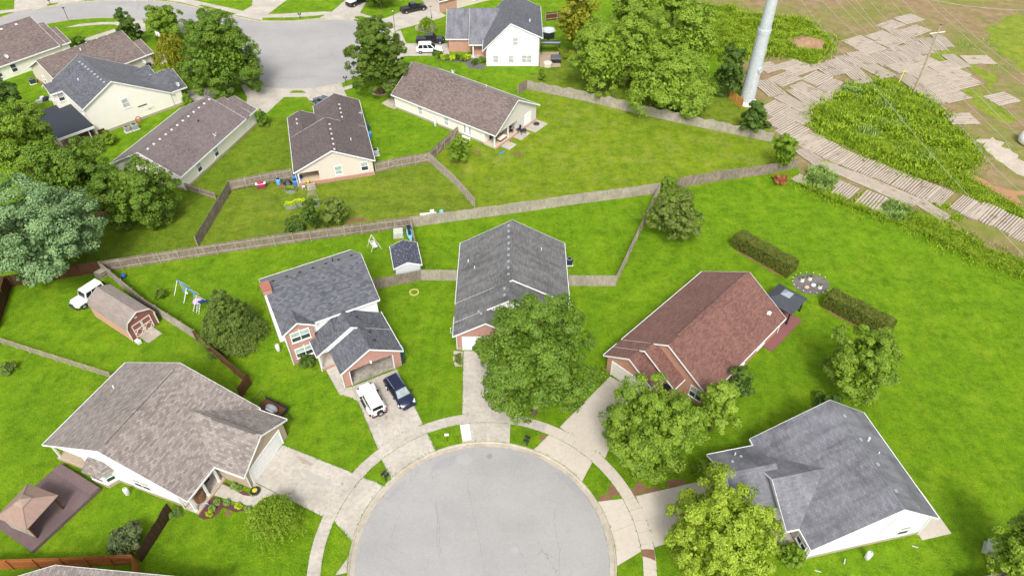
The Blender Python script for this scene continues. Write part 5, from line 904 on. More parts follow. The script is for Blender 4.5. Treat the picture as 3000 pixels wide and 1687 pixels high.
fence('bright new cedar fence panel leaning at the tower base', [(39.42, 115.01), (40.82, 111.56)], m=M['fence_new'], side=-1, rm=M['fence_new'])
fence('weathered fence cut off by the lower right corner', [(39.79, 26.58), (43.20, 27.15)], m=FG, side=1)
# low post-and-rail fence
def rail_fence(label, p, q, n):
    root = thing('rail_fence', label, 'fence', p); d = Vector((q[0]-p[0], q[1]-p[1])); rz = math.atan2(d.y, d.x); d = d/n
    for k in range(n+1): MB().box((d.x*k, d.y*k, .6), (.13, .13, 1.25), rz).build('post', M['fence_rail'], root)
    for k in range(n):
        for zz in (.35, .72, 1.08): MB().box((d.x*(k+.5), d.y*(k+.5), zz), (d.length, .05, .13), rz).build('rail', M['fence_rail'], root)
rail_fence('low three-rail fence crossing the left lawn to the taupe house', (-62.35, 56.16), (-45.51, 50.32), 9)
# ---------------------------------------------------------------- timber mats
MT = [(86.47, 150.28, 27.3, 5.2, 3.4), (81.21, 146.96, 33.4, 5.2, 3.09), (85.37, 144.21, 32.9, 5.2, 3.4), (76.75, 141.67, 31.4, 5.2, 2.74), (71.28, 138.85, 27.6, 5.2, 3.4), (78.03, 138.86, 33.7, 5.2, 3.4), (72.65, 135.52, 26.1, 5.2, 2.98), (81.6, 141.81, -76.9, 5.2, 3.4), (85.99, 137.63, -85.7, 5.2, 3.4), (88.89, 139.18, -89.5, 5.2, 2.23), (82.51, 135.96, -77, 5.2, 3.22), (79.33, 134.04, -75.8, 5.2, 3.4), (76.22, 132.44, -73.2, 5.2, 3.09), (73.08, 131.1, -75.8, 5.2, 3.39), (69.53, 131.27, -72.6, 5.2, 3.4), (66.47, 129.71, -73.7, 5.15, 3.4), (80.92, 129.7, 25, 4.94, 3.34), (75.96, 127.42, 22.8, 5.2, 3.26), (70.44, 125.63, -65.4, 4.97, 3.4), (65.77, 123.61, -80.7, 5.2, 3.4), (63.7, 128.02, -70.4, 4.81, 2.74), (61.04, 126.52, -69.6, 4.76, 3.38), (57.64, 122.74, 39.7, 4.92, 3.4), (59.29, 119.97, 45.9, 5.2, 2.32), (60, 117.77, 41.3, 5.12, 2), (55.9, 126.46, 31.5, 5.2, 2.87), (54.13, 128.55, 32, 4.91, 2.07), (49.75, 127.26, 28.7, 3.54, 3.4), (51.54, 122.49, 36, 5.2, 3.4), (47.63, 119.07, -72.6, 5.2, 3.4), (54.47, 118.08, -56.8, 5.2, 3.4), (50.19, 113.64, -56.7, 5.17, 2.73), (52.98, 115.93, -67.1, 5.11, 2.97), (53.23, 111.41, 40.1, 5.02, 2.33), (57.22, 113.86, -55, 3.83, 2.91), (46.46, 111.42, 40.6, 4.95, 3.17), (49.55, 108.77, -53.6, 4.74, 3.03), (46.25, 106.79, 38.8, 4.05, 3.03), (47.52, 103.97, 40.3, 4.8, 3.21), (49.4, 101.39, 35.9, 4.57, 2.58), (51.29, 99.28, 40.4, 3.79, 2.99), (67.09, 118.64, 23.4, 5.13, 2.85), (74.89, 121.48, -75.3, 5.2, 2.86), (76.2, 116.07, -77.5, 5.2, 2.95), (78.69, 124.94, 25.1, 5.2, 3.38), (79.38, 121.66, 23.1, 5.2, 2.89), (79.95, 118.69, 22.8, 5.2, 2.74), (80.2, 115.67, 22.8, 5.2, 2.94), (83.8, 127.58, 22.3, 5.09, 3.32), (84.46, 124.31, 23.6, 5.16, 2.76), (84.95, 121.11, 21.9, 5.11, 3.33), (88.66, 114.88, 18.7, 4.63, 3.4), (77.99, 107.86, 3.4, 4.4, 3.4), (91.89, 130.52, 2.6, 5.06, 3.4), (87.35, 129.94, -80.9, 5.2, 2.52), (51.04, 98.46, 39.2, 4.46, 3.16), (52.77, 96.13, 41.1, 4.63, 2.39), (54.63, 94.37, 42.5, 4.4, 2.6), (56.54, 92.65, 45.7, 4.46, 2.66), (58.64, 90.75, 42.5, 4.19, 2.34), (60.75, 88.75, 42.7, 4.36, 2.63), (62.66, 86.69, 41.7, 4.52, 2.26), (64.15, 85.04, 42.3, 4.66, 1.9), (66.78, 83.12, 42.2, 4.25, 2.01), (67.68, 81.63, 40, 4.37, 1.9), (69.17, 80.92, 43.3, 4.75, 2.68), (71.06, 78.86, 39.8, 4.48, 2.48), (72.33, 76.64, 39.4, 4.63, 2.08), (51.06, 92.26, -41.9, 4.85, 2.2), (54.65, 88.92, -43.7, 4.78, 2.56), (58.16, 85.33, -44.1, 4.8, 2.65), (61.55, 81.87, -63.1, 4.59, 2.05), (45.21, 88.74, -54.3, 3.65, 2.08), (50.16, 86.24, 44, 4.48, 2.47), (53.32, 83.94, 46.5, 4.51, 2.89), (55.08, 82.06, 43, 4.32, 2.2), (48.04, 95.88, -65.9, 4.37, 2.24), (48.61, 90.39, -54.1, 5.1, 1.9), (48.95, 100.5, 34.4, 3.88, 2.34)]
mesh_cache = {}; GAP_SHADE = None; ORD = ['first', 'second', 'third', 'fourth', 'fifth', 'sixth', 'seventh', 'eighth', 'ninth', 'tenth', 'eleventh', 'twelfth', 'thirteenth']
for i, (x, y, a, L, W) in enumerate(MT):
    iso = {51: 'isolated timber mat lying apart at the right edge, upper one', 52: 'isolated timber mat on brown soil nearest the weed patch', 53: 'isolated timber mat beside the pole at the far end of the field', 54: 'slanting timber mat touching the mat field right of the pole', 41: 'timber mat half sunk in the top of the weed patch'}
    key = (i % 5); r = random.Random(i % 5+31)
    if key not in mesh_cache:
        mb = MB(); nb = 7
        for k in range(nb):
            u = (k+.5)/nb-.5; mb.box((r.uniform(-.01, .01), u, .0+r.uniform(-.012, .012)), (1+r.uniform(-.02, .02), 1/nb*r.uniform(.58, .76), .18), r.uniform(-.004, .004))
        for u in (-.4, 0, .4): mb.box((u, 0, -.08), (.05, .98, .05))
        o = mb.build('timber_mat', M['mat_']); mesh_cache[key] = o.data
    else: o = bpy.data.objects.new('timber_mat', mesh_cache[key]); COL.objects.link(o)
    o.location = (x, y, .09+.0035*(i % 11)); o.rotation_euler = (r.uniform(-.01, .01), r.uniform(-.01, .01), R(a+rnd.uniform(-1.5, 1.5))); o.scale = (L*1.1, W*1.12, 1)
    lb = child(o, GAP_SHADE.data, 'gap_shade_sheet') if GAP_SHADE else None
    if lb is None: GAP_SHADE = lb = MB().b2(-.485, .485, -.485, .485, -.07, -.03).build('gap_shade_sheet', plain('damp_wood', (.11, .085, .06), .95), o)  # dark sheet added under the boards, its colour painting shade into the gaps
    if i in iso: tag(o, iso[i], 'timber mat')
    elif 55 <= i <= 67: tag(o, '%s timber mat counted from the fence end, far row of the lawn-side strip' % ORD[i-55], 'timber mat', 'timber mats in the strip along the lawn')
    elif 68 <= i <= 71: tag(o, '%s timber mat from the left in the middle row of the lawn-side strip' % ORD[i-68], 'timber mat', 'timber mats in the strip along the lawn')
    elif i >= 72: tag(o, '%s timber mat in the ragged row touching the big lawn' % ORD[i-72], 'timber mat', 'timber mats in the strip along the lawn')
    elif i >= 155: tag(o, 'x', 'timber mat', 'timber mats in the strip along the lawn')
    elif 42 <= i <= 50: tag(o, '%s timber mat in the block of mats around the utility pole' % ORD[i-42], 'timber mat', 'timber mats around the utility pole')
    elif i <= 20: tag(o, 'slatted timber mat in the far half of the mat field', 'timber mat', 'timber mats in the far half of the field')
    else: tag(o, 'slatted timber mat in the mat field between tower and weeds', 'timber mat', 'timber mats between tower and weeds')
# ---------------------------------------------------------------- tower, poles, wires
t = thing('monopole_tower', 'huge galvanised steel pole rising out of the top of the photo', 'tower', (42.16, 113.84)); gm = plain('galvanised_steel', (.62, .66, .70), .45, .4, .25, .2)
MB().tube((0, 0, .35), (0, 0, 13.2), 1.3, 1.03, 18).build('lower_shaft', gm, t, smooth=False); MB().tube((0, 0, 12.9), (0, 0, 13.5), 1.13, 1.11, 18).build('collar', gm, t); MB().tube((0, 0, 13.2), (0, 0, 40), 1.0, .55, 18).build('upper_shaft', gm, t); MB().tube((0, 0, 0), (0, 0, .4), 1.75, 1.7, 18).build('base', M['conc_white'], t)
mb = MB(); mb.tube((.62, -.95, 6.6), (.75, -1.15, 6.6), .5, .5, 14); mb.build('hatch', gm, t)
t = thing('utility_pole', 'leaning wooden utility pole with white crossarm standing in the mats', 'pole', (73.51, 116.93)); tp = (-.05, .45, 12.6)
MB().tube((0, 0, 0), tp, .2, .13, 10).build('pole_shaft', M['pole'], t); MB().box((-.1, .4, 11.3), (3.0, .12, .14), .25).build('crossarm', M['pvc'], t)
for u in (-1.3, -.6, .6, 1.3): MB().tube((-.1+u*.97, .4+u*.25, 11.35), (-.1+u*.97, .4+u*.25, 11.6), .06, .04, 8).build('insulator', M['metal'], t)
MB().tube(tp, (tp[0], tp[1], tp[2]+.15), .15, .1, 8).build('cap', M['black'], t)
t = thing('guy_marker', 'short yellow guy-wire marker beside the utility pole', 'marker', (72.37, 120.84)); MB().tube((0, 0, 0), (1.5, 2.2, 2.0), .07, .07, 6).build('sleeve', plain('yellow_plastic', (.75, .6, .05), .5), t)
wm = plain('pale_cable', (.55, .53, .5), .5)
WR = [((54.63, 134.78), (55.43, 101.39)), ((58.31, 134.78), (61.60, 104.14)), ((61.01, 134.78), (63.97, 97.78)), ((63.14, 134.78), (66.00, 97.14)), ((65.08, 134.78), (63.35, 80.76)), ((67.40, 134.78), (67.85, 81.54)), ((71.66, 134.78), (70.18, 83.05)), ((73.98, 134.78), (72.28, 85.43)), ((78.43, 134.78), (78.91, 97.14)), ((80.17, 134.78), (80.67, 100.39)), ((78.55, 133.28), (95.51, 127.75)), ((57.84, 104.67), (59.74, 59.87)), ((65.64, 86.17), (66.40, 72.16)), ((70.25, 86.17), (70.12, 79.03))]
for i, (a, b) in enumerate(WR):
    z0 = 11 if i < 11 else 9; mb = MB(); n = 10; prev = None
    for k in range(n+1):
        u = k/n; p = (a[0]+(b[0]-a[0])*u, a[1]+(b[1]-a[1])*u, z0-4*u*(1-u)*.5)
        if prev: mb.tube(prev, p, .02, .02, 4, False)
        prev = p
    tag(mb.build('power_line', wm), '%s thin overhead cable over the timber mats, counted from the tower' % ORD[i] if i < 10 else ['single pale cable crossing the top right corner', 'pale cable sagging over the weed patch', 'pale cable over the clay patch at the right edge', 'pale cable nearest the gravel track at the right edge'][i-10], 'cable', 'parallel overhead cables' if i < 10 else None)
# ---------------------------------------------------------------- vehicles
tyre_m, rim_m = plain('tyre_rubber', (.02, .02, .022), .85), plain('alloy', (.5, .51, .52), .35, .5, .6); red_l = plain('tail_lamp', (.5, .02, .02), .3); head_l = plain('head_lamp', (.75, .78, .78), .15, .6); cglass = glassm('car_glass', (.02, .024, .03), .06); wglass = glassm('windscreen_glass', (.30, .36, .37), .08)
def bev(o, w=.06, s=2):
    md = o.modifiers.new('bevel', 'BEVEL'); md.width = w; md.segments = s; md.limit_method = 'ANGLE'; return o
def paint(name, c, rough=.25):
    if name in MC: return MC[name]
    m = plain(name, c, rough, .5, 0, .04); b = m.node_tree.nodes['Principled BSDF']; b.inputs['Coat Weight'].default_value = .6; b.inputs['Coat Roughness'].default_value = .08; return m
def vehicle(label, loc, head, pm, style='suv', L=4.7, W=1.86, H=1.7, name='parked_car', cat='car', dark_trim=True, wind=None, group=None):
    t = thing(name, label, cat, loc, R(head), group); l2, w2 = L/2, W/2; zb = .34; belt = {'suv': 1.05, 'jeep': 1.12, 'pickup': 1.12}[style]; hood = {'suv': .98, 'jeep': 1.1, 'pickup': 1.1}[style]
    if style == 'jeep': xs = [(-l2, .86, zb+.12, belt), (-l2+.25, .9, zb, belt), (.55, .9, zb, belt), (.9, .88, zb, belt+.02), (l2-.3, .72, zb, hood), (l2-.05, .66, zb+.15, hood-.06)]
    elif style == 'pickup': xs = [(-l2, .94, zb+.15, belt), (-l2+.2, .98, zb, belt), (.6, .98, zb, belt), (1.2, .97, zb, belt), (l2-.35, .94, zb, hood), (l2-.05, .84, zb+.15, hood-.2)]
    else: xs = [(-l2, .80, zb+.15, belt-.06), (-l2+.25, .95, zb, belt), (.4, .98, zb, belt), (1.05, .97, zb, belt), (l2-.6, .93, zb, hood-.06), (l2-.2, .84, zb, hood-.16), (l2, .62, zb+.12, hood-.34)]
    secs = []
    for x, k, z0, z1 in xs:
        w = w2*k; secs.append([(x, -w, z0+.1), (x, -w*.94, z0), (x, w*.94, z0), (x, w, z0+.1), (x, w*1.01, (z0+z1)/2+.05), (x, w*.95, z1-.08), (x, w*.82, z1), (x, -w*.82, z1), (x, -w*.95, z1-.08), (x, -w*1.01, (z0+z1)/2+.05)])
    MB().loft(secs).build('body', pm, t, smooth=style == 'suv')
    # cabin: base rectangle to roof rectangle
    if style == 'jeep': cb = (-l2+.12, .72, w2*.86, -l2+.2, .42, w2*.76)
    elif style == 'pickup': cb = (-.85, 1.35, w2*.88, -.7, .55, w2*.74)
    else: cb = (-l2+.12, 1.25, w2*.90, -l2+.55, .35, w2*.70)
    x0, x1, wb, X0, X1, wt = cb; z0, z1 = belt-.05, H
    B = [(x0, -wb, z0), (x1, -wb, z0), (x1, wb, z0), (x0, wb, z0)]; Tp = [(X0, -wt, z1-.06), (X1, -wt, z1-.06), (X1, wt, z1-.06), (X0, wt, z1-.06)]
    cab = MB().hexa(B+Tp).build('cabin', pm, t); rf = MB().b2(X0-.02, X1+.02, -wt-.01, wt+.01, z1-.1, z1).build('roof_panel', pm, t); bev(rf, .05)
    def panel(q, shrink, off, m, nm, u0=0, u1=1, v0=.12, v1=.9):
        a, b, c, d = [Vector(p) for p in q]; n = (b-a).cross(d-a).normalized(); P_ = lambda u, v: a.lerp(b, u).lerp(d.lerp(c, u), v)
        vs = [P_(u0, v0)+n*off, P_(u1, v0)+n*off, P_(u1, v1)+n*off, P_(u0, v1)+n*off]; vs2 = [p-n*.02 for p in vs]; MB().hexa([tuple(p) for p in vs2]+[tuple(p) for p in vs]).build(nm, m, t)
    ns = 3 if style != 'pickup' else 2
    for k in range(ns):
        u0, u1 = .05+k*.9/ns+.02, .05+(k+1)*.9/ns-.02
        panel([B[0], B[1], Tp[1], Tp[0]], 0, .012, cglass, 'side_window', u0, u1); panel([B[2], B[3], Tp[3], Tp[2]], 0, .012, cglass, 'side_window', 1-u1, 1-u0)
    panel([B[1], B[2], Tp[2], Tp[1]], 0, .012, wind or cglass, 'windscreen', .06, .94); panel([B[3], B[0], Tp[0], Tp[3]], 0, .012, cglass, 'rear_window', .1, .9, .25, .88)
    for sx in (-l2+.85, l2-.88):
        for sy in (-1, 1):
            r = .4 if style != 'suv' else .36; o = MB().tube((sx, sy*(w2-.26), r), (sx, sy*(w2+(.03 if style != 'suv' else -.01)), r), r, r, 16).build('wheel', tyre_m, t); MB().tube((sx, sy*(w2-.02), r), (sx, sy*(w2+.045), r), r*.6, r*.55, 12).build('rim', rim_m, o)
            if style == 'jeep': bev(MB().b2(sx-.52, sx+.52, sy*(w2-.22) if sy > 0 else -(w2-.22), sy*(w2+.1), .82, .92).build('fender', pm, t), .04)
    for sy in (-1, 1):
        MB().box((-l2+.02, sy*w2*.78, belt-.28), (.1, .22, .22)).build('tail_light', red_l, t)
        if style == 'jeep': MB().tube((l2-.08, sy*w2*.45, .92), (l2+.0, sy*w2*.45, .92), .11, .1, 10).build('headlight', head_l, t)
        else: MB().box((l2-.33, sy*w2*.74, hood-.2), (.42, .26, .13), -sy*.35).build('headlight', head_l, t)
        MB().box((x1-.35, sy*(wb+.2), belt+.1), (.14, .22, .16)).build('mirror', pm if not dark_trim else M['black'], t)
    bev(MB().b2(-l2-.08, -l2+.12, -w2*.92, w2*.92, .42, .64).build('rear_bumper', M['black'] if style != 'suv' else pm, t), .04); bev(MB().b2(l2-.14, l2+.08, -w2*.86, w2*.86, .4, .62).build('front_bumper', M['black'] if style != 'suv' else pm, t), .04)
    if style == 'jeep':
        o = MB().tube((-l2-.3, -.1, .95), (-l2-.06, -.1, .95), .39, .39, 16).build('spare_wheel', tyre_m, t); MB().tube((-l2-.33, -.1, .95), (-l2-.29, -.1, .95), .2, .2, 10).build('rim', rim_m, o)
        MB().box((X1+.17, 0, z1-.3), (.04, wt*1.6, .1)).build('wiper_cowl', M['black'], t)
        for sy in (-1, 1): bev(MB().b2(-.75, .75, sy*(w2-.1), sy*(w2+.14), .36, .44).build('side_step', M['black'], t), .02)
        for k in range(7): MB().box((l2-.02, -.36+k*.12, .92), (.04, .05, .3)).build('grille_slot', M['black'], t)
    if style == 'suv':
        for sy in (-1, 1): MB().tube((X0+.1, sy*wt*.92, z1+.03), (X1-.2, sy*wt*.92, z1+.03), .022, .022, 6).build('roof_rail', M['metal'], t)
        for k in range(5): MB().box(((X0+X1)/2-.35, (k-2)*.2, z1+.004), (1.3, .035, .02)).build('roof_rib', pm, t)
        MB().box((l2-.06, 0, .66), (.08, w2*1.0, .16)).build('grille', M['black'], t)
    if style == 'pickup':
        MB().b2(-l2+.1, -.95, -w2*.82, w2*.82, belt-.02, belt+.05).build('bed_cover', wind if wind else M['black'], t)
    return t
white, navy, blk = paint('white_car_paint', (.86, .87, .88)), paint('navy_car_paint', (.007, .012, .042), .15), paint('black_car_paint', (.012, .013, .016), .15)
vehicle('white boxy off-road car with rear spare wheel on the brick house driveway', (-15.4, 46.9), 120.5, white, 'jeep', 4.45, 1.84, 1.86, wind=cglass)
vehicle('dark navy crossover facing the street on the brick house driveway', (-12.45, 48.0), -56, navy, 'suv', 4.75, 1.88, 1.7, wind=wglass)
vehicle('white off-road car parked behind the barn shed', (-53.6, 63.1), -122, white, 'jeep', 4.3, 1.84, 1.9, wind=cglass)
vehicle('white SUV nearest the brick wing on the upper driveway', (-16.55, 134.35), 2, white, 'suv', 5.3, 2.0, 1.9)
vehicle('black pickup with covered bed beside the white SUV', (-16.75, 138.59), 2, blk, 'pickup', 5.7, 2.0, 1.85, wind=cglass)
vehicle('black pickup truck on the driveway at the top edge', (-21.92, 154.91), 28, blk, 'pickup', 5.8, 2.0, 1.9)
vehicle('dark pickup with white bed cover cut off by the top edge', (-35.01, 159.06), 52, blk, 'pickup', 5.6, 2.0, 1.9, wind=M['white'])
vehicle('dark grey car showing behind the roof of the tan house', (-33.65, 112.83), 150, paint('grey_car_paint', (.08, .1, .12), .2), 'suv', 4.6, 1.85, 1.6)
# utility trailer with covered load
t = thing('utility_trailer', 'black utility trailer with covered load beside the taupe garage', 'trailer', (-25.78, 45.51), R(-28)); MB().b2(-1.9, 1.3, -.85, .85, .5, .58).build('bed', M['fence_brown'], t)
for y in (-.85, .85): MB().b2(-1.9, 1.3, y-.03, y+.03, .58, .95).build('side_rail', M['black'], t)
MB().b2(1.28, 1.34, -.85, .85, .58, .95).build('side_rail', M['black'], t); mb = MB()
for k in range(6): mb.tube((-1.9, -.85+k*.34, .55), (-2.1, -.85+k*.34, 1.75), .02, .02, 4)
mb.tube((-2.1, -.85, 1.75), (-2.1, .85, 1.75), .025, .025, 4); mb.tube((-2.0, -.85, 1.15), (-2.0, .85, 1.15), .02, .02, 4); mb.build('ramp_gate', M['black'], t)
for y in (-1.0, 1.0): MB().tube((-.3, y-.1, .33), (-.3, y+.1, .33), .33, .33, 14).build('wheel', tyre_m, t)
MB().tube((1.3, .5, .5), (2.6, 0, .5), .05, .05, 6).build('drawbar', M['black'], t)
o = thing('mower_cover', 'grey and white covered load on the black trailer', 'cover', (*(-26.00, 45.60), .58), R(-28)); MB().lathe([(.75, 0), (.8, .25), (.6, .5), (.2, .62)], n=14, sy=.6).build('cover', plain('grey_tarp', (.30, .31, .33), .6), o, smooth=True); MB().box((.1, -.42, .3), (1.0, .12, .35)).build('white_panel', M['white'], o)
# ---------------------------------------------------------------- sheds, gazebos, deck
t = thing('barn_shed', 'red barn-style shed with white cross-braced doors and brown gambrel roof', 'shed', (-44.35, 57.5), R(-33.3)); hw = 1.9; prof = [(-hw, 2.0), (-1.5, 2.95), (0, 3.65), (1.5, 2.95), (hw, 2.0)]; barn = siding('barn_red_siding', (.26, .095, .085), .2); bl_ = 7.4
mb = MB(); pp = [(-hw+.1, .15), (hw-.1, .15), (hw-.1, 1.95), (1.42, 2.86), (0, 3.52), (-1.42, 2.86), (-hw+.1, 1.95)]; n = len(pp); mb.add([(0, b, z) for b, z in pp]+[(-bl_, b, z) for b, z in pp], [tuple(range(n)), tuple(range(2*n-1, n-1, -1))]+[(i, (i+1) % n, n+(i+1) % n, n+i) for i in range(n)]); mb.build('wall', barn, t, uv=True)
mb = MB()
for (b0, z0), (b1, z1) in zip(prof, prof[1:]): mb.hexa([(.15, b0, z0-.06), (-bl_-.15, b0, z0-.06), (-bl_-.15, b1, z1-.06), (.15, b1, z1-.06), (.15, b0, z0+.04), (-bl_-.15, b0, z0+.04), (-bl_-.15, b1, z1+.04), (.15, b1, z1+.04)])
mb.build('roof', shingle('shed_shingles', (.23, .19, .17), (.30, .25, .225), st=.15), t, uv=True); mb = MB(); tm = plain('cream_trim', (.78, .73, .64), .6)
for (b0, z0), (b1, z1) in zip(prof, prof[1:]): mb.hexa([(.16, b0, z0-.14), (.2, b0, z0-.14), (.2, b1, z1-.14), (.16, b1, z1-.14), (.16, b0, z0+.05), (.2, b0, z0+.05), (.2, b1, z1+.05), (.16, b1, z1+.05)])
for b in (-hw+.1, hw-.1): mb.box((.03, b, 1.05), (.06, .14, 1.85))
mb.build('trim', tm, t); MB().box((-bl_/2, -hw+.08, 1.0), (bl_, .04, 1.7)).build('side_panel', siding('peach_siding', (.56, .32, .24), .2), t)
for sgn in (-1, 1):
    c = sgn*.62; d = MB().box((.02, c, 1.15), (.05, 1.18, 1.9)).build('shed_door', barn, t); mb = MB()
    for y, z, w_, h_ in ((c-.55, 1.15, .1, 1.9), (c+.55, 1.15, .1, 1.9), (c, 2.08, 1.18, .12), (c, 1.28, 1.0, .1), (c, .24, 1.18, .1)): mb.box((.06, y, z), (.04, w_, h_))
    for y0, z0, y1, z1 in ((c-.5, .78, c, 1.24), (c, 1.24, c+.5, .78), (c-.5, .74, c, .28), (c, .28, c+.5, .74)): mb.tube((.06, y0, z0), (.06, y1, z1), .04, .04, 4)
    mb.build('door_trim', tm, d)
mb = MB(); mb.hexa([(.1, -.95, 0), (1.75, -.95, -.02), (1.75, .95, -.02), (.1, .95, 0), (.1, -.95, .2), (1.75, -.95, .03), (1.75, .95, .03), (.1, .95, .2)]); mb.build('ramp', M['fence_pale'], t); MB().box((.04, -.3, 2.9), (.05, .35, .2)).build('gable_vent', M['siding_g'], t)
sh_ = thing('garden_shed', 'pale grey shed with mottled navy roof behind the fence', 'shed', (-15.19, 66.57), R(103.8)); g = G(sh_, 's', 0, 4.6, -3.62, 0, 2.2, -1.81, 2.95, M['sh_navy'], M['siding_g'], ins=(.15, .15, .2, .2)); MB().box((.12, -1.81, 2.55), (.06, .34, .34)).build('gable_vent', M['white'], sh_)
dk = thing('deck', 'dark red-brown boarded deck beside the taupe house', 'deck', (-45.0, 34.4), R(-28.2)); mb = MB(); W2, L2 = 5.75, 7.3
for k in range(46): mb.box((0, -L2/2+(k+.5)*L2/46, .38), (W2, L2/46-.015, .04))
mb.build('deck_boards', M['deck'], dk, kind='stuff'); MB().b2(-W2/2+.05, W2/2-.05, -L2/2+.05, L2/2-.05, 0, .355).build('deck_base', plain('deck_skirt', (.13, .085, .085), .8), dk); MB().b2(-W2/2, W2/2, L2/2-1.0, L2/2, .36, .52).build('step', M['deck'], dk)
for x0, x1, y0, y1 in ((-W2/2-.06, W2/2+.06, -L2/2-.06, -L2/2), (-W2/2-.06, W2/2+.06, L2/2, L2/2+.06), (-W2/2-.06, -W2/2, -L2/2, L2/2), (W2/2, W2/2+.06, -L2/2, L2/2)): MB().b2(x0, x1, y0, y1, 0, .42).build('edge_board', M['deck'], dk)
def gazebo(label, c, rz, s, pm, rm, z=2.3, base=0, tier=True, rise=1.3):
    t = thing('gazebo', label, 'gazebo', (*c, base), rz); h_ = s/2; k = .2*s
    if tier:
        lo = MB(); a = [(-h_, -h_), (h_, -h_), (h_, h_), (-h_, h_)]; b = [(x*.26, y*.26) for x, y in a]; lo.add([(x, y, z) for x, y in a]+[(x, y, z+rise*.74) for x, y in b]+[(x*.98, y*.98, z-.12) for x, y in a], [(0, 1, 5, 4), (1, 2, 6, 5), (2, 3, 7, 6), (3, 0, 4, 7), (0, 8, 9, 1), (1, 9, 10, 2), (2, 10, 11, 3), (3, 11, 8, 0)]); lo.build('roof', rm, t, uv=True)
        up = MB(); c_ = [(x*.31, y*.31) for x, y in a]; up.add([(x, y, z+rise*.78) for x, y in c_]+[(0, 0, z+rise*1.05)], [(0, 1, 4), (1, 2, 4), (2, 3, 4), (3, 0, 4), (3, 2, 1, 0)]); up.build('roof_cap', plain('cap_'+label[:5], (.30, .33, .38) if 'black' in label else (.33, .24, .19), .6), t)
    mb = MB()
    for i in range(4): x, y = [(-h_, -h_), (h_, -h_), (h_, h_), (-h_, h_)][i]; mb.tube((x, y, z+.02), (x*.27, y*.27, z+rise*.75), .035, .035, 4)
    mb.build('hip_rib', rm, t)
    for x in (-1, 1):
        for y in (-1, 1): MB().box((x*(h_-.3), y*(h_-.3), z/2), (.17, .17, z)).build('post', pm, t)
    return t
gz = gazebo('brown hip-roofed gazebo with slatted side standing on the deck', (-45.25, 33.1), R(-19.3), 3.7, M['fence_brown'], plain('gazebo_tan', (.30, .205, .165), .75), 2.15, .4, True, 1.2)
for k in range(9): MB().box((0, -1.62, .2+k*.22), (3.0, .05, .16)).build('slat', M['fence_pale'], gz)
gazebo('black metal gazebo behind the red-roofed house', (33.58, 61.10), R(-45), 3.9, M['black'], plain('black_roofing', (.055, .062, .075), .4, .5), 2.2, 0, True, 1.1)
# ---------------------------------------------------------------- yard things
def acunit(label, loc, rz=0, m=None, s=.85):
    t = thing('air_conditioner', label, 'air conditioner', loc, rz); m = m or plain('ac_grey', (.35, .36, .37), .5); MB().b2(-s/2-.08, s/2+.08, -s/2-.08, s/2+.08, 0, .08).build('pad', M['conc_white'], t)
    mb = MB()
    for k in range(8): mb.b2(-s/2, s/2, -s/2, s/2, .1+k*.1, .1+k*.1+.075)
    mb.b2(-s/2+.05, s/2-.05, -s/2+.05, s/2-.05, .08, .9); mb.build('casing', m, t); MB().lathe([(s*.42, .9), (s*.42, .95), (s*.36, .96)], n=16).build('fan_rim', M['metal'], t); MB().lathe([(s*.34, .962), (s*.34, .968)], n=16).build('fan', M['black'], t); return t
acunit('dark air conditioner at the right wall of the weathered grey house', (7.68, 70.04), 0, plain('ac_dark', (.03, .04, .06), .4)); acunit('grey air conditioner at the right wall of the tan house', (-22.07, 96.75), .3, plain('ac_pale', (.5, .52, .53), .5), 1.0); acunit('pale air conditioner below the cream house gable, left of two', (-65.12, 103.86), .75); acunit('larger air conditioner below the cream house gable, right of two', (-64.19, 104.68), .75, None, 1.05); acunit('dark air conditioner on the lawn behind the cream house', (-89.76, 121.04), .6, plain('ac_black', (.05, .055, .06), .5), 1.0)
def bin_(label, loc, rz, c, lid):
    t = thing('trash_bin', label, 'bin', loc, rz); MB().box((0, 0, .5), (.52, .55, .95), 0, 1.15).build('body', plain('bin_'+label[:8], c, .5), t); MB().box((0, 0, 1.02), (.64, .7, .08)).build('lid', plain('lid_'+label[:8], lid, .5), t)
    for y in (-.24, .24): MB().tube((-.3, y-.03, .1), (-.3, y+.03, .1), .1, .1, 10).build('wheel', tyre_m, t)
bin_('dark green wheeled bin beside the open garage', (-12.75, 52.79), R(30), (.02, .06, .04), (.02, .05, .035)); bin_('blue-lidded wheeled bin against the garage side wall', (-13.08, 54.11), R(30), (.05, .2, .5), (.2, .5, .8)); bin_('teal bin at the side of the tan house', (-24.46, 104.35), .3, (.04, .1, .12), (.04, .12, .14)); bin_('bright blue bin at the side of the tan house', (-23.80, 101.76), .3, (.05, .3, .75), (.08, .4, .85)); bin_('dark bin by the brick corner of the far brown house', (-69.98, 127.03), .8, (.02, .05, .03), (.02, .04, .03)); bin_('navy bin below the dish of the far brown house', (-71.99, 126.39), .8, (.02, .03, .09), (.02, .03, .08))
def barrel(label, loc, c, hh=1.0, r=.32): t = thing('barrel', label, 'barrel', loc, 0, 'blue plastic barrels by the tan house porch'); MB().lathe([(r*.9, 0), (r, .08), (r, hh*.3), (r*1.04, hh*.33), (r, hh*.36), (r, hh*.64), (r*1.04, hh*.67), (r, hh*.7), (r*.97, hh)], n=16).build('drum', plain('blue_'+label[:7], c, .4), t, smooth=True); MB().lathe([(r*.88, hh*.99), (r*.88, hh+.01)], n=16).build('top', plain('barrel_dark', (.01, .02, .08), .5), t)
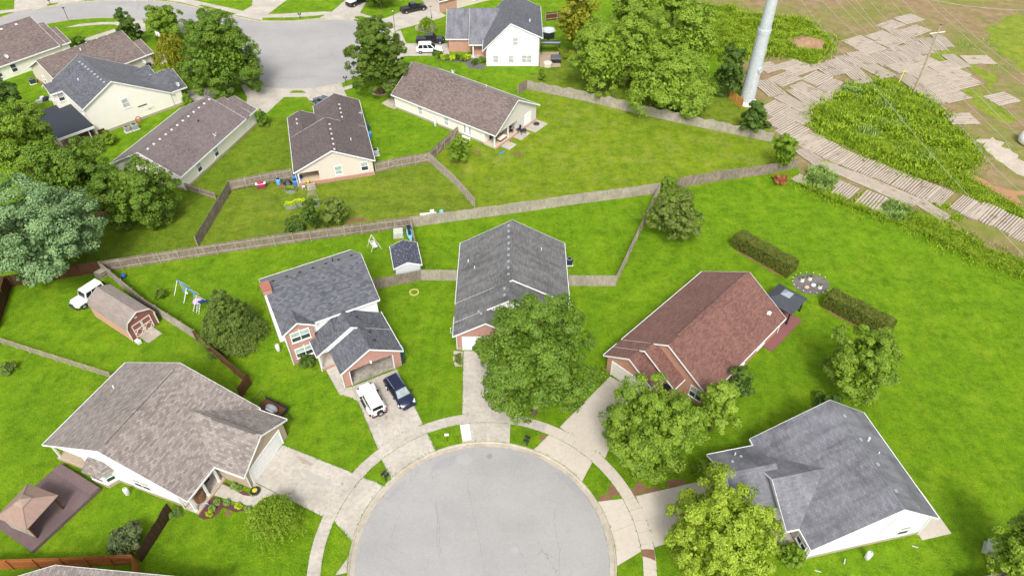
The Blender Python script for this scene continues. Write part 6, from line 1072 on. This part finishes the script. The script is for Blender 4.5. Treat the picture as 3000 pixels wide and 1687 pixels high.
barrel('light blue barrel standing alone at the board fence', (-35.77, 88.46), (.14, .42, .85)); barrel('deep blue barrel at the porch post, front one', (-33.12, 88.19), (.05, .22, .75)); barrel('deep blue barrel at the porch post, back one', (-33.47, 89.54), (.02, .08, .6)); barrel('navy barrel on the tan house porch', (-32.57, 89.35), (.01, .04, .25), .9)
t = thing('barbecue_grill', 'crimson two-tone barbecue on a cart at the board fence', 'grill', (-38.20, 87.52), .3); MB().b2(-.6, .6, -.3, .3, .1, .75).build('cabinet', plain('crimson', (.35, .03, .09), .4), t); MB().b2(-.75, .75, -.32, .32, .78, .84).build('shelf', M['pvc'], t); MB().lathe([(.5, .84), (.5, 1.0), (.35, 1.15), (.1, 1.2)], n=12, sy=.6).build('hood', plain('crimson', (.35, .03, .09), .4), t)
def planter(label, loc, rz, lm, seed, lx=1.3):
    t = thing('planter', label, 'planter', loc, rz); MB().lathe([(.48, 0), (.55, .5), (.57, .52)], n=16, sy=.6).build('tub', M['metal'], t); rs = np.random.RandomState(seed); c = np.stack([rs.uniform(-.45, .45, 400), rs.uniform(-.26, .26, 400), rs.uniform(.5, .95, 400)], 1); quads('leaves', leaf_quads(c, unit(rs.normal(size=(400, 3))+np.array([0, 0, 1.2])), .18, rs, .6), lm, t); t.scale = (lx*1.3, 1.3, 1.1)
planter('galvanised tub planter with leafy greens near the porch steps', (-33.41, 86.34), .15, LF['light'], 1); planter('galvanised tub of lime-green plants, left one', (-32.51, 82.41), .2, LF['chart'], 2); planter('galvanised tub of lime-green plants, right one', (-31.27, 83.11), .2, LF['chart'], 3); planter('galvanised tub with arched trellis beside the dark evergreen shrub', (-29.16, 83.03), .15, LF['blue'], 4)
t = thing('trellis', 'curved wire trellis over the tub planter', 'trellis', (-29.51, 83.66), .2); mb = MB()
for k in range(5):
    pv = None
    for j in range(7):
        a = math.pi*j/6; p = (.8*math.cos(a), k*.25, .6+.9*math.sin(a))
        if pv: mb.tube(pv, p, .025, .025, 4)
        pv = p
mb.build('hoop', M['fence_pale'], t)
t = thing('porch_steps', 'small pale wooden steps to the tan house porch', 'steps', (-30.59, 87.52), R(106.2-90)); 
for k in range(3): MB().b2(-.65, .65, -.7+k*.42, -.3+k*.42, .04+k*.17, .17+k*.17).build('tread', M['fence_pale'], t)
t = thing('folding_stool', 'small white folding stool at the porch post', 'stool', (-31.65, 87.13), .2); mb = MB()
for x in (-.2, .2): mb.tube((x, -.2, 0), (x, .2, .5), .02); mb.tube((x, .2, 0), (x, -.2, .5), .02)
mb.build('legs', M['pvc'], t); MB().b2(-.22, .22, -.2, .2, .48, .51).build('seat', M['pvc'], t)
t = thing('toy_car', 'yellow ride-on toy lying on the tan house porch', 'toy', (*(-31.17, 88.13), .56), .3); MB().box((0, 0, .16), (.7, .36, .2), 0, .7).build('body', plain('toy_yellow', (.8, .55, .03), .4), t)
for x in (-.25, .25):
    for y in (-.18, .18): MB().tube((x, y-.04, .1), (x, y+.04, .1), .1, .1, 10).build('wheel', tyre_m, t)
t = thing('tarp_pile', 'black tarp thrown over junk beside the blue barrels', 'tarp', (-34.43, 88.59)); mb = MB(); rs = random.Random(3); mb.add([(rs.uniform(-.1, .1)+math.cos(k*.9)*.8*(1-j*.4), math.sin(k*.9)*.6*(1-j*.4), j*.35+rs.uniform(0, .1)) for j in range(3) for k in range(7)], [(j*7+k, j*7+(k+1) % 7, (j+1)*7+(k+1) % 7, (j+1)*7+k) for j in range(2) for k in range(7)]+[tuple(range(14, 21))]); mb.build('sheet', M['black'], t)
def propane(label, loc, hh=1.15, r=.23): t = thing('propane_tank', label, 'tank', loc); MB().lathe([(r*.7, 0), (r*.72, .08), (r, .16), (r, hh*.8), (r*.8, hh*.93), (r*.3, hh)], n=16).build('cylinder', M['pvc'], t, smooth=True); MB().lathe([(r*.35, hh*.97), (r*.35, hh*1.1)], n=10).build('valve_dome', M['metal'], t)
propane('white gas cylinder at the white side wall of the taupe house', (-37.83, 35.76), 1.15); propane('white gas cylinder at the gable wall of the blue-grey house', (32.56, 29.27), 1.25, .25); propane('white gas cylinder left of the brick two-storey house', (-27.57, 54.51), 1.2); propane('white gas cylinder at the long beige house wall', (-13.12, 105.51), 1.6)
def mailbox(label, loc, rz, n=2):
    t = thing('mailbox', label, 'mailbox', loc, rz, 'twin black mailboxes at the kerb'); MB().box((0, 0, .5), (.1, .1, 1.0)).build('post', M['black'], t); MB().box((0, 0, .98), (.7, .1, .06)).build('bracket', M['black'], t)
    for x in ((-.24, .24) if n == 2 else (0,)):
        mb = MB(); sec = [[(x-.11, y, 1.02), (x+.11, y, 1.02), (x+.11, y, 1.16), (x+.07, y, 1.24), (x-.07, y, 1.24), (x-.11, y, 1.16)] for y in (-.28, .28)]; mb.loft(sec).build('box', M['black'], t)
mailbox('twin black mailboxes between the taupe and brick house driveways', (-12.63, 37.34), R(145)); mailbox('twin black mailboxes beside the red-roofed house driveway', (1.56, 41.47), R(70)); mailbox('twin mailboxes by the teardrop tree at the upper circle', (-31.17, 121.24), R(20)); mailbox('twin mailboxes on the far verge of the upper circle', (-46.21, 150.60), R(5)); mailbox('mailbox on the top left verge of the far street', (-104.48, 158.35), R(10), 1)
def lamp(label, loc, hh, arm=False):
    t = thing('lamp_post', label, 'lamp post', loc); MB().tube((0, 0, 0), (0, 0, hh-.5), .06, .04, 8).build('post', M['black'], t); MB().lathe([(.16, 0), (.1, .3)], n=8).build('base', M['black'], t); MB().lathe([(.1, hh-.5), (.17, hh-.15)], n=8).build('lantern', M['pvc'], t); MB().lathe([(.2, hh-.15), (.03, hh+.08)], n=8).build('cap', M['black'], t)
lamp('tall slender lamp post beside the teardrop tree', (-24.09, 140.39), 6.2); lamp('short lamp post on the brick house front walk', (-17.61, 150.87), 2.6)
t = thing('street_sign', 'dark slim signpost on the upper street verge', 'signpost', (-96.63, 150.06)); MB().tube((0, 0, 0), (0, 0, 2.6), .05, .05, 6).build('post', M['black'], t); MB().box((0, 0, 2.6), (.5, .06, .25)).build('plate', M['black'], t)
t = thing('yard_sign', 'white blank-faced sign on a thin stake near the kerb', 'sign', (-6.80, 41.95), R(10)); MB().box((0, 0, .55), (.05, .05, 1.1)).build('stake', M['black'], t); MB().box((0, .0, 1.18), (.42, .06, .34)).build('panel', M['white'], t)
t = thing('yard_sign', 'small blue and white yard sign in the porch bed', 'sign', (-29.62, 34.45), .4); MB().box((0, 0, .2), (.03, .03, .4)).build('stake', M['black'], t); MB().box((0, 0, .5), (.4, .03, .28)).build('panel', M['white'], t); MB().box((0, -.02, .54), (.36, .02, .1)).build('stripe', plain('sign_blue', (.05, .12, .5), .5), t); MB().box((0, -.02, .42), (.36, .02, .05)).build('stripe', plain('sign_blue', (.05, .12, .5), .5), t)
t = thing('basketball_hoop', 'portable basketball hoop with white backboard by the upper driveway', 'basketball hoop', (-70.95, 135.04), R(60)); MB().tube((0, 0, 0), (0, 0, 3.3), .06, .05, 8).build('pole', M['black'], t); MB().box((.5, 0, 3.2), (.05, 1.3, .9)).build('backboard', M['white'], t); MB().tube((0, 0, 2.7), (.48, 0, 3.1), .04).build('arm', M['black'], t); mb = MB(); pv = None
for j in range(13):
    a = 2*math.pi*j/12; p = (.78+.23*math.cos(a), .23*math.sin(a), 2.95)
    if pv: mb.tube(pv, p, .02, .02, 4)
    pv = p
mb.build('rim', plain('rim_orange', (.6, .15, .03), .5), t); MB().b2(-.6, .3, -.4, .4, 0, .2).build('base', M['black'], t)
for l_, p, s_ in (('pale green utility cabinet beside the kayak', (-15.94, 76.06), 1.25), ('pale transformer box at the lower right tree', (44.34, 30.00), 1.15)):
    t = thing('utility_box', l_, 'utility box', p, R(8 if s_ > 1.2 else -35)); pg = plain('utility_green', (.50, .55, .47), .5); MB().b2(-s_/2-.12, s_/2+.12, -s_/2-.1, s_/2+.1, 0, .1).build('pad', M['conc'], t); bev(MB().b2(-s_/2, s_/2, -s_/2, s_/2, .1, .75).build('cabinet', pg, t), .03); bev(MB().b2(-s_/2-.04, s_/2+.04, -s_/2-.04, s_/2+.04, .75, .83).build('lid', pg, t), .03); MB().b2(-.2, .0, -s_/2-.03, -s_/2+.01, .3, .5).build('label_plate', plain('orange_sticker', (.8, .25, .08), .5), t)
t = thing('kayak', 'blue and black fishing kayak leaning along the yard fence', 'kayak', (*(-14.39, 76.17), .1), R(103)); secs = []
for i in range(9):
    u = i/8; x = (u-.5)*3.6; w_ = .42*max(.06, math.sin(math.pi*min(.97, max(.03, u)))**.7); zz = .12*abs(u-.5)*2; secs.append([(x, -w_, .28+zz), (x, -w_*.6, .02+zz), (x, w_*.6, .02+zz), (x, w_, .28+zz), (x, w_*.7, .33+zz), (x, -w_*.7, .33+zz)])
MB().loft(secs).build('hull', plain('kayak_blue', (.25, .55, .72), .35), t, smooth=True); MB().box((.2, 0, .36), (1.7, .44, .06)).build('cockpit', plain('kayak_navy', (.02, .07, .16), .5), t); MB().box((-.1, 0, .5), (.4, .42, .3), 0, .8).build('seat', M['black'], t); MB().box((1.15, 0, .42), (.8, .5, .12)).build('hatch', M['black'], t)
t = thing('glider_swing', 'white garden glider swing on the back lawn', 'swing seat', (-18.94, 73.41), R(118)); mb = MB()
for x in (-.75, .75):
    mb.tube((x, -.75, 0), (x, 0, 1.75), .03, .03, 6); mb.tube((x, .75, 0), (x, 0, 1.75), .03, .03, 6)
mb.tube((-.75, 0, 1.75), (.75, 0, 1.75), .03, .03, 6); mb.tube((-.75, -.72, .05), (.75, -.72, .05), .025, .025, 6); mb.build('frame', M['pvc'], t)
wf = plain('white_mesh', (.74, .72, .68), .7); MB().b2(-.62, .62, -.3, .25, .45, .52).build('seat', wf, t); mb = MB(); mb.hexa([(-.62, .25, .5), (.62, .25, .5), (.62, .33, .5), (-.62, .33, .5), (-.62, .45, 1.15), (.62, .45, 1.15), (.62, .53, 1.15), (-.62, .53, 1.15)]); mb.build('backrest', wf, t)
for x in (-.62, .62): MB().b2(x-.04, x+.04, -.3, .3, .7, .76).build('armrest', M['pvc'], t)
# swing set
A, B = (-42.51, 64.75), (-39.14, 61.95); t = thing('swing_set', 'blue and white metal swing set with slide on the lawn', 'swing set', A); dx, dy = B[0]-A[0], B[1]-A[1]; ln = math.hypot(dx, dy); ux, uy = dx/ln, dy/ln; nx, ny = -uy, ux; bm_ = plain('swing_blue', (.07, .22, .62), .4)
MB().tube((0, 0, 1.95), (dx, dy, 1.95), .06, .06, 8).build('top_beam', bm_, t)
for u in (0, .5, 1):
    for s_ in (-1, 1): MB().tube((dx*u, dy*u, 1.95), (dx*u+nx*s_*1.1, dy*u+ny*s_*1.1, 0), .045, .045, 6).build('leg', M['pvc'], t)
for u in (.14, .3):
    for e in (-.18, .18): MB().tube((dx*u+ux*e, dy*u+uy*e, 1.9), (dx*u+ux*e, dy*u+uy*e, .5), .015, .015, 4).build('chain', M['pvc'], t)
    MB().box((dx*u, dy*u, .5), (.5, .2, .05), math.atan2(dy, dx)).build('swing_seat', bm_ if u < .2 else M['pvc'], t)
c = (dx*.86, dy*.86); mb = MB(); mb.lathe([(.4, .5), (.56, .5), (.56, .58), (.4, .58)], (c[0], c[1], 0), 20); mb.build('saucer_rim', plain('saucer_rim', (.65, .45, .6), .5), t); MB().lathe([(.4, .52), (.4, .55)], (c[0], c[1], 0), 20).build('saucer_net', plain('net_dark', (.05, .05, .12), .7), t)
for a in range(4): MB().tube((c[0]+.5*math.cos(a*1.57), c[1]+.5*math.sin(a*1.57), .56), (c[0], c[1], 1.9), .012, .012, 4).build('rope', M['pvc'], t)
s0, s1 = (-38.83, 61.28), (-37.93, 62.91); s0 = (s0[0]-A[0], s0[1]-A[1]); s1 = (s1[0]-A[0], s1[1]-A[1]); mb = MB(); d = Vector((s1[0]-s0[0], s1[1]-s0[1])).normalized(); n_ = Vector((-d.y, d.x))*.22
pts = [(s0[0], s0[1], 1.3)]+[(s0[0]+(s1[0]-s0[0])*k/5, s0[1]+(s1[1]-s0[1])*k/5, 1.3-1.05*(k/5)+.1*math.sin(k/5*6.28)) for k in range(1, 6)]
mb.loft([[(p[0]-n_.x, p[1]-n_.y, p[2]+.12), (p[0]-n_.x, p[1]-n_.y, p[2]-.03), (p[0]+n_.x, p[1]+n_.y, p[2]-.03), (p[0]+n_.x, p[1]+n_.y, p[2]+.12), (p[0]+n_.x*.8, p[1]+n_.y*.8, p[2]+.02), (p[0]-n_.x*.8, p[1]-n_.y*.8, p[2]+.02)] for p in pts]); mb.build('slide', plain('slide_blue', (.02, .07, .32), .35), t)
mb = MB()
for s_ in (-1, 1): mb.tube((s0[0]+n_.x*s_, s0[1]+n_.y*s_, 1.3), (s0[0]+n_.x*s_-d.x*.7, s0[1]+n_.y*s_-d.y*.7, 0), .03, .03, 5)
for k in range(4): mb.tube((s0[0]+n_.x-d.x*.15*k, s0[1]+n_.y-d.y*.15*k, 1.1-.27*k), (s0[0]-n_.x-d.x*.15*k, s0[1]-n_.y-d.y*.15*k, 1.1-.27*k), .025, .025, 5)
mb.build('ladder', M['pvc'], t)
# pallets, fire ring, bits on lawns
for k in range(4):
    t = thing('pallet', 'weathered wooden pallet in the stack leaning behind the white off-road car', 'pallet', (((-54.32, 67.66), (-54.08, 67.58), (-53.83, 67.50), (-53.59, 67.43))[k]), R(-35), 'pallets leaning at the fence corner'); mb = MB()
    for j in range(6): mb.box((-.05+.0*j, -.5+j*.2, .6), (.03, .14, 1.2))
    for z in (.1, .6, 1.1): mb.box((.03, 0, z), (.08, 1.1, .1))
    mb.build('boards', M['fence_pale'], t); t.rotation_euler = (0, .25, R(-35))
def stone_ring(label, c, r, n, m, name='stone_ring', s=.16):
    t = thing(name, label, 'stone ring', c); k0 = None
    for i in range(n):
        a = 2*math.pi*i/n
        if k0 is None: k0 = MB().box((0, 0, .07), (s, 2*math.pi*r/n*.9, .16), 0, .85).build('stone', m, t).data; o = t.children[0]
        else: o = child(t, k0, 'stone')
        o.location = (r*math.cos(a), r*math.sin(a), 0); o.rotation_euler = (0, 0, a+rnd.uniform(-.1, .1))
stone_ring('yellow-edged ring on the lawn right of the brick house', (-12.57, 64.48), .55, 16, plain('ring_stone', (.55, .5, .16), .8)); stone_ring('ring of stones around the teardrop tree trunk', (-24.25, 117.89), 1.5, 22, M['stone'], s=.25); stone_ring('ring of edging stones around the small weeping tree', (-18.35, 145.83), 2.2, 28, M['stone'], s=.25)
# mulch circle ornaments
for i, (dx, dy) in enumerate(((-1.0, .6), (.1, .9), (.9, -.7))):
    t = thing('flower_pot', ['cream pot of greens at the left of the mulch circle', 'cream pot of greens at the back of the mulch circle', 'cream pot of greens at the right of the mulch circle'][i], 'pot', (mc[0]+dx, mc[1]+dy)); MB().lathe([(.28, 0), (.22, .4), (.25, .42)], n=12).build('pot', tm, t); rs = np.random.RandomState(i); quads('leaves', leaf_quads(np.stack([rs.normal(size=80)*.12, rs.normal(size=80)*.12, .45+rs.uniform(0, .25, 80)], 1), unit(rs.normal(size=(80, 3))+np.array([0, 0, 1])), .14, rs), LF['dark'], t)
for i, (dx, dy) in enumerate(((-.8, -.7), (.2, -.3))):
    t = thing('garden_rock', ['pale peach boulder in the mulch circle', 'white rock in the middle of the mulch circle'][i], 'rock', (mc[0]+dx, mc[1]+dy)); MB().lathe([(.3, 0), (.34, .15), (.2, .32), (.05, .36)], n=9, sy=.7).build('rock', plain('rock%d' % i, ((.62, .45, .33), (.75, .75, .75))[i], .8), t)
pl = None
for i in range(15):
    a = R(20+i*20); loc = (mc[0]+2.45*math.cos(a+.2), mc[1]+1.95*math.sin(a+.2))
    if pl is None: pl = thing('path_light', 'small white solar light on the rim of the mulch circle', 'light', loc, 0, 'solar lights around the mulch circle'); MB().tube((0, 0, 0), (0, 0, .3), .02, .02, 5).build('stake', M['black'], pl); MB().lathe([(.06, .28), (.065, .34), (.02, .37)], n=8).build('head', M['pvc'], pl)
    else: dup(pl, loc, 0, 'small white solar light on the rim of the mulch circle')
t = thing('bench', 'white overturned bench behind the pale paling fence', 'bench', (-12.16, 80.59), R(8)); MB().b2(-1.2, 1.2, -.25, .25, .3, .36).build('seat', M['pvc'], t); MB().b2(.3, .9, -.1, .4, .36, .75).build('backrest', M['pvc'], t)
for x in (-1.1, 1.1): MB().b2(x-.05, x+.05, -.25, .25, 0, .3).build('leg', M['pvc'], t)
tag(MB().lathe([(.1, 0), (.28, .1), (.34, .3), (.28, .5), (.1, .6)], (-10.29, 81.19), 14).build('ball', plain('ball_blue', (.2, .5, .75), .4), smooth=True), 'pale blue ball lying behind the pale paling fence', 'ball')
tag(MB().lathe([(.1, 0), (.28, .1), (.34, .3), (.28, .5), (.1, .6)], (-51.03, 67.33), 14).build('ball', plain('ball_navy', (.03, .12, .45), .4), smooth=True), 'blue ball on the lawn just inside the fence corner', 'ball')
t = thing('storage_tank', 'white rounded tank cut off by the right edge', 'tank', (85.30, 100.03)); MB().lathe([(1.0, 0), (1.5, .3), (1.6, 1.2), (1.3, 2.1), (.5, 2.5)], n=18).build('vessel', M['pvc'], t, smooth=True)
t = thing('life_ring', 'red ring hanging on the cream house wall', 'ring', (*(-64.08, 106.35), .9), R(44.8)); mb = MB(); pv = None
for j in range(15):
    a = 2*math.pi*j/14; p = (.42*math.cos(a), -.12, .5*math.sin(a))
    if pv: mb.tube(pv, p, .08, .08, 6, False)
    pv = p
mb.build('tube', plain('ring_red', (.6, .03, .05), .5), t)
# patio furniture
def chair(label, loc, rz, m, group): 
    t = thing('patio_chair', label, 'chair', loc, rz, group); MB().b2(-.28, .28, -.28, .28, .38, .44).build('seat', m, t); mb = MB(); mb.hexa([(-.28, .24, .42), (.28, .24, .42), (.28, .3, .42), (-.28, .3, .42), (-.28, .42, 1.1), (.28, .42, 1.1), (.28, .48, 1.1), (-.28, .48, 1.1)]); mb.build('backrest', m, t)
    for x in (-.26, .26):
        for y in (-.26, .26): MB().box((x, y, .2), (.05, .05, .4)).build('leg', m, t)
    return t
nv = plain('navy_fabric', (.02, .03, .07), .7)
ch = chair('black patio chair under the covered patio of the long beige house', (*(-0.13, 104.34), .3), R(30), M['black'], 'black chairs on the covered patio')
for p, a in (((0.48, 105.67), 150), ((-0.13, 103.03), 250)): dup(ch, (*p, .3), R(a), 'black patio chair under the covered patio of the long beige house')
chair('navy high-backed patio chair at the edge of the covered patio', (*(1.07, 103.36), .3), R(-60), nv, None)
t = thing('patio_table', 'dark round table under the covered patio', 'table', (*(0.22, 104.67), .3)); MB().lathe([(.6, .7), (.6, .75)], n=16).build('top', M['black'], t); MB().tube((0, 0, 0), (0, 0, .7), .06).build('pedestal', M['black'], t)
t = thing('kettle_stand', 'black charcoal grill on legs beside the covered patio', 'grill', (1.92, 102.88), R(20)); MB().b2(-.45, .45, -.25, .25, .7, 1.0).build('firebox', M['black'], t)
for x in (-.4, .4):
    for y in (-.2, .2): MB().box((x, y, .35), (.05, .05, .7)).build('leg', M['black'], t)
tag(MB().lathe([(.5, 0), (.55, .2), (.3, .4), (.05, .45)], (4.19, 106.11), 12).build('covered_fire_pit', M['black']), 'black covered fire pit on the slab behind the beige house', 'fire pit')
tag(MB().b2(-.14, .14, -.5, .5, 0, .08).build('toy_board', plain('toy_blue', (.05, .25, .8), .4)), 'small blue toy board lying on the lawn by the covered patio', 'toy'); bpy.context.scene.objects['toy_board'].location = (*(-1.68, 97.24), .01); bpy.context.scene.objects['toy_board'].rotation_euler = (0, 0, -.8)
t = thing('sofa', 'covered wicker sofa with pale cushions under the covered patio', 'sofa', (*(-1.70, 100.79), .3), R(53)); MB().b2(-.9, .9, -.4, .4, .1, .4).build('base', plain('wicker', (.20, .11, .06), .8), t); MB().b2(-.85, .85, -.38, .3, .4, .52).build('cushion', M['siding_c'], t); MB().b2(-.9, .9, .3, .45, .4, .8).build('backrest', plain('wicker', (.20, .11, .06), .8), t)
# back patio of the white two-storey house
t = thing('patio_canopy', 'dark grey striped canopy over the white house patio', 'canopy', (*(7.72, 132.29), 0)); 
for k, c_ in enumerate(((.05, .06, .08), (.35, .36, .38), (.05, .06, .08))): MB().b2(-1.9, 1.9, .9+k*.55, 1.42+k*.55, 2.0+k*.06, 2.06+k*.06).build('canopy_strip', plain('canopy%d' % k, c_, .6), t)
for x in (-1.8, 1.8):
    for y in (.95, 2.45): MB().box((x, y, 1.0), (.08, .08, 2.0)).build('post', M['black'], t)
t = thing('hot_tub', 'dark covered hot tub on the white house patio', 'hot tub', (8.63, 130.06)); MB().b2(-.95, .95, -.9, .9, 0, .85).build('shell', M['black'], t); MB().box((0, 0, .95), (2.0, 1.9, .2), 0, .9).build('cover', plain('tub_cover', (.12, .125, .14), .6), t)
t = thing('patio_umbrella', 'closed-top cream round table cover on the white house patio', 'table', (6.96, 128.10)); MB().lathe([(.85, 0), (.9, .7), (.8, .8), (.1, .86)], n=8).build('cover', plain('cream_cover', (.66, .60, .52), .7), t)
t = thing('covered_trailer', 'white tarped load with dark sides behind the white two-storey house', 'trailer', (7.55, 141.03)); MB().b2(-1.2, 1.2, -1.0, 1.0, .4, 1.5).build('box', plain('trailer_dark', (.02, .03, .035), .5), t); MB().lathe([(1.5, 1.45), (1.3, 1.9), (.5, 2.1)], n=8, sy=.8).build('tarp', plain('white_tarp', (.62, .66, .72), .6), t)
for y in (-1.05, 1.05): MB().tube((0, y-.1, .35), (0, y+.1, .35), .35, .35, 12).build('wheel', tyre_m, t)
t = thing('yard_clutter', 'heap of pale plastic furniture on the lawn behind the cream house', 'furniture', (-84.39, 114.30), R(45)); 
for k, (x, y, z, c_) in enumerate(((-.9, 0, .5, (.6, .62, .63)), (.4, .1, .6, (.04, .05, .07)), (1.2, -.4, .4, (.55, .56, .58)), (.0, .9, .45, (.65, .65, .66)))): MB().box((x, y, z/2), (1.0, .7, z), k*.4, .85).build('piece', plain('clutter%d' % k, c_, .6), t)
for i, p in enumerate(((30.33, 28.75), (37.25, 30.49), (27.47, 28.18))):
    tag(MB().tube((p[0], p[1], 0), (p[0]+(.12 if i == 0 else .5), p[1]+(.35 if i == 0 else -.2), .35 if i == 0 else .06), .05, .05, 8).build('drain_pipe', plain('dull_pvc', (.5, .5, .49), .6)), ['short white pipe stub in the grass by the gable wall', 'white downspout extension at the patio corner of the blue-grey house', 'white downspout extension at the front corner of the blue-grey house'][i], 'pipe')
t = thing('garden_table', 'white cooler and hoses beside the barn shed ramp', 'cooler', (-44.63, 55.84), R(-33)); MB().box((0, 0, .2), (.7, .45, .4)).build('chest', M['pvc'], t); mb = MB()
for j in range(12):
    a = 2*math.pi*j/12; b = 2*math.pi*(j+1)/12; mb.tube((-.5+.28*math.cos(a), .4+.28*math.sin(a), .1), (-.5+.28*math.cos(b), .4+.28*math.sin(b), .1), .04, .04, 5)
mb.build('hose_coil', plain('hose_yellow', (.6, .65, .15), .5), t)
t = thing('planter', 'low dark pot of yellow flowers at the taupe garage corner', 'planter', (-25.36, 36.04)); MB().lathe([(.42, 0), (.5, .25), (.46, .27)], n=16).build('bowl', M['black'], t); MB().lathe([(.22, .25), (.26, .4), (.08, .5)], n=9).build('flowers', plain('yellow_flowers', (.75, .5, .03), .7), t)
